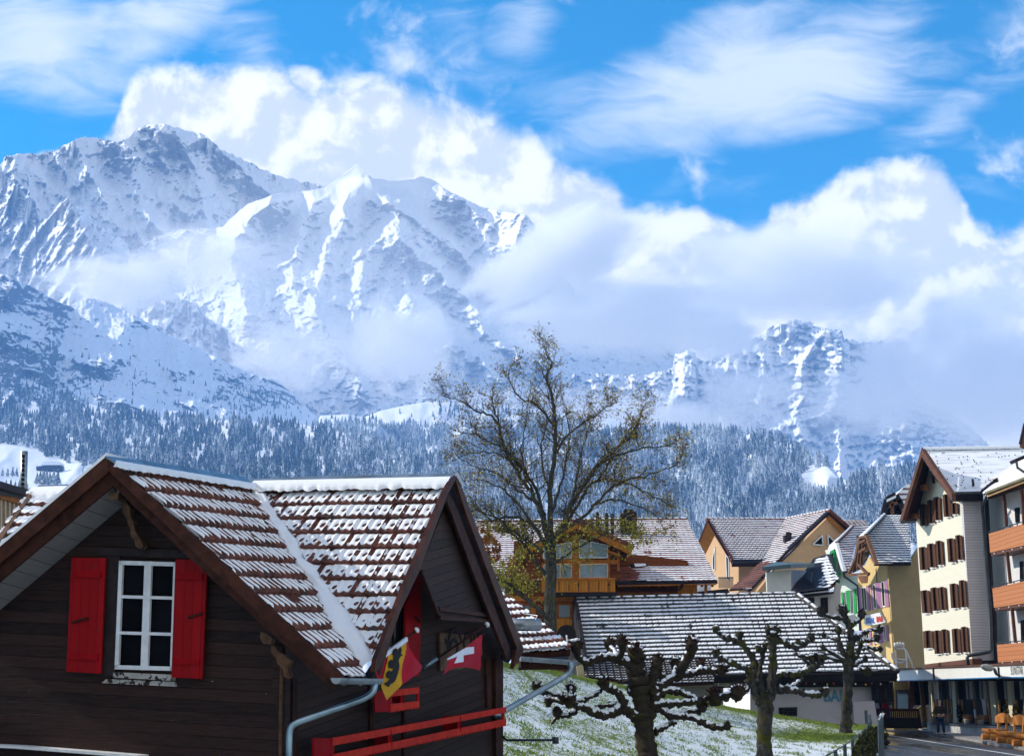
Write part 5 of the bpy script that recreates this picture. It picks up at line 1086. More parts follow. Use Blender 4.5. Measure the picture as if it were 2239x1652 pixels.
# shuttered windows of the gable
WNS = thing('x', 'x', 'x'); D.objects.remove(WNS)
def hotwin(x0, x1, yt, yb, lean, sl=None, z=z6v, frame=True):
    """x0-x1 at the top; lean = shift to the right at the bottom; edges climb to the right"""
    s = -.10; w_ = x1-x0; q = lambda a, b, c, d: z((a, c), (b, c+s*(b-a)), (b+lean, d+s*(b-a)), (a+lean, d))
    sh = w_*.30
    window(HO, HF, q(x0+sh*.9, x1-sh*.9, yt, yb), M_HDK, .06, 1, 1, .05, .04, glass=mat_glass_dim)
    for a in (x0, x1-sh): m = MB(); m.slab(HF, q(a, a+sh, yt+4, yb-2), .06, .14); m.build('shutter', M_HSH, HO)
    m = MB(); m.slab(HF, q(x0+sh, x1-sh, yb, yb+9), .12, .12); m.build('window_sill', M_WHITE, HO)
mat_glass_dim = mat_plain('brown dim glass', (.035, .02, .016), .3, .3, 1, .02, spec=.1)
for x0, x1, yt, yb, ln_ in ((818, 880, 800, 995, 8), (888, 940, 765, 972, 12), (940, 1000, 740, 945, 8), (1022, 1090, 715, 915, 12), (1092, 1155, 790, 893, 4)): hotwin(x0, x1, yt, yb, ln_)
for x0, x1, yt, yb, ln_ in ((812, 885, 1180, 1385, 12), (885, 955, 1150, 1362, 14), (960, 1018, 1125, 1340, 14), (1060, 1128, 1105, 1316, 14), (1135, 1192, 1075, 1295, 14)): hotwin(x0, x1, yt, yb, ln_)
for x0, x1, yt, yb, ln_ in ((1312, 1388, 30, 235, 16), (1400, 1470, 5, 215, 16), (1475, 1530, 0, 208, 14), (1572, 1640, -30, 190, 14), (1655, 1712, -60, 183, 14)): hotwin(x0, x1, yt, yb, ln_, z=z5v)
for x0, x1, yt, yb, ln_ in ((1335, 1418, 390, 548, 8), (1428, 1492, 388, 598, 12), (1495, 1552, 378, 592, 12), (1590, 1662, 372, 590, 14), (1672, 1728, 355, 585, 14)): hotwin(x0, x1, yt, yb, ln_, z=z5v)
for q in (((928, 545), (945, 560), (953, 615), (935, 620)), ((972, 570), (985, 585), (985, 600), (973, 602))): slabpart(HO, 'attic_window', HF, z6v(*q), .1, M_HSH, .06)
# pipes
m = MB(); m.tube([P(*z6v((1375, 770)), 94.9), P(*z6v((1378, 850)), 95.2), P(*z6v((1440, 1650)), 95.2), P(*zh((1180, 430)), 95.2), P(*zh((1120, 480)), 95.2), P(*zh((650, 560)), 95.2), P(*zh((530, 590)), 95.3), P(*zh((500, 640)), 95.3), P(*zh((540, 850)), 95.3)], .10, 8); m.build('downpipe', M_DARKMETAL, HO, True)
m = MB(); m.tube([P(*z6v((1410, 740)), 93.5), P(*z6v((1382, 815)), 94.6), P(*z6v((1378, 850)), 95.1)], .09, 7); m.build('downpipe', M_DARKMETAL, HO, True)
# balcony wing
BX = vplane(2163, 95.5, 2238, 88.5)             # fronts of the balconies
BWALL = BX.off(-1.2)
slabpart(HO, 'loggia_wall', BWALL, [(2158, 1050), (2400, 900), (2400, 1500), (2165, 1500)], .3, mat_plain('loggia plaster', (.66, .64, .62), .85, .06, 2, .1))
slabpart(HO, 'corner_pillar', front(95.3), z6v((1408, 760), (1432, 760), (1482, 1652), (1458, 1652)), .3, M_DKFAS)
slabpart(HO, 'corner_pillar', front(95.3), z5v((1960, 10), (1985, 10), (2008, 690), (1985, 690)), .3, M_DKFAS)
def balc(q, z, rail, under):
    slabpart(HO, 'balcony', BX, z(*q), .12, M_PANEL, .02)
    (xa, ya), (xb, yb) = q[0], q[1]
    slabpart(HO, 'balcony_floor', BX, z((q[3][0]+8, q[3][1]+1), (q[2][0], q[2][1]+1), (q[2][0], q[2][1]+under), (q[3][0]+10, q[3][1]+under)), 1.7, M_BARGE2, -.02)
    m = MB(); m.tube([BX.hit(*z((xa, ya-rail)), .0), BX.hit(*z((xb, yb-rail)), .0)], .03, 6)
    n_ = max(3, int((xb-xa)/60))
    for i in range(n_+1): t_ = i/n_; x = xa+(xb-xa)*t_; y = ya+(yb-ya)*t_; m.strip(BX.hit(*z((x, y-rail)), 0), BX.hit(*z((x, y+4)), 0), BX.n, .07, .05)
    m.build('railing', M_DARKMETAL, HO)
    m = MB()
    for i in range(7): t_ = (i+.5)/7; m.ball(BX.hit(*z((q[3][0]+(q[2][0]-q[3][0])*t_, q[3][1]+(q[2][1]-q[3][1])*t_+under*.5)), .06), .05, 6, 4)
    m.build('beam_end', M_WHITE, HO)
balc(((1433, 1062), (2000, 900), (2000, 1110), (1445, 1230)), z6v, 18, 30)
balc(((1955, 14), (2600, -140), (2600, 90), (1970, 185)), z5v, 16, 28)
balc(((1996, 515), (2600, 465), (2600, 630), (2006, 672)), z5v, 16, 16)
for a, b in (((1566, 712), (1592, 1000)), ((1724, 650), (1746, 980)), ((1596, 1225), (1625, 1500))): m = MB(); m.strip(BX.hit(*z6v(a), .0), BX.hit(*z6v(b), .0), BX.n, .16, .16); m.build('post', M_BARGE2, HO)
m = MB(); m.strip(BX.hit(*z5v((2132, 190)), .0), BX.hit(*z5v((2162, 495)), .0), BX.n, .16, .16); m.build('post', M_BARGE2, HO)
for q, z in ((((1660, 835), (1700, 830), (1702, 960), (1668, 965)), z6v), (((1705, 1310), (1735, 1305), (1740, 1480), (1708, 1490)), z6v), (((2205, 300), (2250, 290), (2250, 500), (2212, 500)), z5v)): slabpart(HO, 'balcony_door', BWALL, z(*q), .1, M_GLASS, .05)
m = MB(); m.prism([BX.hit(*z6v((1410, 728)), .6), BX.hit(*z6v((1900, 520)), .6), BWALL.hit(*z6v((1900, 610))), BWALL.hit(*z6v((1430, 760)))], (0, 0, .1)); m.build('soffit', M_HSOF, HO)
m = MB(); m.prism([BX.hit(*z6v((1405, 712)), .6), BX.hit(*z6v((1900, 530)), .6), BX.hit(*z6v((1900, 550)), .6), BX.hit(*z6v((1420, 738)), .6)], (.1, 0, 0)); m.build('fascia', mat_plain('pale pine fascia', (.55, .32, .12), .6, .2, 3, .1), HO)
m = MB(); m.prism([BX.hit(*z6v((1395, 695)), .75), BX.hit(*z6v((1900, 500)), .75), BX.hit(*z6v((1900, 520)), .75), BX.hit(*z6v((1405, 712)), .75)], (.1, 0, 0)); m.build('gutter', mat_plain('olive metal gutter', (.20, .17, .08), .5, .3, 3, .1), HO)
m = MB(); m.prism([BX.hit(*z6v((1380, 695)), .7), BX.hit(*z6v((1900, 480)), .7), BX.hit(*z6v((1900, 470)), -2.0), BX.hit(*z6v((1580, 590)), -2.0), BX.hit(*z6v((1475, 620)), -1)], (0, 0, -.1)); m.build('roof', M_SNOW, HO)
slabpart(HO, 'dormer_cheek', BX.off(-2), z6v((1565, 590), (1760, 480), (1760, 535), (1600, 600)), .2, M_BARGE2)
m = MB(); m.strip(RH.hit(*z6v((1378, 700)), .3), RH.hit(*z6v((1545, 565)), .3), RH.n, .25, .25); m.build('valley', M_DKFAS, HO)
m = MB()
for a, b in (((1475, 590), (1545, 562)), ((1545, 562), (1582, 562)), ((1582, 562), (1585, 580))): m.strip(RH.hit(*z6v(a), .5), RH.hit(*z6v(b), .5), RH.n, .08, .08)
m.build('roof_hatch', M_DKFAS, HO)
# piece of a second roof at the very edge
slabpart(HO, 'upper_gable', front(88), [(2239, 935), (2262, 890), (2262, 985), (2231, 977), (2232, 965)], .2, M_BARGE2); slabpart(HO, 'upper_gable_fascia', front(87.9), [(2229, 968), (2238, 928), (2262, 870), (2262, 882), (2240, 935), (2233, 972)], .2, M_DKFAS)
slabpart(HO, 'upper_eave', front(88.3), [(2218, 1003), (2262, 985), (2262, 992), (2222, 1010)], 1, M_DKFAS); m = MB(); m.tube([P(2222, 1010, 88.2), P(2224, 1022, 88.2), P(2242, 1034, 88.3)], .07, 6); m.build('downpipe', M_DARKMETAL, HO)
# ---- arcade
AX = vplane(1960, 101, 2238, 75.9); AW = AX.off(-2.2)
M_FASC = mat_plain('white fascia board', (.72, .72, .68), .6, .04, 1, .05)
M_BLUE = mat_plain('blue fascia edge', (.01, .13, .32), .5, .1, 1, .05)
def ax(x0, y0, x1, y1, x2, y2, x3, y3): return [(x0, y0), (x1, y1), (x2, y2), (x3, y3)]
slabpart(HO, 'fascia', AX, z5v((1100, 748), (1420, 722), (1422, 826), (1105, 834)), .25, M_FASC, .02)
slabpart(HO, 'fascia', AX, z5v((1428, 721), (2000, 693), (2006, 804), (1432, 826)), .25, M_FASC, .02)
slabpart(HO, 'fascia', AX, z5v((2010, 692), (2500, 668), (2500, 798), (2014, 804)), .25, M_FASC, .02)
slabpart(HO, 'fascia_edge', AX, z5v((1102, 834), (2014, 803), (2500, 798), (2500, 808), (2014, 814), (1105, 840)), .3, M_BLUE, .06)
for x in (1424, 2006): slabpart(HO, 'fascia_joint', AX, z5v((x-6, 716), (x+2, 716), (x+10, 828), (x+3, 828)), .2, M_DKFAS, .08)
slabpart(HO, 'cornice', AX, z5v((1060, 728), (1350, 715), (2239, 672), (2500, 655), (2500, 675), (2239, 692), (1420, 722), (1100, 745)), .6, M_BARGE2, .12)
m = MB(); m.prism([AX.hit(*z5v((1100, 728)), -.1), AX.hit(*z5v((2500, 662)), -.1), AX.hit(*z5v((2500, 662)), -.1)+Vector((8, 3, 0)), AX.hit(*z5v((1100, 728)), -.1)+Vector((8, 3, 0))], (0, 0, -.1)); m.build('arcade_roof', M_DKFAS, HO)
m = MB(); m.prism([AX.hit(*z5v((1105, 836)), -.05), AX.hit(*z5v((2500, 806)), -.05), AX.hit(*z5v((2500, 806)), -.05)+Vector((6, 2, 0)), AX.hit(*z5v((1105, 836)), -.05)+Vector((6, 2, 0))], (0, 0, .1)); m.build('arcade_soffit', M_DKFAS, HO)
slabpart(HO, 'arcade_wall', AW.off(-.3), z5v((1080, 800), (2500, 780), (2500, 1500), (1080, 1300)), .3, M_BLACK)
# bays: cream piers, dark glass and thin orange frames
M_PIER = mat_plain('cream pier', (.60, .56, .40), .8, .06, 2, .1)
M_OFR = mat_plain('orange window frame', (.42, .19, .03), .5, .15, 3, .1)
M_GPIER = mat_plain('grey pier', (.36, .35, .32), .8, .08, 2, .1)
def bar_px(name, xt, yt, xb, yb, wt, mat, off): slabpart(HO, name, AW, z5v((xt, yt), (xt+wt, yt-1), (xb+wt, yb-1), (xb, yb)), .15, mat, off)
for xt, xb, w_ in ((1385, 1408, 22), (1588, 1612, 32), (1920, 1955, 45), (2085, 2110, 36)): bar_px('pier', xt, 840, xb, 1240, w_, M_PIER, .12)
for xt, xb, w_ in ((1445, 1475, 26), (1565, 1585, 14), (1715, 1740, 14), (1745, 1770, 28), (1835, 1860, 12), (1868, 1900, 26), (2055, 2080, 14), (2195, 2230, 14)): slabpart(HO, 'pier', AW, z5v((xt, 840), (xt+w_, 839), (xt+w_+12, 1000), (xt+12, 1001)), .15, M_GPIER, .10)
for xt, xb in ((1575, 1603), (1650, 1665), (1678, 1692), (1785, 1805), (1905, 1935), (2005, 2022), (2075, 2105), (2158, 2175), (2230, 2245), (1520, 1530), (1548, 1560), (1425, 1440)): slabpart(HO, 'window_frame', AW, z5v((xt, 1005), (xt+5, 1005), (xb+5, 1235), (xb, 1235)), .1, M_OFR, .16)
slabpart(HO, 'notice', AW, z5v((1858, 1000), (1895, 998), (1905, 1195), (1885, 1195)), .06, mat_plain('framed notice', (.30, .32, .36), .4, .2), .14)
slabpart(HO, 'notice', AW, z5v((1788, 1095), (1800, 1092), (1806, 1165), (1795, 1168)), .05, M_WHITE, .22)
SILL = AX.off(-.3)
slabpart(HO, 'plinth', SILL, z5v((1375, 1222), (1960, 1262), (2260, 1300), (2600, 1350), (2600, 1500), (2260, 1430), (1960, 1345), (1375, 1285)), .6, mat_plain('board marked concrete', (.40, .40, .38), .85, .35, 3, .3), 0)
slabpart(HO, 'plinth_cap', SILL, z5v((1370, 1205), (1960, 1240), (2260, 1278), (2600, 1325), (2600, 1345), (2260, 1296), (1960, 1262), (1370, 1222)), 1.2, M_DARKMETAL, .05)
slabpart(HO, 'end_wall', front(101.5), z5v((1075, 838), (1215, 838), (1220, 1100), (1280, 1090), (1330, 1060), (1380, 1080), (1380, 1300), (1075, 1300)), .3, mat_plain('ochre wall', (.42, .31, .11), .85, .1, 2, .1))
slabpart(HO, 'end_wall', front(101.3), z5v((1212, 838), (1265, 840), (1270, 1050), (1222, 1100)), .3, M_BARGE2)
slabpart(HO, 'dark_entrance', front(101.2), z5v((1262, 840), (1385, 838), (1390, 1050), (1268, 1055)), .2, M_GLASS)
for xt, xb in ((1308, 1340), (1328, 1362)):
    m = MB(); m.tube([P(*z5v((xt, 838)), 97), P(*z5v((xb, 1195)), 97)], .07, 8); m.build('wooden_pole', M_BRWN, HO)
a_ = AX.hit(*z5v((2120, 782)), .05); b_ = AX.hit(*z5v((2239, 780)), .05); u_ = (b_-a_); ang = math.atan2(u_.y, u_.x)
text3d("SUNSTAR", a_, .54, mat_plain('dark sign letters', (.09, .10, .09), .6), HO, 'lettering', rot=(math.pi/2, 0, ang), squeeze=(u_.length/(.54*4.6)), ext=.005, bold=-.006)
# ================================================================ ground, road, bank
def sheet(name, pts, z, mat, kind='structure'):
    m = MB(); m.add([Vector((x, y, z)) for x, y in pts], [tuple(range(len(pts)))]); o = m.build(name, mat); tag(o, kind=kind); return o
mg, t, out = material('snowy meadow ground'); p = obj_pos(t)
bsdf(t, out, t.mix(t.ramp(t.noise(p, .35, 8, .7), .45, .6), (.62, .65, .68), (.09, .14, .03)), .9, t.noise(p, 2, 5), .5, .05, .1)
gpts = [(-2300, -60), (2300, -60), (2300, 1900), (-2300, 1900)]
def gz(x, y): return -.06
ng = 40; V = []; 
for j in range(ng+1):
    for i in range(ng+1):
        x = -2300+4600*i/ng; y = -60+1960*(j/ng)**1.6; V.append((x, y, -.06-.02*max(0, y-150)))
mesh_np('ground', V, grid_faces(ng+1, ng+1), mg, True).__setitem__('kind', 'structure')
mr, t, out = material('wet asphalt'); p = obj_pos(t)
n = t.noise(p, .35, 5, .6); n2 = t.noise(p, 40, 3)
wet = t.ramp(t.noise(t.mapping(p, scale=(1.2, .12, 1)), .5, 4), .42, .6)
b = bsdf(t, out, t.mix(n2, t.mix(wet, (.020, .020, .022), (.052, .050, .050)), (.05, .05, .05)), .5, n2, .25, .01, .4); t.set(b, 'Roughness', t.mix(wet, (.16, .16, .16), (.6, .6, .6)))
def G0(px, py, z=0.0):   # pixel to level ground
    d = ray(px, py); s = (z-CAMZ)/d[2]; return (d[0]*s, d[1]*s)
road = [(6, 20), (10.5, 44), (13.0, 57), (15.6, 72), (17.4, 90), (17.6, 112), (28, 112)]+[G0(2006, 1593.5), G0(2075, 1611), G0(2128, 1620), G0(2181.6, 1629.6), G0(2238, 1638.3), (19.4, 50), (18.4, 20)]
sheet('road', road, 0.0, mr)
ml = mat_plain('worn white line', (.55, .55, .53), .7, .25, 3, .1)
a = Vector((*G0(1937, 1605.6), 0)); b = Vector((*G0(2238, 1652), 0)); m = MB(); m.strip(a+(a-b)*.2+Vector((0,0,.004)), b+(b-a)*.6+Vector((0,0,.004)), (0, 0, 1), .14, .004); o = m.build('road_marking', ml); tag(o, kind='structure')
mp_ = mat_plain('pale pavement', (.25, .23, .21), .75, .25, 1.2, .2, dirt=((.14, .13, .12), .8, .58))
walk = [G0(2006, 1593.5), G0(2075, 1611), G0(2128, 1620), G0(2181.6, 1629.6), G0(2238, 1638.3), (19.4, 50), (18.4, 20), (30, 20), (30, 112), (28, 112)]
m = MB(); m.prism([Vector((x, y, .11)) for x, y in walk[::-1]], (0, 0, -.2)); o = m.build('pavement', mp_); tag(o, kind='structure')
# grassy rise
CR = [(1040,1434,60),(1097,1446,62),(1182,1458,66),(1276,1479,70),(1338,1491,73),(1450,1515,77),(1572,1539,80),(1700,1561,82),(1839,1583,81),(1880,1582,80),(1905,1581,79)]
BT = [(1040,1760,22),(1400,1760,27),(1655,1760,36),(1860,1760,38),(1885,1760,38),(1900,1760,38)]
cr = np.array(CR, float); bt = np.array(BT, float)
RX = lambda v: 0*v
nu_, nv_ = 240, 150; su = np.linspace(0, 1, nu_)
def gx_edge(py): return np.interp(py, [1580, 1590, 1604, 1617, 1652, 1700, 1760], [1908, 1916, 1919, 1898, 1882, 1865, 1850])
tt = np.linspace(0, 1, nv_)[:, None]
xb = 1040+(1850-1040)*su; xt = 1040+(1908-1040)*su
yb = 1760+0*su; yt = np.interp(xt, cr[:, 0], cr[:, 1])
py = yb+(yt-yb)*tt; px = 1040+(gx_edge(py)-1040)*su[None, :]
Yb = np.interp(xb, bt[:, 0], bt[:, 2]); Yt = np.interp(xt, cr[:, 0], cr[:, 2]); YY = Yb+(Yt-Yb)*(tt**1.15)
GV = Pn(px, py, YY); GV[..., 2] += .05*fbm(GV[..., 0]*.8, GV[..., 1]*.8, 4)
back = [GV[-1]+np.array([0, 3.0*k, -.5*k*k]) for k in (1, 2, 3)]
GVa = np.concatenate([GV, np.stack(back)])
mgs, t, out = material('snow dusted grass'); p = obj_pos(t)
gm = t.math('ADD', t.noise(t.mapping(p, scale=(1, .6, 1)), 6.5, 9, .80), t.math('MULTIPLY', t.math('SUBTRACT', t.noise(p, .16, 3), .5), .35))
att = t.new('ShaderNodeAttribute', attribute_name='green').outputs['Fac']
gm = t.math('ADD', gm, att)
gcol = t.mix(t.noise(p, 6, 3), (.07, .12, .02), (.22, .27, .05))
bsdf(t, out, t.mix(t.ramp(gm, .50, .62), (.72, .76, .78), gcol), .9, gm, .6, .05, .05)
def greenness(px, py):
    crest = np.interp(px, cr[:, 0], cr[:, 1]); d = py-crest
    g = .34*np.exp(-(d/8.0)**2)+.24*gauss(px, py, 1790, 1607, 110, 12)-.08*gauss(px, py, 1700, 1640, 200, 18)-.12*gauss(px, py, 1850, 1600, 60, 5)+.02
    return g
ga = greenness(px, py); ga = np.concatenate([ga, np.repeat(ga[-1:], 3, 0)])
o = mesh_np('grass_slope', GVa.reshape(-1, 3), grid_faces(nv_+3, nu_), mgs, True, {'green': ga}); tag(o, kind='structure')
def Gs(pxq, pyq):        # grass point seen at a pixel
    t_ = (1760-pyq)/(1760-np.interp(pxq, cr[:, 0], cr[:, 1])); u_ = (pxq-1040)/(gx_edge(pyq)-1040)
    i = int(np.clip(t_, 0, 1)*(nv_-1)); j = int(np.clip(u_, 0, 1)*(nu_-1)); return Vector(GV[i, j])
# grass blades
rg_ = np.random.RandomState(11); nb = 90000
i_ = (rg_.rand(nb)**.8*(nv_-1)).astype(int); j_ = rg_.randint(0, nu_-1, nb)
c_ = GV[i_, j_]+np.c_[rg_.randn(nb)*.12, rg_.randn(nb)*.15, np.zeros(nb)]
keep = (fbm(c_[:, 0]*1.1, c_[:, 1]*.7, 4, .6)+1.6*greenness(px[i_, j_], py[i_, j_])-.12*rg_.rand(nb)) > .02
c_ = c_[keep]; nb = len(c_); h_ = (.035+.055*rg_.rand(nb)); a_ = rg_.rand(nb)*6.28; w_ = .012+.012*rg_.rand(nb); ln_ = rg_.randn(nb, 2)*.035
V3 = np.zeros((nb, 3, 3)); V3[:, 0] = c_+np.c_[np.cos(a_)*w_, np.sin(a_)*w_, 0*a_]; V3[:, 1] = c_-np.c_[np.cos(a_)*w_, np.sin(a_)*w_, 0*a_]; V3[:, 2] = c_+np.c_[ln_, h_]
mgb, t, out = material('grass blades'); p = obj_pos(t); bsdf(t, out, t.mix(t.noise(p, 5, 3), (.08, .14, .02), (.24, .30, .05)), .8, None, spec=.1)
o = mesh_np('grass', V3.reshape(-1, 3), np.arange(nb*3).reshape(-1, 3), mgb, False); tag(o, 'green grass blades poking through thin snow on the slope', 'grass', kind='stuff')
# made-up bank out of view on the left, added to shade the foreground
shade_bank = []
for j in range(16):
    y = 6+66*j/15
    for i in range(9):
        q = i/8; x0 = -.316*(y+8)-4.5; x = x0-(46 if y > 34 else 30)*q
        z = (21 if y > 34 else 14)*sst(np.array(q), 0, .38)*float(sst(np.array(y), 2, 14))*(1-.5*float(sst(np.array(y), 50, 66)))+.8*float(fbm(np.array(x*.2), np.array(y*.2), 3)); shade_bank.append((x, y, float(z)))
tag(mesh_np('hill', shade_bank, grid_faces(16, 9), mg, True), kind='structure')  # added shading bank, shares its object name with the real hills
# hedge along the retaining edge
def leafy(name, blobs, n, size, mat, parent=None, seed=1, flat=.0):
    r = np.random.RandomState(seed); Vs = []
    for c, rad, k in blobs:
        d = r.randn(k, 3); d /= np.linalg.norm(d, axis=1)[:, None]; rr = .55+.5*r.rand(k)**.5
        q = np.array(c)+d*np.array(rad)*rr[:, None]; a = r.randn(k, 3); a /= np.linalg.norm(a, axis=1)[:, None]; b = np.cross(a, r.randn(k, 3)); b /= np.linalg.norm(b, axis=1)[:, None]; s = size*(.6+.8*r.rand(k))[:, None]
        Vs.append(np.stack([q-a*s-b*s*.4, q+a*s-b*s*.4, q+b*s], 1))
    V = np.concatenate(Vs).reshape(-1, 3)
    if parent: V = V-np.array(world_of(parent).translation)
    return mesh_np(name, V, np.arange(len(V)).reshape(-1, 3), mat, False, parent=parent)
M_HEDGE = mat_plain('mossy hedge', (.026, .028, .009), .85, .6, 4, .3, spec=.05)
HG = thing('hedge', 'dark mossy hedge falling from the snowy grass edge to the road', 'hedge', P(1905, 1660, 48))
bl = []
for i in range(26):
    s = i/25; y0 = 1604+(1760-1604)*s; x0 = float(gx_edge(y0)); Yd = Gs(x0-4, y0).y; c = P(x0+4+16*s, y0+22, Yd); bl.append(((c.x, c.y, c.z-.1), (.2, .9, .4), 380))
    bl.append(((c.x+.12, c.y, max(.25, c.z-.8)), (.22, .9, .6), 330))
leafy('foliage', bl, 0, .06, M_HEDGE, HG, 3)
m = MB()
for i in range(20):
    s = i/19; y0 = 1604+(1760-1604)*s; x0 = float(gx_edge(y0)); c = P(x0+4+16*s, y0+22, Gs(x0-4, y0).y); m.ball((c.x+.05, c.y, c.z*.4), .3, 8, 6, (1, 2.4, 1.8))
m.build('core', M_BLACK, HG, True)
# grey metal railing posts on the grass edge
M_POST = mat_plain('grey blue metal post', (.06, .085, .10), .5, .3, 4, .2, spec=.4)
zd = zf(3080, 2550, 5.818)
FN = thing('railing', 'low grey metal railing running up the edge of the snowy grass', 'railing', P(1880, 1640, 55))
PSTS = [(60, 1640, 1900, 44), (300, 1510, 1760, 48), (505, 1390, 1700, 53), (675, 1272, 1630, 57), (828, 1160, 1482, 62), (942, 1052, 1350, 66), (1022, 925, 1190, 70), (1068, 850, 1130, 74), (1050, 745, 960, 78)]
tops = []
for x, y0, y1, Yd in PSTS:
    m = MB(); a = P(*zd((x, y0)), Yd); b = P(*zd((x+18, y1)), Yd); m.strip(a, b, (0, -1, 0), .11, .05); m.build('post', M_POST, FN); tops.append(a+Vector((0, 0, -.03)))
m = MB(); m.tube(tops, .022, 6); m.build('rail', M_POST, FN, True)
for k, (x, y0, y1, Yd, lab) in enumerate(((968, 650, 950, 76, 'short thick grey metal post at the top of the grass edge'), (1275, 770, 1760, 50, 'tall dark metal post beside the road in front of the terrace fence'), (1325, 760, 1700, 56, 'thin pale metal post just right of the tall dark one'))):
    o = thing('metal_post', lab, 'post', P(*zd((x, y1)), Yd)); m = MB(); a = P(*zd((x, y0)), Yd); b = P(*zd((x+22, y1)), Yd); m.strip(a, b, (0, -1, 0), .13 if k != 2 else .07, .08); m.build('shaft', M_POST, o)
    if k: m = MB(); m.strip(a+Vector((-.05, 0, -.12)), a+Vector((.06, 0, .07)), (0, -1, 0), .05, .09); m.build('cap', M_WHITE, o)
# ---- terrace fence, menu board, counter, bin
M_TERR = mat_plain('dark red stained wood', (.055, .014, .012), .6, .3, 4, .2, spec=.1)
TF = thing('terrace_fence', 'dark red wooden terrace fence with pickets between the bar and the arcade', 'fence', P(1990, 1590, 94))
fp_ = front(94)
slabpart(TF, 'top_rail', fp_, z5v((905, 1082), (1295, 1085), (1298, 1108), (905, 1108)), .12, M_TERR)
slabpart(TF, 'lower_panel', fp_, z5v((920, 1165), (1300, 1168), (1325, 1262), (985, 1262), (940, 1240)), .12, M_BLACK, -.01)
m = MB()
for i in range(21): x = 925+i*18; m.slab(fp_, z5v((x, 1108), (x+9, 1108), (x+11, 1168), (x+2, 1168)), .08)
m.build('pickets', M_TERR, TF)
slabpart(TF, 'end_post', front(93.8), z5v((893, 1030), (915, 1030), (945, 1240), (925, 1240)), .2, M_DKFAS); slabpart(TF, 'end_post', front(93.8), z5v((1290, 1090), (1300, 1090), (1330, 1262), (1300, 1262)), .2, M_TERR)
MB_ = thing('menu_board', 'pale blue notice board in a dark red frame on the ochre wall', 'board', P(*z5v((1160, 1080)), 98))
slabpart(MB_, 'frame', front(98), z5v((1095, 918), (1210, 918), (1220, 1086), (1100, 1086)), .15, M_TERR); slabpart(MB_, 'panel', front(97.9), z5v((1110, 925), (1200, 925), (1206, 1084), (1114, 1084)), .08, mat_plain('pale blue panel', (.38, .55, .62), .4, .08, 2, .05)); slabpart(MB_, 'header', front(97.8), z5v((1110, 925), (1200, 925), (1201, 948), (1111, 948)), .05, M_DARKMETAL)
KC = thing('counter', 'white topped outdoor counter with red and white goods beside the bar', 'counter', P(*z5v((990, 1160)), 95.5))
slabpart(KC, 'top', front(94.6), z5v((905, 1014), (1066, 1018), (1066, 1032), (905, 1028)), .5, M_WHITE)
slabpart(KC, 'back', front(95.6), z5v((905, 1028), (1075, 1030), (1080, 1170), (920, 1170)), .1, M_DKFAS)
for q, mt in (((920, 1035, 945, 1085), 'w'), ((975, 1036, 1000, 1085), 'r'), ((1002, 1036, 1024, 1083), 'r'), ((1032, 1050, 1060, 1082), 'g')):
    m = MB(); m.slab(front(95), z5v((q[0], q[1]), (q[2], q[1]), (q[2]+3, q[3]), (q[0]+3, q[3])), .2); m.build('item', {'w': mat_plain('pale blue cloth', (.5, .52, .62)), 'r': M_FRED, 'g': M_GPIER}[mt], KC)
for x, c_ in ((945, M_LTW), (975, M_WHITE), (1002, M_FRED), (1012, M_FRED), (1040, M_GPIER), (1060, M_YEL)): m = MB(); m.slab(front(94.8), z5v((x, 1110), (x+8, 1110), (x+10, 1160), (x+2, 1160)), .1); m.build('item', c_, KC)
ze = zf(3300, 2380, 3.64)
BN = thing('bin', 'dark rubbish bin with a pale stand at the corner of the arcade', 'bin', P(*ze((605, 1265)), 94)); slabpart(BN, 'body', front(94), ze((580, 1165), (640, 1165), (640, 1255), (585, 1255)), .5, M_DARKMETAL); slabpart(BN, 'stand', front(94.1), ze((566, 1180), (582, 1180), (590, 1270), (572, 1268)), .4, M_GPIER)
OR_ = thing('ornament', 'white ring ornament with four bulbs standing on the arcade roof', 'ornament', P(*ze((290, 440)), 99))
m = MB(); cc = P(*ze((270, 275)), 99); R_ = (P(*ze((375, 275)), 99)-cc).length; m.tube([cc+Vector((R_*math.cos(a), 0, R_*math.sin(a))) for a in [math.radians(k*15-200) for k in range(19)]], .06, 6); m.build('ring', M_WHITE, OR_, True)
for a, b in (((208, 200), (222, 445)), ((350, 220), (367, 450)), ((345, 195), (430, 380)), ((430, 380), (446, 445)), ((215, 325), (355, 340)), ((225, 185), (330, 190))): m = MB(); m.tube([P(*ze(a), 98.9), P(*ze(b), 98.9)], .05, 6); m.build('rod', M_WHITE, OR_)
for x, y in ((207, 140), (241, 133), (276, 133), (313, 138)): m = MB(); m.ball(P(*ze((x, y)), 98.9), .10, 8, 6, (1, 1, 1.7)); m.tube([P(*ze((x, y)), 98.9), P(*ze((x, 170)), 98.9)], .04, 5); m.build('bulb', M_WHITE, OR_, True)
LP = thing('wall_lamp', 'grey streetlight head on a short bent arm before the white fascia', 'lamp', P(*zh((1320, 1090)), 79))
m = MB(); a, b = P(*zh((905, 885)), 76.5), P(*zh((1215, 945)), 77.5); V = []
m.tube([a, a.lerp(b, .1), a.lerp(b, .4), a.lerp(b, .8), b], [.03, .10, .17, .15, .06], 10); m.build('lamp_head', M_GPIER, LP, True)
m = MB(); m.tube([b, P(*zh((1270, 955)), 77.8), P(*zh((1290, 1010)), 78.2), P(*zh((1322, 1095)), 79.0), P(*zh((1330, 1110)), 80.6)], [.05, .06, .09, .07, .05], 8); m.build("arm", M_POST, LP, True)
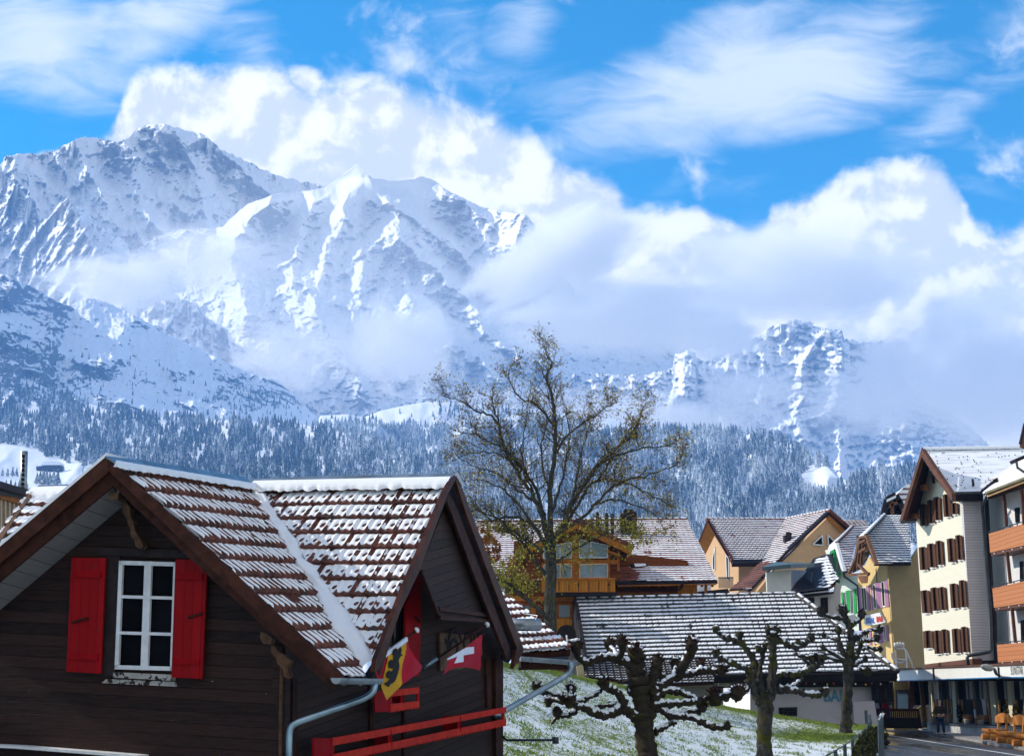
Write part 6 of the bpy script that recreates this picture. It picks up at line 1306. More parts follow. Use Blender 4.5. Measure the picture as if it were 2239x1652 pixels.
# ---- half-log benches along the arcade
M_LOG = mat_plain('orange log wood', (.40, .155, .035), .6, .35, 3, .25, spec=.1)
def bench(label):
    o = thing('bench', label, 'bench', (0, 0, 0), 'half log benches along the arcade')
    m = MB(); n = 9; V = []
    for y in (-1.0, 1.0): V += [Vector((.30*math.cos(math.pi+math.pi*k/(n-1)), y, .50+.24*math.sin(math.pi+math.pi*k/(n-1)))) for k in range(n)]
    m.add(V, [(k, k+1, n+k+1, n+k) for k in range(n-1)]+[(0, n, 2*n-1, n-1), tuple(range(n-1, -1, -1)), tuple(range(n, 2*n))]); m.build('seat', M_LOG, o)
    for y in (-.62, .62): m = MB(); m.tube([Vector((-.42, y, .14)), Vector((.42, y, .14))], .14, 10); m.build('leg', M_LOG, o)
    m = MB(); prof = [(-1.0, .78), (-1.0, 1.05), (-.75, 1.10), (-.45, 1.17), (0, 1.22), (.45, 1.17), (.75, 1.10), (1.0, 1.05), (1.0, .78)]
    m.prism([Vector((.36, y, z)) for y, z in prof], (.09, 0, 0)); m.build('backrest', M_LOG, o)
    for y in (-.55, .55): m = MB(); m.strip(Vector((.33, y, .25)), Vector((.37, y, .85)), (1, 0, 0), .11, .08); m.build('support', M_LOG, o)
    return o
def copy_tree(o, parent=None):
    c = o.copy(); COL.objects.link(c); c.parent = parent
    for ch in list(o.children): copy_tree(ch, c)
    return c
b0 = bench('half log bench farthest along the arcade, nearest the standing person'); b1 = copy_tree(b0); b2 = copy_tree(b0)
b1['label'] = 'half log bench in the middle between two others, beside the plinth'; b2['label'] = 'half log bench cut off by the right edge of the picture'
for b_, px_, py_ in ((b0, 2176, 1616.5), (b1, 2211, 1624.5), (b2, 2248, 1631)): x, y = G0(px_, py_, .11); b_.location = (x, y, .11); b_.rotation_euler = (0, 0, .04)
# ---- planters behind the plinth
M_DRY = mat_plain('dry flowers', (.42, .25, .13), .8, .4, 8, .4); M_TERRA = mat_plain('terracotta', (.42, .15, .05), .7, .2, 4, .2)
zg = zf(3560, 2560, 6.029)
pl0 = thing('planter', 'grey flower pot with dry brown flowers on the arcade ledge, directly behind the person', 'planter', (0, 0, 0), 'flower pots on the arcade ledge')
m = MB(); m.tube([Vector((0, 0, 0)), Vector((0, 0, .38)), Vector((0, 0, .42))], [.2, .26, .28], 10); m.build('pot', M_GPIER, pl0, True)
leafy('flowers', [((0, 0, .62), (.28, .25, .22), 260)], 0, .04, M_DRY, pl0, 5)
pls = [((1430, 1205), 'grey flower pot with dry brown flowers on the arcade ledge left of the person'), ((1572, 1215), 'grey flower pot with dry flowers on the ledge just right of the person'), ((1730, 1228), 'grey flower pot with dry flowers halfway between person and benches'), ((1855, 1240), 'grey flower pot with dry flowers nearest the benches, under the notice')]
pl0.scale = (.68, .68, .68)
for k, (q, lab) in enumerate(pls):
    o = pl0 if k == 0 else copy_tree(pl0); o['label'] = lab; o.location = SILL.hit(*z5v(q), -.6)
for k, q in enumerate(((1752, 1200), (1882, 1205))):
    o = thing('flower_pot', ('small terracotta pot beside the pot halfway to the benches', 'small terracotta pot beside the pot under the notice')[k], 'flower pot', SILL.hit(*z5v(q), -.9)); m = MB(); c = o.location.copy(); m.tube([c, c+Vector((0, 0, .3)), c+Vector((0, 0, .36))], [.14, .2, .22], 10); m.build('pot', M_TERRA, o, True)
for k, (q, lab) in enumerate((((2082, 1215), 'small dark green shrub behind the benches, left one'), ((2170, 1225), 'small dark green shrub behind the benches, right one'), ((1668, 1200), 'small green shrub in the arcade opening beside the wide cream pier'))):
    c = SILL.hit(*z5v(q), -1.0); o = thing('shrub', lab, 'shrub', c); leafy('foliage', [((c.x, c.y, c.z+.45), (.16, .2, .5), 300)], 0, .05, M_HEDGE, o, 7+k)
    m = MB(); m.tube([c-Vector((0, 0, .3)), c+Vector((0, 0, .4))], .03, 6); m.build('stem', M_DKWOOD, o)
# ================================================================ person
def skin_fig(name, joints, edges, mat, parent, root=0, sub=2):
    me = D.meshes.new(name); off = world_of(parent).translation if parent else Vector()
    me.from_pydata([Vector(j[:3])-off for j in joints], edges, []); o = D.objects.new(name, me); COL.objects.link(o); o.parent = parent
    md = o.modifiers.new('s', 'SKIN'); md.use_smooth_shade = True
    for i, v in enumerate(me.skin_vertices[0].data): r = joints[i][3]; v.radius = (r, r) if not hasattr(r, '__len__') else r; v.use_root = (i == root)
    sm = o.modifiers.new('d', 'SUBSURF'); sm.levels = sm.render_levels = sub
    bpy.context.view_layer.update(); dg = bpy.context.evaluated_depsgraph_get(); m2 = D.meshes.new_from_object(o.evaluated_get(dg)); D.objects.remove(o)
    m2.materials.clear(); m2.materials.append(mat); m2.name = name
    for p_ in m2.polygons: p_.use_smooth = True
    o = D.objects.new(name, m2); COL.objects.link(o); o.parent = parent; return o
M_SKIN = mat_plain('skin', (.48, .26, .19), .6, .08, 8, .05); M_JACK = mat_plain('dark olive jacket', (.022, .020, .014), .8, .3, 8, .4, spec=.1); M_JEAN = mat_plain('dark blue trousers', (.014, .022, .048), .8, .25, 10, .3, spec=.1); M_HAIR = mat_plain('dark hair', (.03, .018, .012), .7, .3, 20, .4); M_SHOE = mat_plain('dark shoes', (.02, .018, .018), .6, .2)
x0, y0 = G0(2057, 1606, .11); PE = thing('person', 'person in dark olive jacket and blue trousers standing on the pavement, hands at waist', 'person', (x0, y0, .11))
q = lambda x, y, z, r: (x0+x, y0+y, .11+z, r)
J = [q(0,0,.92,(.165,.12)), q(0,0,1.12,(.16,.115)), q(0,.01,1.32,(.19,.12)), q(0,.01,1.43,(.10,.08)), q(0,0,1.52,.055), q(0,-.01,1.60,.075), q(0,-.015,1.69,.09), q(0,-.01,1.76,.06),
     q(-.20,0,1.39,.075), q(-.27,-.02,1.12,.055), q(-.12,-.20,1.02,.040), q(-.06,-.24,1.03,.030), q(.20,0,1.39,.075), q(.27,-.02,1.12,.055), q(.12,-.20,1.00,.040), q(.05,-.25,1.02,.030),
     q(-.10,0,.85,.10), q(-.12,-.01,.48,.068), q(-.13,.01,.09,.045), q(-.14,-.13,.035,.035), q(.10,0,.85,.10), q(.14,-.01,.48,.068), q(.17,.01,.09,.045), q(.20,-.12,.035,.035)]
E = [(0,1),(1,2),(2,3),(3,4),(4,5),(5,6),(6,7),(2,8),(8,9),(9,10),(10,11),(2,12),(12,13),(13,14),(14,15),(0,16),(16,17),(17,18),(18,19),(0,20),(20,21),(21,22),(22,23)]
skin_fig('body', J, E, M_SKIN, PE)
Jj = [q(0,.0,.88,(.19,.145)), q(0,.0,1.12,(.185,.14)), q(0,.01,1.33,(.21,.14)), q(0,.01,1.45,(.09,.085)), q(-.21,0,1.39,.09), q(-.275,-.02,1.12,.072), q(-.14,-.18,1.025,.052), q(.21,0,1.39,.09), q(.275,-.02,1.12,.072), q(.14,-.18,1.005,.052)]
skin_fig('jacket', Jj, [(0,1),(1,2),(2,3),(2,4),(4,5),(5,6),(2,7),(7,8),(8,9)], M_JACK, PE)
Jt = [q(0,0,.93,(.165,.125)), q(-.10,0,.84,.115), q(-.12,-.01,.48,.085), q(-.13,.01,.10,.068), q(.10,0,.84,.115), q(.14,-.01,.48,.085), q(.17,.01,.10,.068)]
skin_fig('trousers', Jt, [(0,1),(1,2),(2,3),(0,4),(4,5),(5,6)], M_JEAN, PE)
for s, xx in ((-1, -.13), (1, .17)):
    skin_fig('shoe', [q(xx, .05, .05, .05), q(xx+s*.01, -.06, .045, .045), q(xx+s*.02, -.15, .035, .036)], [(0,1),(1,2)], M_SHOE, PE, sub=1)
m = MB(); m.ball((x0, y0+.02, .11+1.71), .105, 12, 8, (.88, .95, 1.05)); hr = m.build('hair', M_HAIR, PE, True)
for v in hr.data.vertices:
    if v.co.y < -.045 and v.co.z < 1.75: v.co.y = -.01; v.co.x *= .8
for s in (-1, 1):
    bx = x0+s*.055
    for k in range(4): m = MB(); a = Vector((bx-s*.012*k, y0-.24, .11+1.03-.014*k)); m.tube([a, a+Vector((-s*.03, -.025, -.01)), a+Vector((-s*.055, -.01, -.02-.003*k))], [.010, .009, .006], 6); m.build('finger', M_SKIN, PE, True)
    m = MB(); a = Vector((bx, y0-.23, .11+1.05)); m.tube([a, a+Vector((-s*.03, -.01, .02))], [.011, .007], 6); m.build('thumb', M_SKIN, PE, True)
m = MB(); m.tube([Vector((x0, y0-.095, .11+1.66)), Vector((x0, y0-.125, .11+1.64)), Vector((x0, y0-.10, .11+1.625))], [.010, .014, .008], 6); m.build('nose', M_SKIN, PE, True)
for s in (-1, 1): m = MB(); m.ball((x0+s*.033, y0-.092, .11+1.675), .011, 6, 4); m.build('eye', M_HAIR, PE, True)
m = MB(); m.strip(Vector((x0-.025, y0-.098, .11+1.60)), Vector((x0+.025, y0-.098, .11+1.60)), (0, -1, 0), .010, .008); m.build('mouth', mat_plain('lips', (.35, .12, .10)), PE)
# ================================================================ pollarded plane trees
mb_, t, out = material('mossy bark'); p = obj_pos(t); nz = t.sep(t.new('ShaderNodeNewGeometry').outputs['Normal'])[2]
n = t.noise(p, 14, 6, .7); n2 = t.noise(p, 3.5, 4, .6)
c = t.mix(n, (.010, .008, .006), (.066, .052, .038)); c = t.mix(t.ramp(t.math('ADD', n2, t.math('MULTIPLY', n, .25)), .66, .80), c, (.05, .048, .010))
bsdf(t, out, c, .9, n, .9, .03, .05); M_BARK = mb_
m2_, t, out = material('grey lichen bark'); p = obj_pos(t); n = t.noise(t.mapping(p, scale=(1, 1, .35)), 9, 7, .7); n2 = t.noise(p, 2.2, 5, .6)
c = t.mix(t.ramp(n, .3, .7), (.022, .019, .015), (.10, .10, .085)); c = t.mix(t.ramp(n2, .56, .66), c, (.07, .07, .02)); bsdf(t, out, c, .9, n, .8, .03, .05); M_BARK2 = m2_
m3_, t, out = material('dark grey bark'); p = obj_pos(t); n = t.noise(t.mapping(p, scale=(1, 1, .35)), 9, 7, .7); n2 = t.noise(p, 2.2, 5, .6)
c = t.mix(t.ramp(n, .3, .7), (.012, .010, .008), (.075, .070, .058)); c = t.mix(t.ramp(n2, .50, .62), c, (.055, .055, .012)); bsdf(t, out, c, .9, n, .9, .04, .05); M_BARK3 = m3_
M_TWIGK = mat_plain('dark twig stubs', (.035, .016, .014), .85, .4, 20, .3, spec=.05)
def smooth_poly(pts, k=4):
    P_ = [Vector(p) for p in pts]; out = []
    for i in range(len(P_)-1):
        a, b = P_[i], P_[i+1]; p0 = P_[i-1] if i else a-(b-a); p3 = P_[i+2] if i+2 < len(P_) else b+(b-a)
        for j in range(k):
            u = j/k; out.append(.5*((2*a)+(b-p0)*u+(2*p0-5*a+4*b-p3)*u*u+(-p0+3*a-3*b+p3)*u**3))
    return out+[P_[-1]]
def pollard(label, zfun, Y, trunk, limbs, knobs, seed, base, bark, kspread=.5):
    rr = random.Random(seed); o = thing('plane_tree', label, 'tree', base, 'pollarded plane trees on the grass'); sc = Y/F/1.7155/ZS
    m = MB(); sn = MB(); npr = np.random.RandomState(seed)
    def pos(pt_, dy): return P(*zfun(pt_[:2]), Y+dy)
    tp = [pos(q_, 0) for q_ in trunk]; tp = [Vector(base)+Vector((0, 0, -.3))]+[Vector((tp[0].x, tp[0].y, Vector(base).z+.25))]+tp[1:] if base[2] < tp[0].z else tp
    rt = [q_[2]*sc for q_ in trunk]; rt = [rt[0]*1.35, rt[0]*1.1]+rt[1:] if len(tp) == len(trunk)+1 else rt
    sp = smooth_poly(tp); ri = np.interp(np.linspace(0, 1, len(sp)), np.linspace(0, 1, len(rt)), rt)
    ri = [r_*(1+.10*math.sin(i*2.3+seed)) for i, r_ in enumerate(ri)]; m.tube(sp, ri, 18)
    jt = {}
    for li, L in enumerate(limbs):
        dy1 = rr.uniform(-1, 1)*kspread; pts = []; r_ = []
        for i, q_ in enumerate(L):
            d = jt.get(tuple(q_[:2]), None)
            if i == 0: d0 = d if d is not None else 0.0
            dy = d0+dy1*i/max(1, len(L)-1); jt[tuple(q_[:2])] = dy if d is None else d
            pts.append(pos(q_, dy)); r_.append(q_[2]*sc if len(q_) > 2 else None)
        r0 = L[0][2] if len(L[0]) > 2 else 20; r1 = L[-1][2] if len(L[-1]) > 2 else 13
        sp = smooth_poly(pts, 7); n_ = len(sp); rad = [(r0+(r1-r0)*(i/(n_-1))**.7)*sc*(1+.17*math.sin(i*1.5+li)+.14*rr.uniform(-1, 1)) for i in range(n_)]
        sp = [s_+Vector((0, 0, rr.uniform(-.25, .25)*rad[i])) for i, s_ in enumerate(sp)]
        m.tube(sp, rad, 12)
        # snow lying on the flatter stretches
        run = []
        for i in range(1, n_-1):
            tv = (sp[min(i+1, n_-1)]-sp[i-1]).normalized(); 
            ok = abs(tv.z) < .72 and float(pn(np.array(i*.5+li*3.1), np.array(seed*1.7))) > -.38
            ok = abs(tv.z) < .78 and float(pn(np.array(i*.5+li*3.1), np.array(seed*1.7))) > -.62
            if ok: run.append(i)
            if (not ok or i == n_-2) and run:
                if len(run) > 2: sn.tube([sp[j]+Vector((0, -.15*rad[j], rad[j]*.62)) for j in run], [rad[j]*(.25 if (a_ in (0, len(run)-1)) else .70+.12*math.sin(j*1.7)) for a_, j in enumerate(run)], 8)
                run = []
    m.rough(.045*Y/29, 14*29/Y*.6, seed).build('trunk', bark, o, True)
    if sn.v: sn.build('snow', M_SNOW, o, True)
    for ki, (kx, ky, kr) in enumerate(knobs):
        near = min(jt.items(), key=lambda it: (it[0][0]-kx)**2+(it[0][1]-ky)**2); dy = near[1]; c = P(*zfun((kx, ky)), Y+dy); r = kr*sc
        kk = MB(); kk.ball(c, r*.85, 12, 9, (1, 1, 1.15)); b0_ = len(kk.v)
        for i in range(b0_):
            v = Vector(kk.v[i]); d_ = v-c; kk.v[i] = tuple(c+d_*(1+.22*math.sin(v.x*31+ki)*math.cos(v.z*27+seed)+.12*rr.uniform(-1, 1)))
        ko = kk.build('knuckle', bark, o, True)
        tw = MB()
        for i in range(70):
            a = rr.uniform(0, 6.28); e = rr.uniform(-.35, 1.5); d_ = Vector((math.cos(a)*math.cos(e), math.sin(a)*math.cos(e), math.sin(e))); s0 = c+d_*r*.75; tw.tube([s0, s0+d_*r*rr.uniform(.25, .75)+Vector((0, 0, r*.1))], [r*.085, r*.045], 4)
        tw.build('stub_cluster', M_TWIGK, ko)
        if rr.random() < .7:
            s2 = MB(); 
            for _ in range(3): s2.ball(c+Vector((rr.uniform(-.5, .5)*r, rr.uniform(-.7, .2)*r, r*(.75+.25*rr.random()))), r*rr.uniform(.2, .36), 7, 5, (1.3, 1, .6))
            s2.build('snow', M_SNOW, ko, True)
    return o
ZS = 1.679
zp = lambda q_: zf(1700, 1850, 1.679)((q_[0], q_[1]))
pollard('big nearest plane tree with knobby snowy limbs right of the chalet', zp, 29, [(1235, 1760, 74), (1225, 1650, 66), (1208, 1540, 58), (1198, 1440, 60), (1200, 1380, 52)],
 [[(1190,1440,34),(1130,1400),(1090,1360),(1040,1355),(980,1395),(900,1385),(830,1350),(780,1335,22),(735,1300,20)], [(735,1300,18),(690,1280),(620,1262),(560,1255),(525,1225,12)], [(735,1300,16),(690,1310),(640,1302),(605,1305,14)],
  [(780,1360,16),(740,1385),(700,1405),(655,1395,14)], [(655,1395,10),(635,1425),(620,1445,8)], [(735,1300,16),(740,1250),(740,1220,14)], [(1090,1360,30),(1065,1310),(1040,1265),(990,1232,22),(950,1215,22)],
  [(940,1240,14),(880,1270),(830,1300),(780,1315,14)], [(1190,1420,60),(1185,1320),(1170,1220),(1155,1120),(1150,1030,52)], [(1160,1140,30),(1100,1070),(1040,1045),(980,1030),(900,1045),(840,1062),(790,1030,20),(770,990,18)],
  [(1040,1045,20),(1010,1000),(985,965,18)], [(1040,1045,18),(1062,1000),(1062,950,18)], [(1225,1400,48),(1240,1300),(1245,1200),(1275,1110,34),(1285,1070,30)], [(1255,1270,26),(1310,1215),(1370,1165),(1440,1145),(1520,1130),(1600,1115),(1680,1125,18)],
  [(1430,1140,24),(1450,1080),(1490,1010),(1500,950,28)], [(1550,1120,14),(1560,1085,14)], [(1370,1165,16),(1395,1110),(1395,1080,14)], [(1250,1300,24),(1320,1250),(1400,1245),(1460,1265),(1520,1295),(1560,1320,16)], [(1560,1300,16),(1640,1285),(1720,1268),(1790,1250,16)],
  [(1250,1340,24),(1340,1325),(1420,1322),(1500,1318),(1550,1305,18)], [(1280,1350,24),(1350,1390),(1420,1405),(1500,1412),(1580,1445),(1660,1470),(1725,1465,16)], [(1270,1500,22),(1330,1470),(1380,1440),(1400,1440,8)], [(1360,1385,14),(1440,1380),(1510,1370,12),(1545,1360,12)],
  [(1180,1400,20),(1190,1360),(1200,1340,18)], [(1140,1270,18),(1110,1240),(1130,1210,18)], [(1290,1350,14),(1340,1400),(1390,1455,8)], [(980,1330,14),(1020,1325),(900,1345,12)]],
 [(735,1305,42),(740,1225,34),(690,1285,26),(525,1222,34),(600,1308,30),(655,1380,34),(945,1190,40),(770,965,46),(985,950,40),(1062,935,42),(1150,1020,64),(1285,1065,44),(1500,950,48),(1690,1110,40),(1560,1070,32),(1395,1065,34),(1565,1330,40),(1650,1290,50),(1795,1250,46),(1725,1465,26),(1545,1370,24),(1130,1210,30),(1310,1155,26)],
 4, tuple(Gs(1418, 1720)), M_BARK, .55)
ZS = 1.722
zq = lambda q_: zf(2000, 2350, 1.722)((q_[0], q_[1]))
pollard('tall forked plane tree with grey trunk in the middle of the grass', zq, 50, [(1490, 860, 50), (1490, 760, 46), (1490, 650, 48), (1500, 520, 50), (1500, 460, 44)],
 [[(1520,470,36),(1540,380),(1545,250),(1545,150),(1545,70,26)], [(1480,480,32),(1465,380),(1440,290),(1410,190),(1360,120),(1290,80,22),(1230,65),(1180,30,16)], [(1455,490,24),(1430,430),(1405,340),(1385,280),(1330,255),(1260,225),(1200,195,16)],
  [(1560,330,20),(1620,305),(1700,300),(1770,285),(1830,245,20),(1860,215,22)], [(1570,420,20),(1640,395),(1700,365),(1740,330,10)], [(1575,405,22),(1650,405),(1740,425),(1820,440),(1880,415,18)], [(1570,75,20),(1640,115),(1700,128),(1760,100),(1795,75,16)],
  [(1455,330,18),(1470,240),(1485,170),(1500,120,14)], [(1480,170,14),(1450,140,12)], [(1430,350,16),(1380,395),(1320,440),(1250,445),(1160,450,16)], [(1790,290,14),(1750,200),(1700,178,10)], [(1440,420,18),(1400,360),(1370,350,12)]],
 [(1545,75,46),(1520,25,30),(1570,20,28),(1330,55,30),(1180,15,26),(1180,165,30),(1860,205,36),(1800,205,28),(1880,418,30),(1795,65,28),(1712,105,22),(1450,140,24),(1310,430,50),(1170,450,50),(1240,460,24),(1500,120,22)],
 8, tuple(Gs(1672, 1664)), M_BARK3, .8)
ZS = 2.382
zr_ = lambda q_: z5v((q_[0], q_[1]))
pollard('slender plane tree standing before the bar wall lettering', zr_, Gs(1851, 1600).y, [(648, 1310, 56), (648, 1200, 48), (655, 1000, 46), (668, 800, 42), (672, 690, 46)],
 [[(672,700,44),(685,560),(690,440),(680,360),(650,290),(625,240,24)], [(640,300,18),(570,275),(500,262),(435,240,14)], [(680,350,20),(730,320),(770,285),(788,255,16)], [(640,640,26),(605,560),(592,480),(582,410,16)], [(588,480,14),(530,462),(460,432,12)],
  [(650,660,20),(570,610),(500,575),(445,545,14)], [(640,665,18),(540,645),(420,610),(300,620),(200,602,10)], [(700,460,18),(770,430),(850,395),(945,380,14)], [(720,480,16),(800,462),(870,482),(925,452,14)], [(720,650,22),(755,590),(785,500),(800,480,16)],
  [(770,560,14),(850,545),(950,562,12)], [(690,680,20),(760,672),(815,645,14)], [(690,700,16),(750,715),(800,750),(845,752,14)], [(700,520,16),(700,430),(715,380,12)]],
 [(625,215,50),(430,225,44),(788,248,40),(582,395,36),(450,430,24),(440,540,26),(340,640,34),(400,650,50),(200,602,18),(950,380,34),(920,458,36),(955,560,26),(820,640,26),(840,758,40),(530,390,14)],
 12, tuple(Gs(1851, 1600)), M_BARK3, 1.2)
# ================================================================ the big bare tree
zt = zf(1600, 1200, 1.3764); YT = 76.0; rt_ = random.Random(21)
BT_ = thing('maple_tree', 'large almost bare tree with sparse yellow green buds in front of the honey coloured chalet', 'tree', P(1205, 1475, YT))
limbs = [([(640,1760),(640,1650),(635,1450),(642,1330),(640,1220),(640,1150)], 34, 27), ([(640,1160),(605,1050),(575,960),(545,915),(530,870),(470,790),(420,700),(385,600),(370,520),(345,460),(330,400)], 17, 3), ([(645,1150),(635,1000),(640,850),(655,700),(665,560),(655,420),(622,310),(640,230),(622,180),(606,130)], 18, 2),
 ([(655,1150),(700,1050),(745,960),(800,860),(870,760),(950,690),(1040,610),(1085,540),(1110,470),(1130,430)], 15, 2), ([(680,1110),(760,985),(830,870),(880,830),(960,830),(1080,865),(1190,920),(1270,960)], 12, 2), ([(690,1095),(780,1040),(860,960),(930,890),(1020,830),(1130,800),(1250,760),(1300,740)], 11, 2),
 ([(625,1180),(560,1070),(470,1020),(380,1020),(300,1050),(230,1090)], 13, 2), ([(600,1200),(520,1140),(430,1080),(340,1010),(260,985),(220,980)], 12, 2), ([(625,1330),(570,1260),(520,1180),(460,1120),(430,1090)], 13, 3), ([(640,1540),(560,1480),(520,1440),(460,1390),(400,1350),(330,1330),(240,1290)], 14, 3),
 ([(610,1010),(560,870),(500,780),(430,700),(350,640),(250,600),(150,560)], 10, 2), ([(655,700),(720,610),(790,540),(860,500),(930,450),(960,430)], 8, 1.5), ([(665,560),(600,470),(540,420),(470,390),(430,300),(430,230)], 8, 1.5), ([(375,540),(330,490),(260,470),(180,420),(120,400),(60,390)], 7, 1.5),
 ([(700,1060),(740,950),(770,840),(790,720),(820,620),(840,540)], 10, 2), ([(640,900),(600,760),(590,640),(620,540),(600,450)], 8, 1.5), ([(800,870),(900,740),(1000,690),(1120,660),(1230,650),(1290,655)], 8, 1.5), ([(850,960),(950,930),(1060,950),(1160,990),(1210,1040)], 7, 1.5), ([(560,1070),(480,960),(400,880),(300,830),(210,830)], 8, 1.5),
 ([(545,930),(450,860),(360,790),(260,760),(160,700)], 8, 1.5), ([(640,1260),(720,1220),(800,1160),(880,1120),(980,1090),(1060,1120)], 8, 1.5), ([(575,960),(520,820),(490,700),(500,580),(520,500)], 8, 1.5), ([(880,830),(940,740),(1010,640),(1060,560)], 7, 1.5), ([(640,1000),(690,850),(720,720),(740,600),(720,480),(700,400)], 9, 1.5), ([(560,1480),(480,1420),(430,1400),(380,1420)], 8, 2), ([(330,1030),(260,960),(220,900)], 5, 1.5), ([(450,720),(380,700),(300,680),(200,690),(140,720)], 6, 1.5)]
k_ = YT/F/1.7155/1.3764
mt_ = MB(); mtw = MB(); leaf = []; brs = []
def grow(p, d, L, r, lvl):
    n = 4; pts = [p]; q_ = p.copy(); dd = d.copy()
    for i in range(n):
        dd = (dd+Vector((rt_.gauss(0, .17), rt_.gauss(0, .17), rt_.gauss(.05, .13)))).normalized(); q_ = q_+dd*L/n; pts.append(q_.copy())
        if lvl > 0 and rt_.random() < (.97 if lvl > 1 else .9):
            for _ in range(2 if rt_.random() < .22 else 1):
                sd = (dd+Vector((rt_.gauss(0, .8), rt_.gauss(0, .8), rt_.gauss(.1, .6)))).normalized(); grow(q_.copy(), sd, L*rt_.uniform(.42, .7), r*.55, lvl-1)
        elif i > 1: leaf.append(q_.copy())
    mtw.tube(pts, [r*(1-.72*i/n) for i in range(n+1)], 4 if lvl == 0 else 5, False)
for li, (L, r0, r1) in enumerate(limbs):
    dyr = 0 if li == 0 else rt_.uniform(-3.4, 3.4)
    x_0, y_0 = L[0]
    pts = [P(*zt(q_), YT+dyr*min(1, math.hypot(q_[0]-640, (q_[1]-1150)*.8)/450 if li else 0)) for q_ in L]
    sp = smooth_poly(pts, 4); n = len(sp); rad = [(r0+(r1-r0)*(i/(n-1))**.75)*k_ for i in range(n)]
    sp = [s_+(Vector((rt_.gauss(0, .035), rt_.gauss(0, .06), rt_.gauss(0, .035))) if 0 < i and li else Vector()) for i, s_ in enumerate(sp)]
    mt_.tube(sp, rad, 9 if r0 > 12 else 6)
    if li == 0: continue
    for i in range(3 if r0 > 12 else 2, n):
        if i/n < (.35 if r0 > 10 else .2): 
            if rt_.random() > .25: continue
        tv = (sp[i]-sp[i-1]).normalized(); f_ = i/n
        for _ in range(1 if rt_.random() < .7 else 2):
            sd = (tv*.8+Vector((rt_.gauss(0, .6), rt_.gauss(0, .6), rt_.gauss(.25, .5)))).normalized(); grow(sp[i].copy(), sd, rt_.uniform(.75, 1.4)*(1.15-.5*f_), max(.010, rad[i]*.38), 2)
mt_.build('trunk', M_BARK2, BT_, True); tb = mtw.build('twigs', mat_plain('twig bark', (.070, .055, .035), .9, .3, 5, .2, spec=.05), BT_, True)
M_LEAF = mat_plain('yellow green buds', (.34, .31, .05), .8, .5, 3, .2, spec=.05); M_LEAFB = mat_plain('brown buds', (.16, .085, .035), .8, .4, 3, .2, spec=.05)
rl = np.random.RandomState(4); LV = {0: [], 1: []}
for q_ in leaf:
    low = 1 if q_.z < P(1200, 1140, YT).z else 0
    if rl.rand() > (1.1 if q_.x > 3 or low else .6): continue
    for _ in range(1+low): 
        c = np.array(q_)+rl.randn(3)*.07; a = rl.randn(3); a /= np.linalg.norm(a); b = np.cross(a, rl.randn(3)); b /= np.linalg.norm(b)+1e-6; s = .034+.028*rl.rand()+.012*low
        LV[0 if rl.rand() < (.72 if low else .5) else 1].append([c-a*s, c+a*s, c+b*s*1.3])
for q0, n_, sx_, sz_ in (((655, 1140), 190, 1.6, .7), ((700, 1210), 90, 1.1, .6), ((560, 1190), 90, 1.0, .5), ((900, 1130), 110, 2.2, .7), ((1040, 1180), 60, 1.0, .5), ((480, 1340), 120, 1.8, .7)):
    cc = P(*zt(q0), YT-.6)
    for _ in range(n_):
        c = np.array(cc)+rl.randn(3)*[sx_*.5, .9, sz_*.5]; a = rl.randn(3); a /= np.linalg.norm(a); b = np.cross(a, rl.randn(3)); b /= np.linalg.norm(b)+1e-6; s = .04+.035*rl.rand(); LV[0].append([c-a*s, c+a*s, c+b*s*1.3])
for k, mt in ((0, M_LEAF), (1, M_LEAFB)):
    V = np.array(LV[k]).reshape(-1, 3)-np.array(BT_.location); mesh_np('leaves' if k == 0 else 'buds', V, np.arange(len(V)).reshape(-1, 3), mt, False, parent=BT_)
# orange brown shrub seen behind the gable
SHR = thing('shrub', 'orange brown leafy shrub beside the right slope of the dark gable', 'shrub', P(1103, 1190, 90)); c = P(*z3((222, 358)), 90)
leafy('foliage', [((c.x, c.y, c.z), (.65, .6, .8), 320), ((c.x-.3, c.y, c.z+.8), (.5, .5, .5), 150)], 0, .11, mat_plain('orange brown leaves', (.22, .085, .025), .8, .5, 2, .2, spec=.05), SHR, 5)
m = MB(); m.tube([c-Vector((0, 0, 3)), c], .1, 6); m.build('stem', M_BARK2, SHR)
# ================================================================ left edge and far hillside
zl = zf(0, 1600, 4.13)
LB = thing('house', 'timber house at the left edge with a dark eaves board and pale upright slats', 'house', P(10, 1300, 31))
lp = vplane(-40, 29.5, 62, 33)
slabpart(LB, 'fascia', lp, zl((-600, 780), (0, 950), (450, 1075), (470, 1110), (400, 1120), (0, 1040), (-600, 890)), .4, mat_plain('dark teal fascia', (.03, .05, .06), .6, .2), .05)
slabpart(LB, 'eaves_board', lp, zl((-600, 890), (0, 1035), (430, 1120), (380, 1220), (0, 1110), (-600, 980)), .2, M_OWOOD)
slabpart(LB, 'wall', lp, zl((-600, 900), (0, 1040), (430, 1120), (430, 2600), (-600, 2600)), .3, M_BLACK, -.5)
for i in range(-4, 5): x = 10+i*66; m = MB(); m.slab(lp, zl((x, 1060+x*.2), (x+26, 1065+x*.2), (x+22, 1900), (x-4, 1900)), .08, -.05); m.build('slat', M_LTW, LB)
m = MB(); m.prism([lp.hit(*zl((-600, 775)), .2), lp.hit(*zl((450, 1070)), .2), lp.hit(*zl((450, 1070)), .2)+Vector((-6, 9, .2)), lp.hit(*zl((-600, 775)), .2)+Vector((-6, 9, .2))], (0, 0, .12)); m.build('roof', M_DKFAS, LB)
SP_ = thing('striped_pole', 'thin grey pole with black blocks rising above the left house', 'pole', P(50, 1180, 40))
m = MB(); m.tube([P(*zl((375, 380)), 40), P(*zl((350, 1250)), 40)], .09, 8); m.build('pole', M_ZINC, SP_, True)
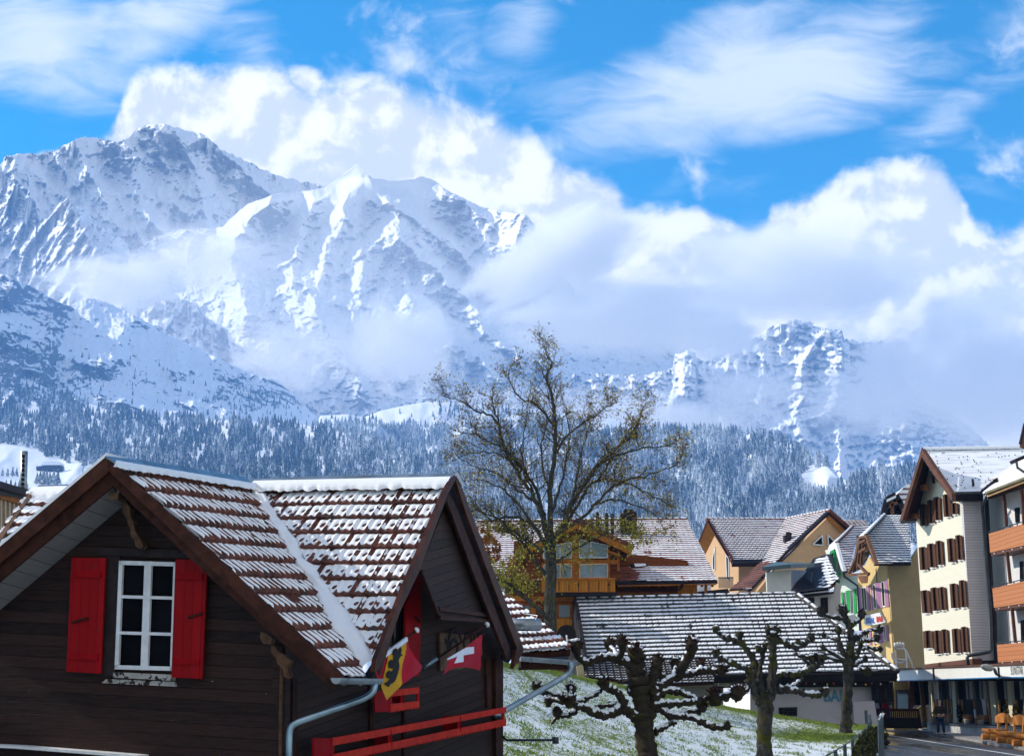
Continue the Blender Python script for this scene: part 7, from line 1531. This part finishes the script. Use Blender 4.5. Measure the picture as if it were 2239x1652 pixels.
for i in range(8): y = 430+i*72; m = MB(); m.slab(front(39.85), zl((335-i*1.2, y), (372-i*1.2, y), (371-i*1.2, y+42), (334-i*1.2, y+42)), .2); m.build('block', M_DKFAS, SP_)
def onf1(px_, py_): return Vector(seen(G_f1, np.array([px_]), np.array([py_]))[0])
hp = onf1(112, 1030); HU = thing('mountain_hut', 'dark mountain hut with a thick snow roof on the white slope at the left', 'hut', hp)
yy = hp.y; m = MB(); m.prism([P(*zl(q_), yy) for q_ in ((650, 590), (940, 590), (945, 720), (650, 720))], (0, 14, 0)); m.build('wall', M_DKFAS, HU); m = MB(); m.prism([P(*zl(q_), yy-1.5) for q_ in ((640, 575), (665, 545), (760, 530), (900, 532), (945, 560), (940, 590), (640, 592))], (0, 18, 0)); m.build('roof', M_SNOW, HU)
m = MB(); m.prism([P(*zl(q_), yy+2) for q_ in ((555, 610), (650, 605), (650, 700), (565, 700))], (0, 8, 0)); m.build('annex', M_DKFAS, HU); m = MB(); m.prism([P(*zl(q_), yy+1) for q_ in ((548, 600), (650, 590), (650, 606), (552, 614))], (0, 10, 0)); m.build('annex_roof', M_SNOW, HU)
lpn = onf1(180, 1037); PYL = thing('lift_pylon', 'small T shaped ski lift pylon on the snow slope right of the hut', 'pylon', lpn)
m = MB(); m.tube([P(*zl((1280, 735)), lpn.y), P(*zl((1290, 555)), lpn.y)], .7, 6); m.build('mast', M_POST, PYL); m = MB(); m.prism([P(*zl(q_), lpn.y) for q_ in ((1220, 530), (1330, 545), (1330, 560), (1220, 552))], (0, 2, 0)); m.build('crossbar', M_GPIER, PYL)
# single spruces round the hut
spv, spt = SPR[2]; 
def spruce_tree(label, px_, py_, hpx, k, group='spruces on the snowy slope near the hut'):
    b = onf1(px_, py_); h = hpx/F*b.y; v, T = SPR[k]; o = thing('spruce_tree', label, 'tree', b, group)
    mesh_np('crown', v*h*np.array([1.25, 1.25, 1]), T, m_spruce, False, {'frost': np.full(len(v), .0+.02*k)}, parent=o); m = MB(); m.tube([b-Vector((0, 0, 1)), b+Vector((0, 0, h*.15))], h*.018, 5); m.build('trunk', M_BARK, o)
TL = [(80,1058,30,'leftmost spruce of the clump just below the hut'),(87,1059,35,'second spruce from the left in the clump below the hut'),(94,1058,40,'third spruce from the left in the clump below the hut'),(101,1059,36,'spruce in the middle of the clump below the hut'),(108,1058,33,'spruce right of the middle of the clump below the hut'),(116,1059,38,'tallest spruce second from the right in the clump below the hut'),(125,1059,40,'rightmost spruce of the clump below the hut'),(138,1029,17,'small lone spruce at the right corner of the hut'),(60,977,24,'round topped spruce at the upper edge of the white slope'),(150,1012,26,'spruce at the foot of the wood above the hut'),
 (3,1078,30,'spruce nearest the left edge above the slatted house'),(12,1078,34,'spruce second from the left edge above the slatted house'),(22,1079,36,'spruce third from the left edge above the slatted house'),(32,1080,34,'spruce fourth from the left edge above the slatted house'),(41,1081,38,'spruce just left of the striped pole'),(57,1084,36,'spruce just right of the striped pole'),(5,1040,20,'small spruce of the upper row at the left edge'),(16,1041,22,'second small spruce of the upper row at the left edge'),(27,1041,25,'third small spruce of the upper row left of the striped pole'),(36,1041,22,'small spruce of the upper row touching the striped pole')]
for i, (a, b, c, lab) in enumerate(TL): spruce_tree(lab, a, b, c, i % 6)
# ---------------------------------------------------------------- clouds in front of the mountains
def cloud(px, py, Y, rx, ry, rdepth, dens, label, seed=0, sc=5.0, amp=1.2, rot=0.0, lo=.35, hi=.85):
    m, t, out = material('cloud vapour')
    pos = t.new('ShaderNodeTexCoord').outputs['Object']
    ln = t.new('ShaderNodeVectorMath', operation='LENGTH'); t.l.new(pos, ln.inputs[0])
    wrp = t.new('ShaderNodeVectorMath', operation='ADD'); t.l.new(pos, wrp.inputs[0]); wrp.inputs[1].default_value = (seed*3.1, seed*1.7, seed)
    f = t.math('ADD', t.math('SUBTRACT', 1.0, ln.outputs['Value']), t.math('MULTIPLY', t.math('SUBTRACT', t.noise(wrp.outputs[0], sc*.5, 5, .58, .3), .5), amp))
    edge = t.ramp(ln.outputs['Value'], .97, .75)
    d = t.math('MULTIPLY', t.math('MULTIPLY', t.ramp(f, lo, hi), edge), dens)
    v = t.new('ShaderNodeVolumePrincipled'); v.inputs['Color'].default_value = (1, 1, 1, 1); v.inputs['Anisotropy'].default_value = -.05
    t.set(v, 'Density', d); t.l.new(v.outputs[0], out.inputs['Volume'])
    bm = bmesh.new(); bmesh.ops.create_icosphere(bm, subdivisions=3, radius=1.0)
    me = D.meshes.new('cloud'); bm.to_mesh(me); bm.free(); me.materials.append(m)
    o = D.objects.new('cloud', me); COL.objects.link(o); k = Y/F
    o.location = P(px, py, Y); o.scale = (rx*k, rdepth, ry*k); o.rotation_euler = (0, math.radians(rot), 0)
    tag(o, label, 'cloud', kind='stuff'); return o
cloud(872, 755, 5750, 215, 175, 420, .016, 'round white cloud puff before the snow face', 1, 5.5, 1.5)
cloud(250, 620, 6600, 260, 105, 380, .015, 'thin torn cloud below the jagged buttress', 2, 6, 1.6)
cloud(430, 570, 6600, 300, 140, 350, .006, 'faint cloud veil in the snow basin', 3, 6, 1.6)
cloud(640, 770, 5750, 260, 130, 350, .008, 'faint cloud veil left of the round puff', 4, 6, 1.5)
cloud(1210, 570, 5600, 360, 135, 380, .030, 'slanting cloud tongue beside the snow peak', 5, 5, 1.3, -28)
cloud(1360, 690, 5600, 470, 150, 500, .016, 'broad bright cloud bank in the middle', 6, 5, 1.3, 0)
cloud(1640, 850, 5480, 190, 110, 300, .010, 'pale mist around the rock tower', 7, 6, 1.6)
cloud(2150, 820, 5450, 420, 280, 420, .015, 'grey white cloud above the right cliffs', 8, 5, 1.2, 10)
cloud(1740, 600, 5600, 480, 190, 450, .013, 'tall white cloud heap above the rock walls', 9, 5, 1.2)
cloud(1420, 905, 5400, 520, 80, 250, .016, 'low mist band over the right forest', 10, 6, 1.4, 3)
cloud(1900, 880, 5450, 250, 130, 300, .013, 'mist hanging between the two cliffs', 12, 6, 1.5)
cloud(1590, 745, 5450, 150, 85, 250, .020, 'small cloud right of the rock tower', 15, 5, 1.5)
cloud(1930, 790, 5450, 110, 100, 250, .016, 'torn cloud across the right cliff', 16, 5, 1.6)
cloud(640, 620, 5700, 820, 330, 450, .0007, 'very thin mist spread before the snow faces', 17, 4, 1.0, 0, -.2, .9)
cloud(1080, 880, 5500, 220, 60, 260, .005, 'thin mist behind the crown of the bare tree', 14, 6, 1.5)
# ---------------------------------------------------------------- air
bm = bmesh.new(); bmesh.ops.create_cube(bm, size=1.0)
me = D.meshes.new('haze'); bm.to_mesh(me); bm.free()
mh, t, out = material('haze air')
v = t.new('ShaderNodeVolumePrincipled'); v.inputs['Color'].default_value = (.22, .50, 1.0, 1); v.inputs['Density'].default_value = HAZE_D if 'HAZE_D' in globals() else 1.08e-4; v.inputs['Anisotropy'].default_value = 0.0
t.l.new(v.outputs[0], out.inputs['Volume']); me.materials.append(mh)
hz = D.objects.new('haze', me); COL.objects.link(hz); hz.location = (0, 2550, 650); hz.scale = (5200, 5600, 1310); tag(hz, kind='stuff')
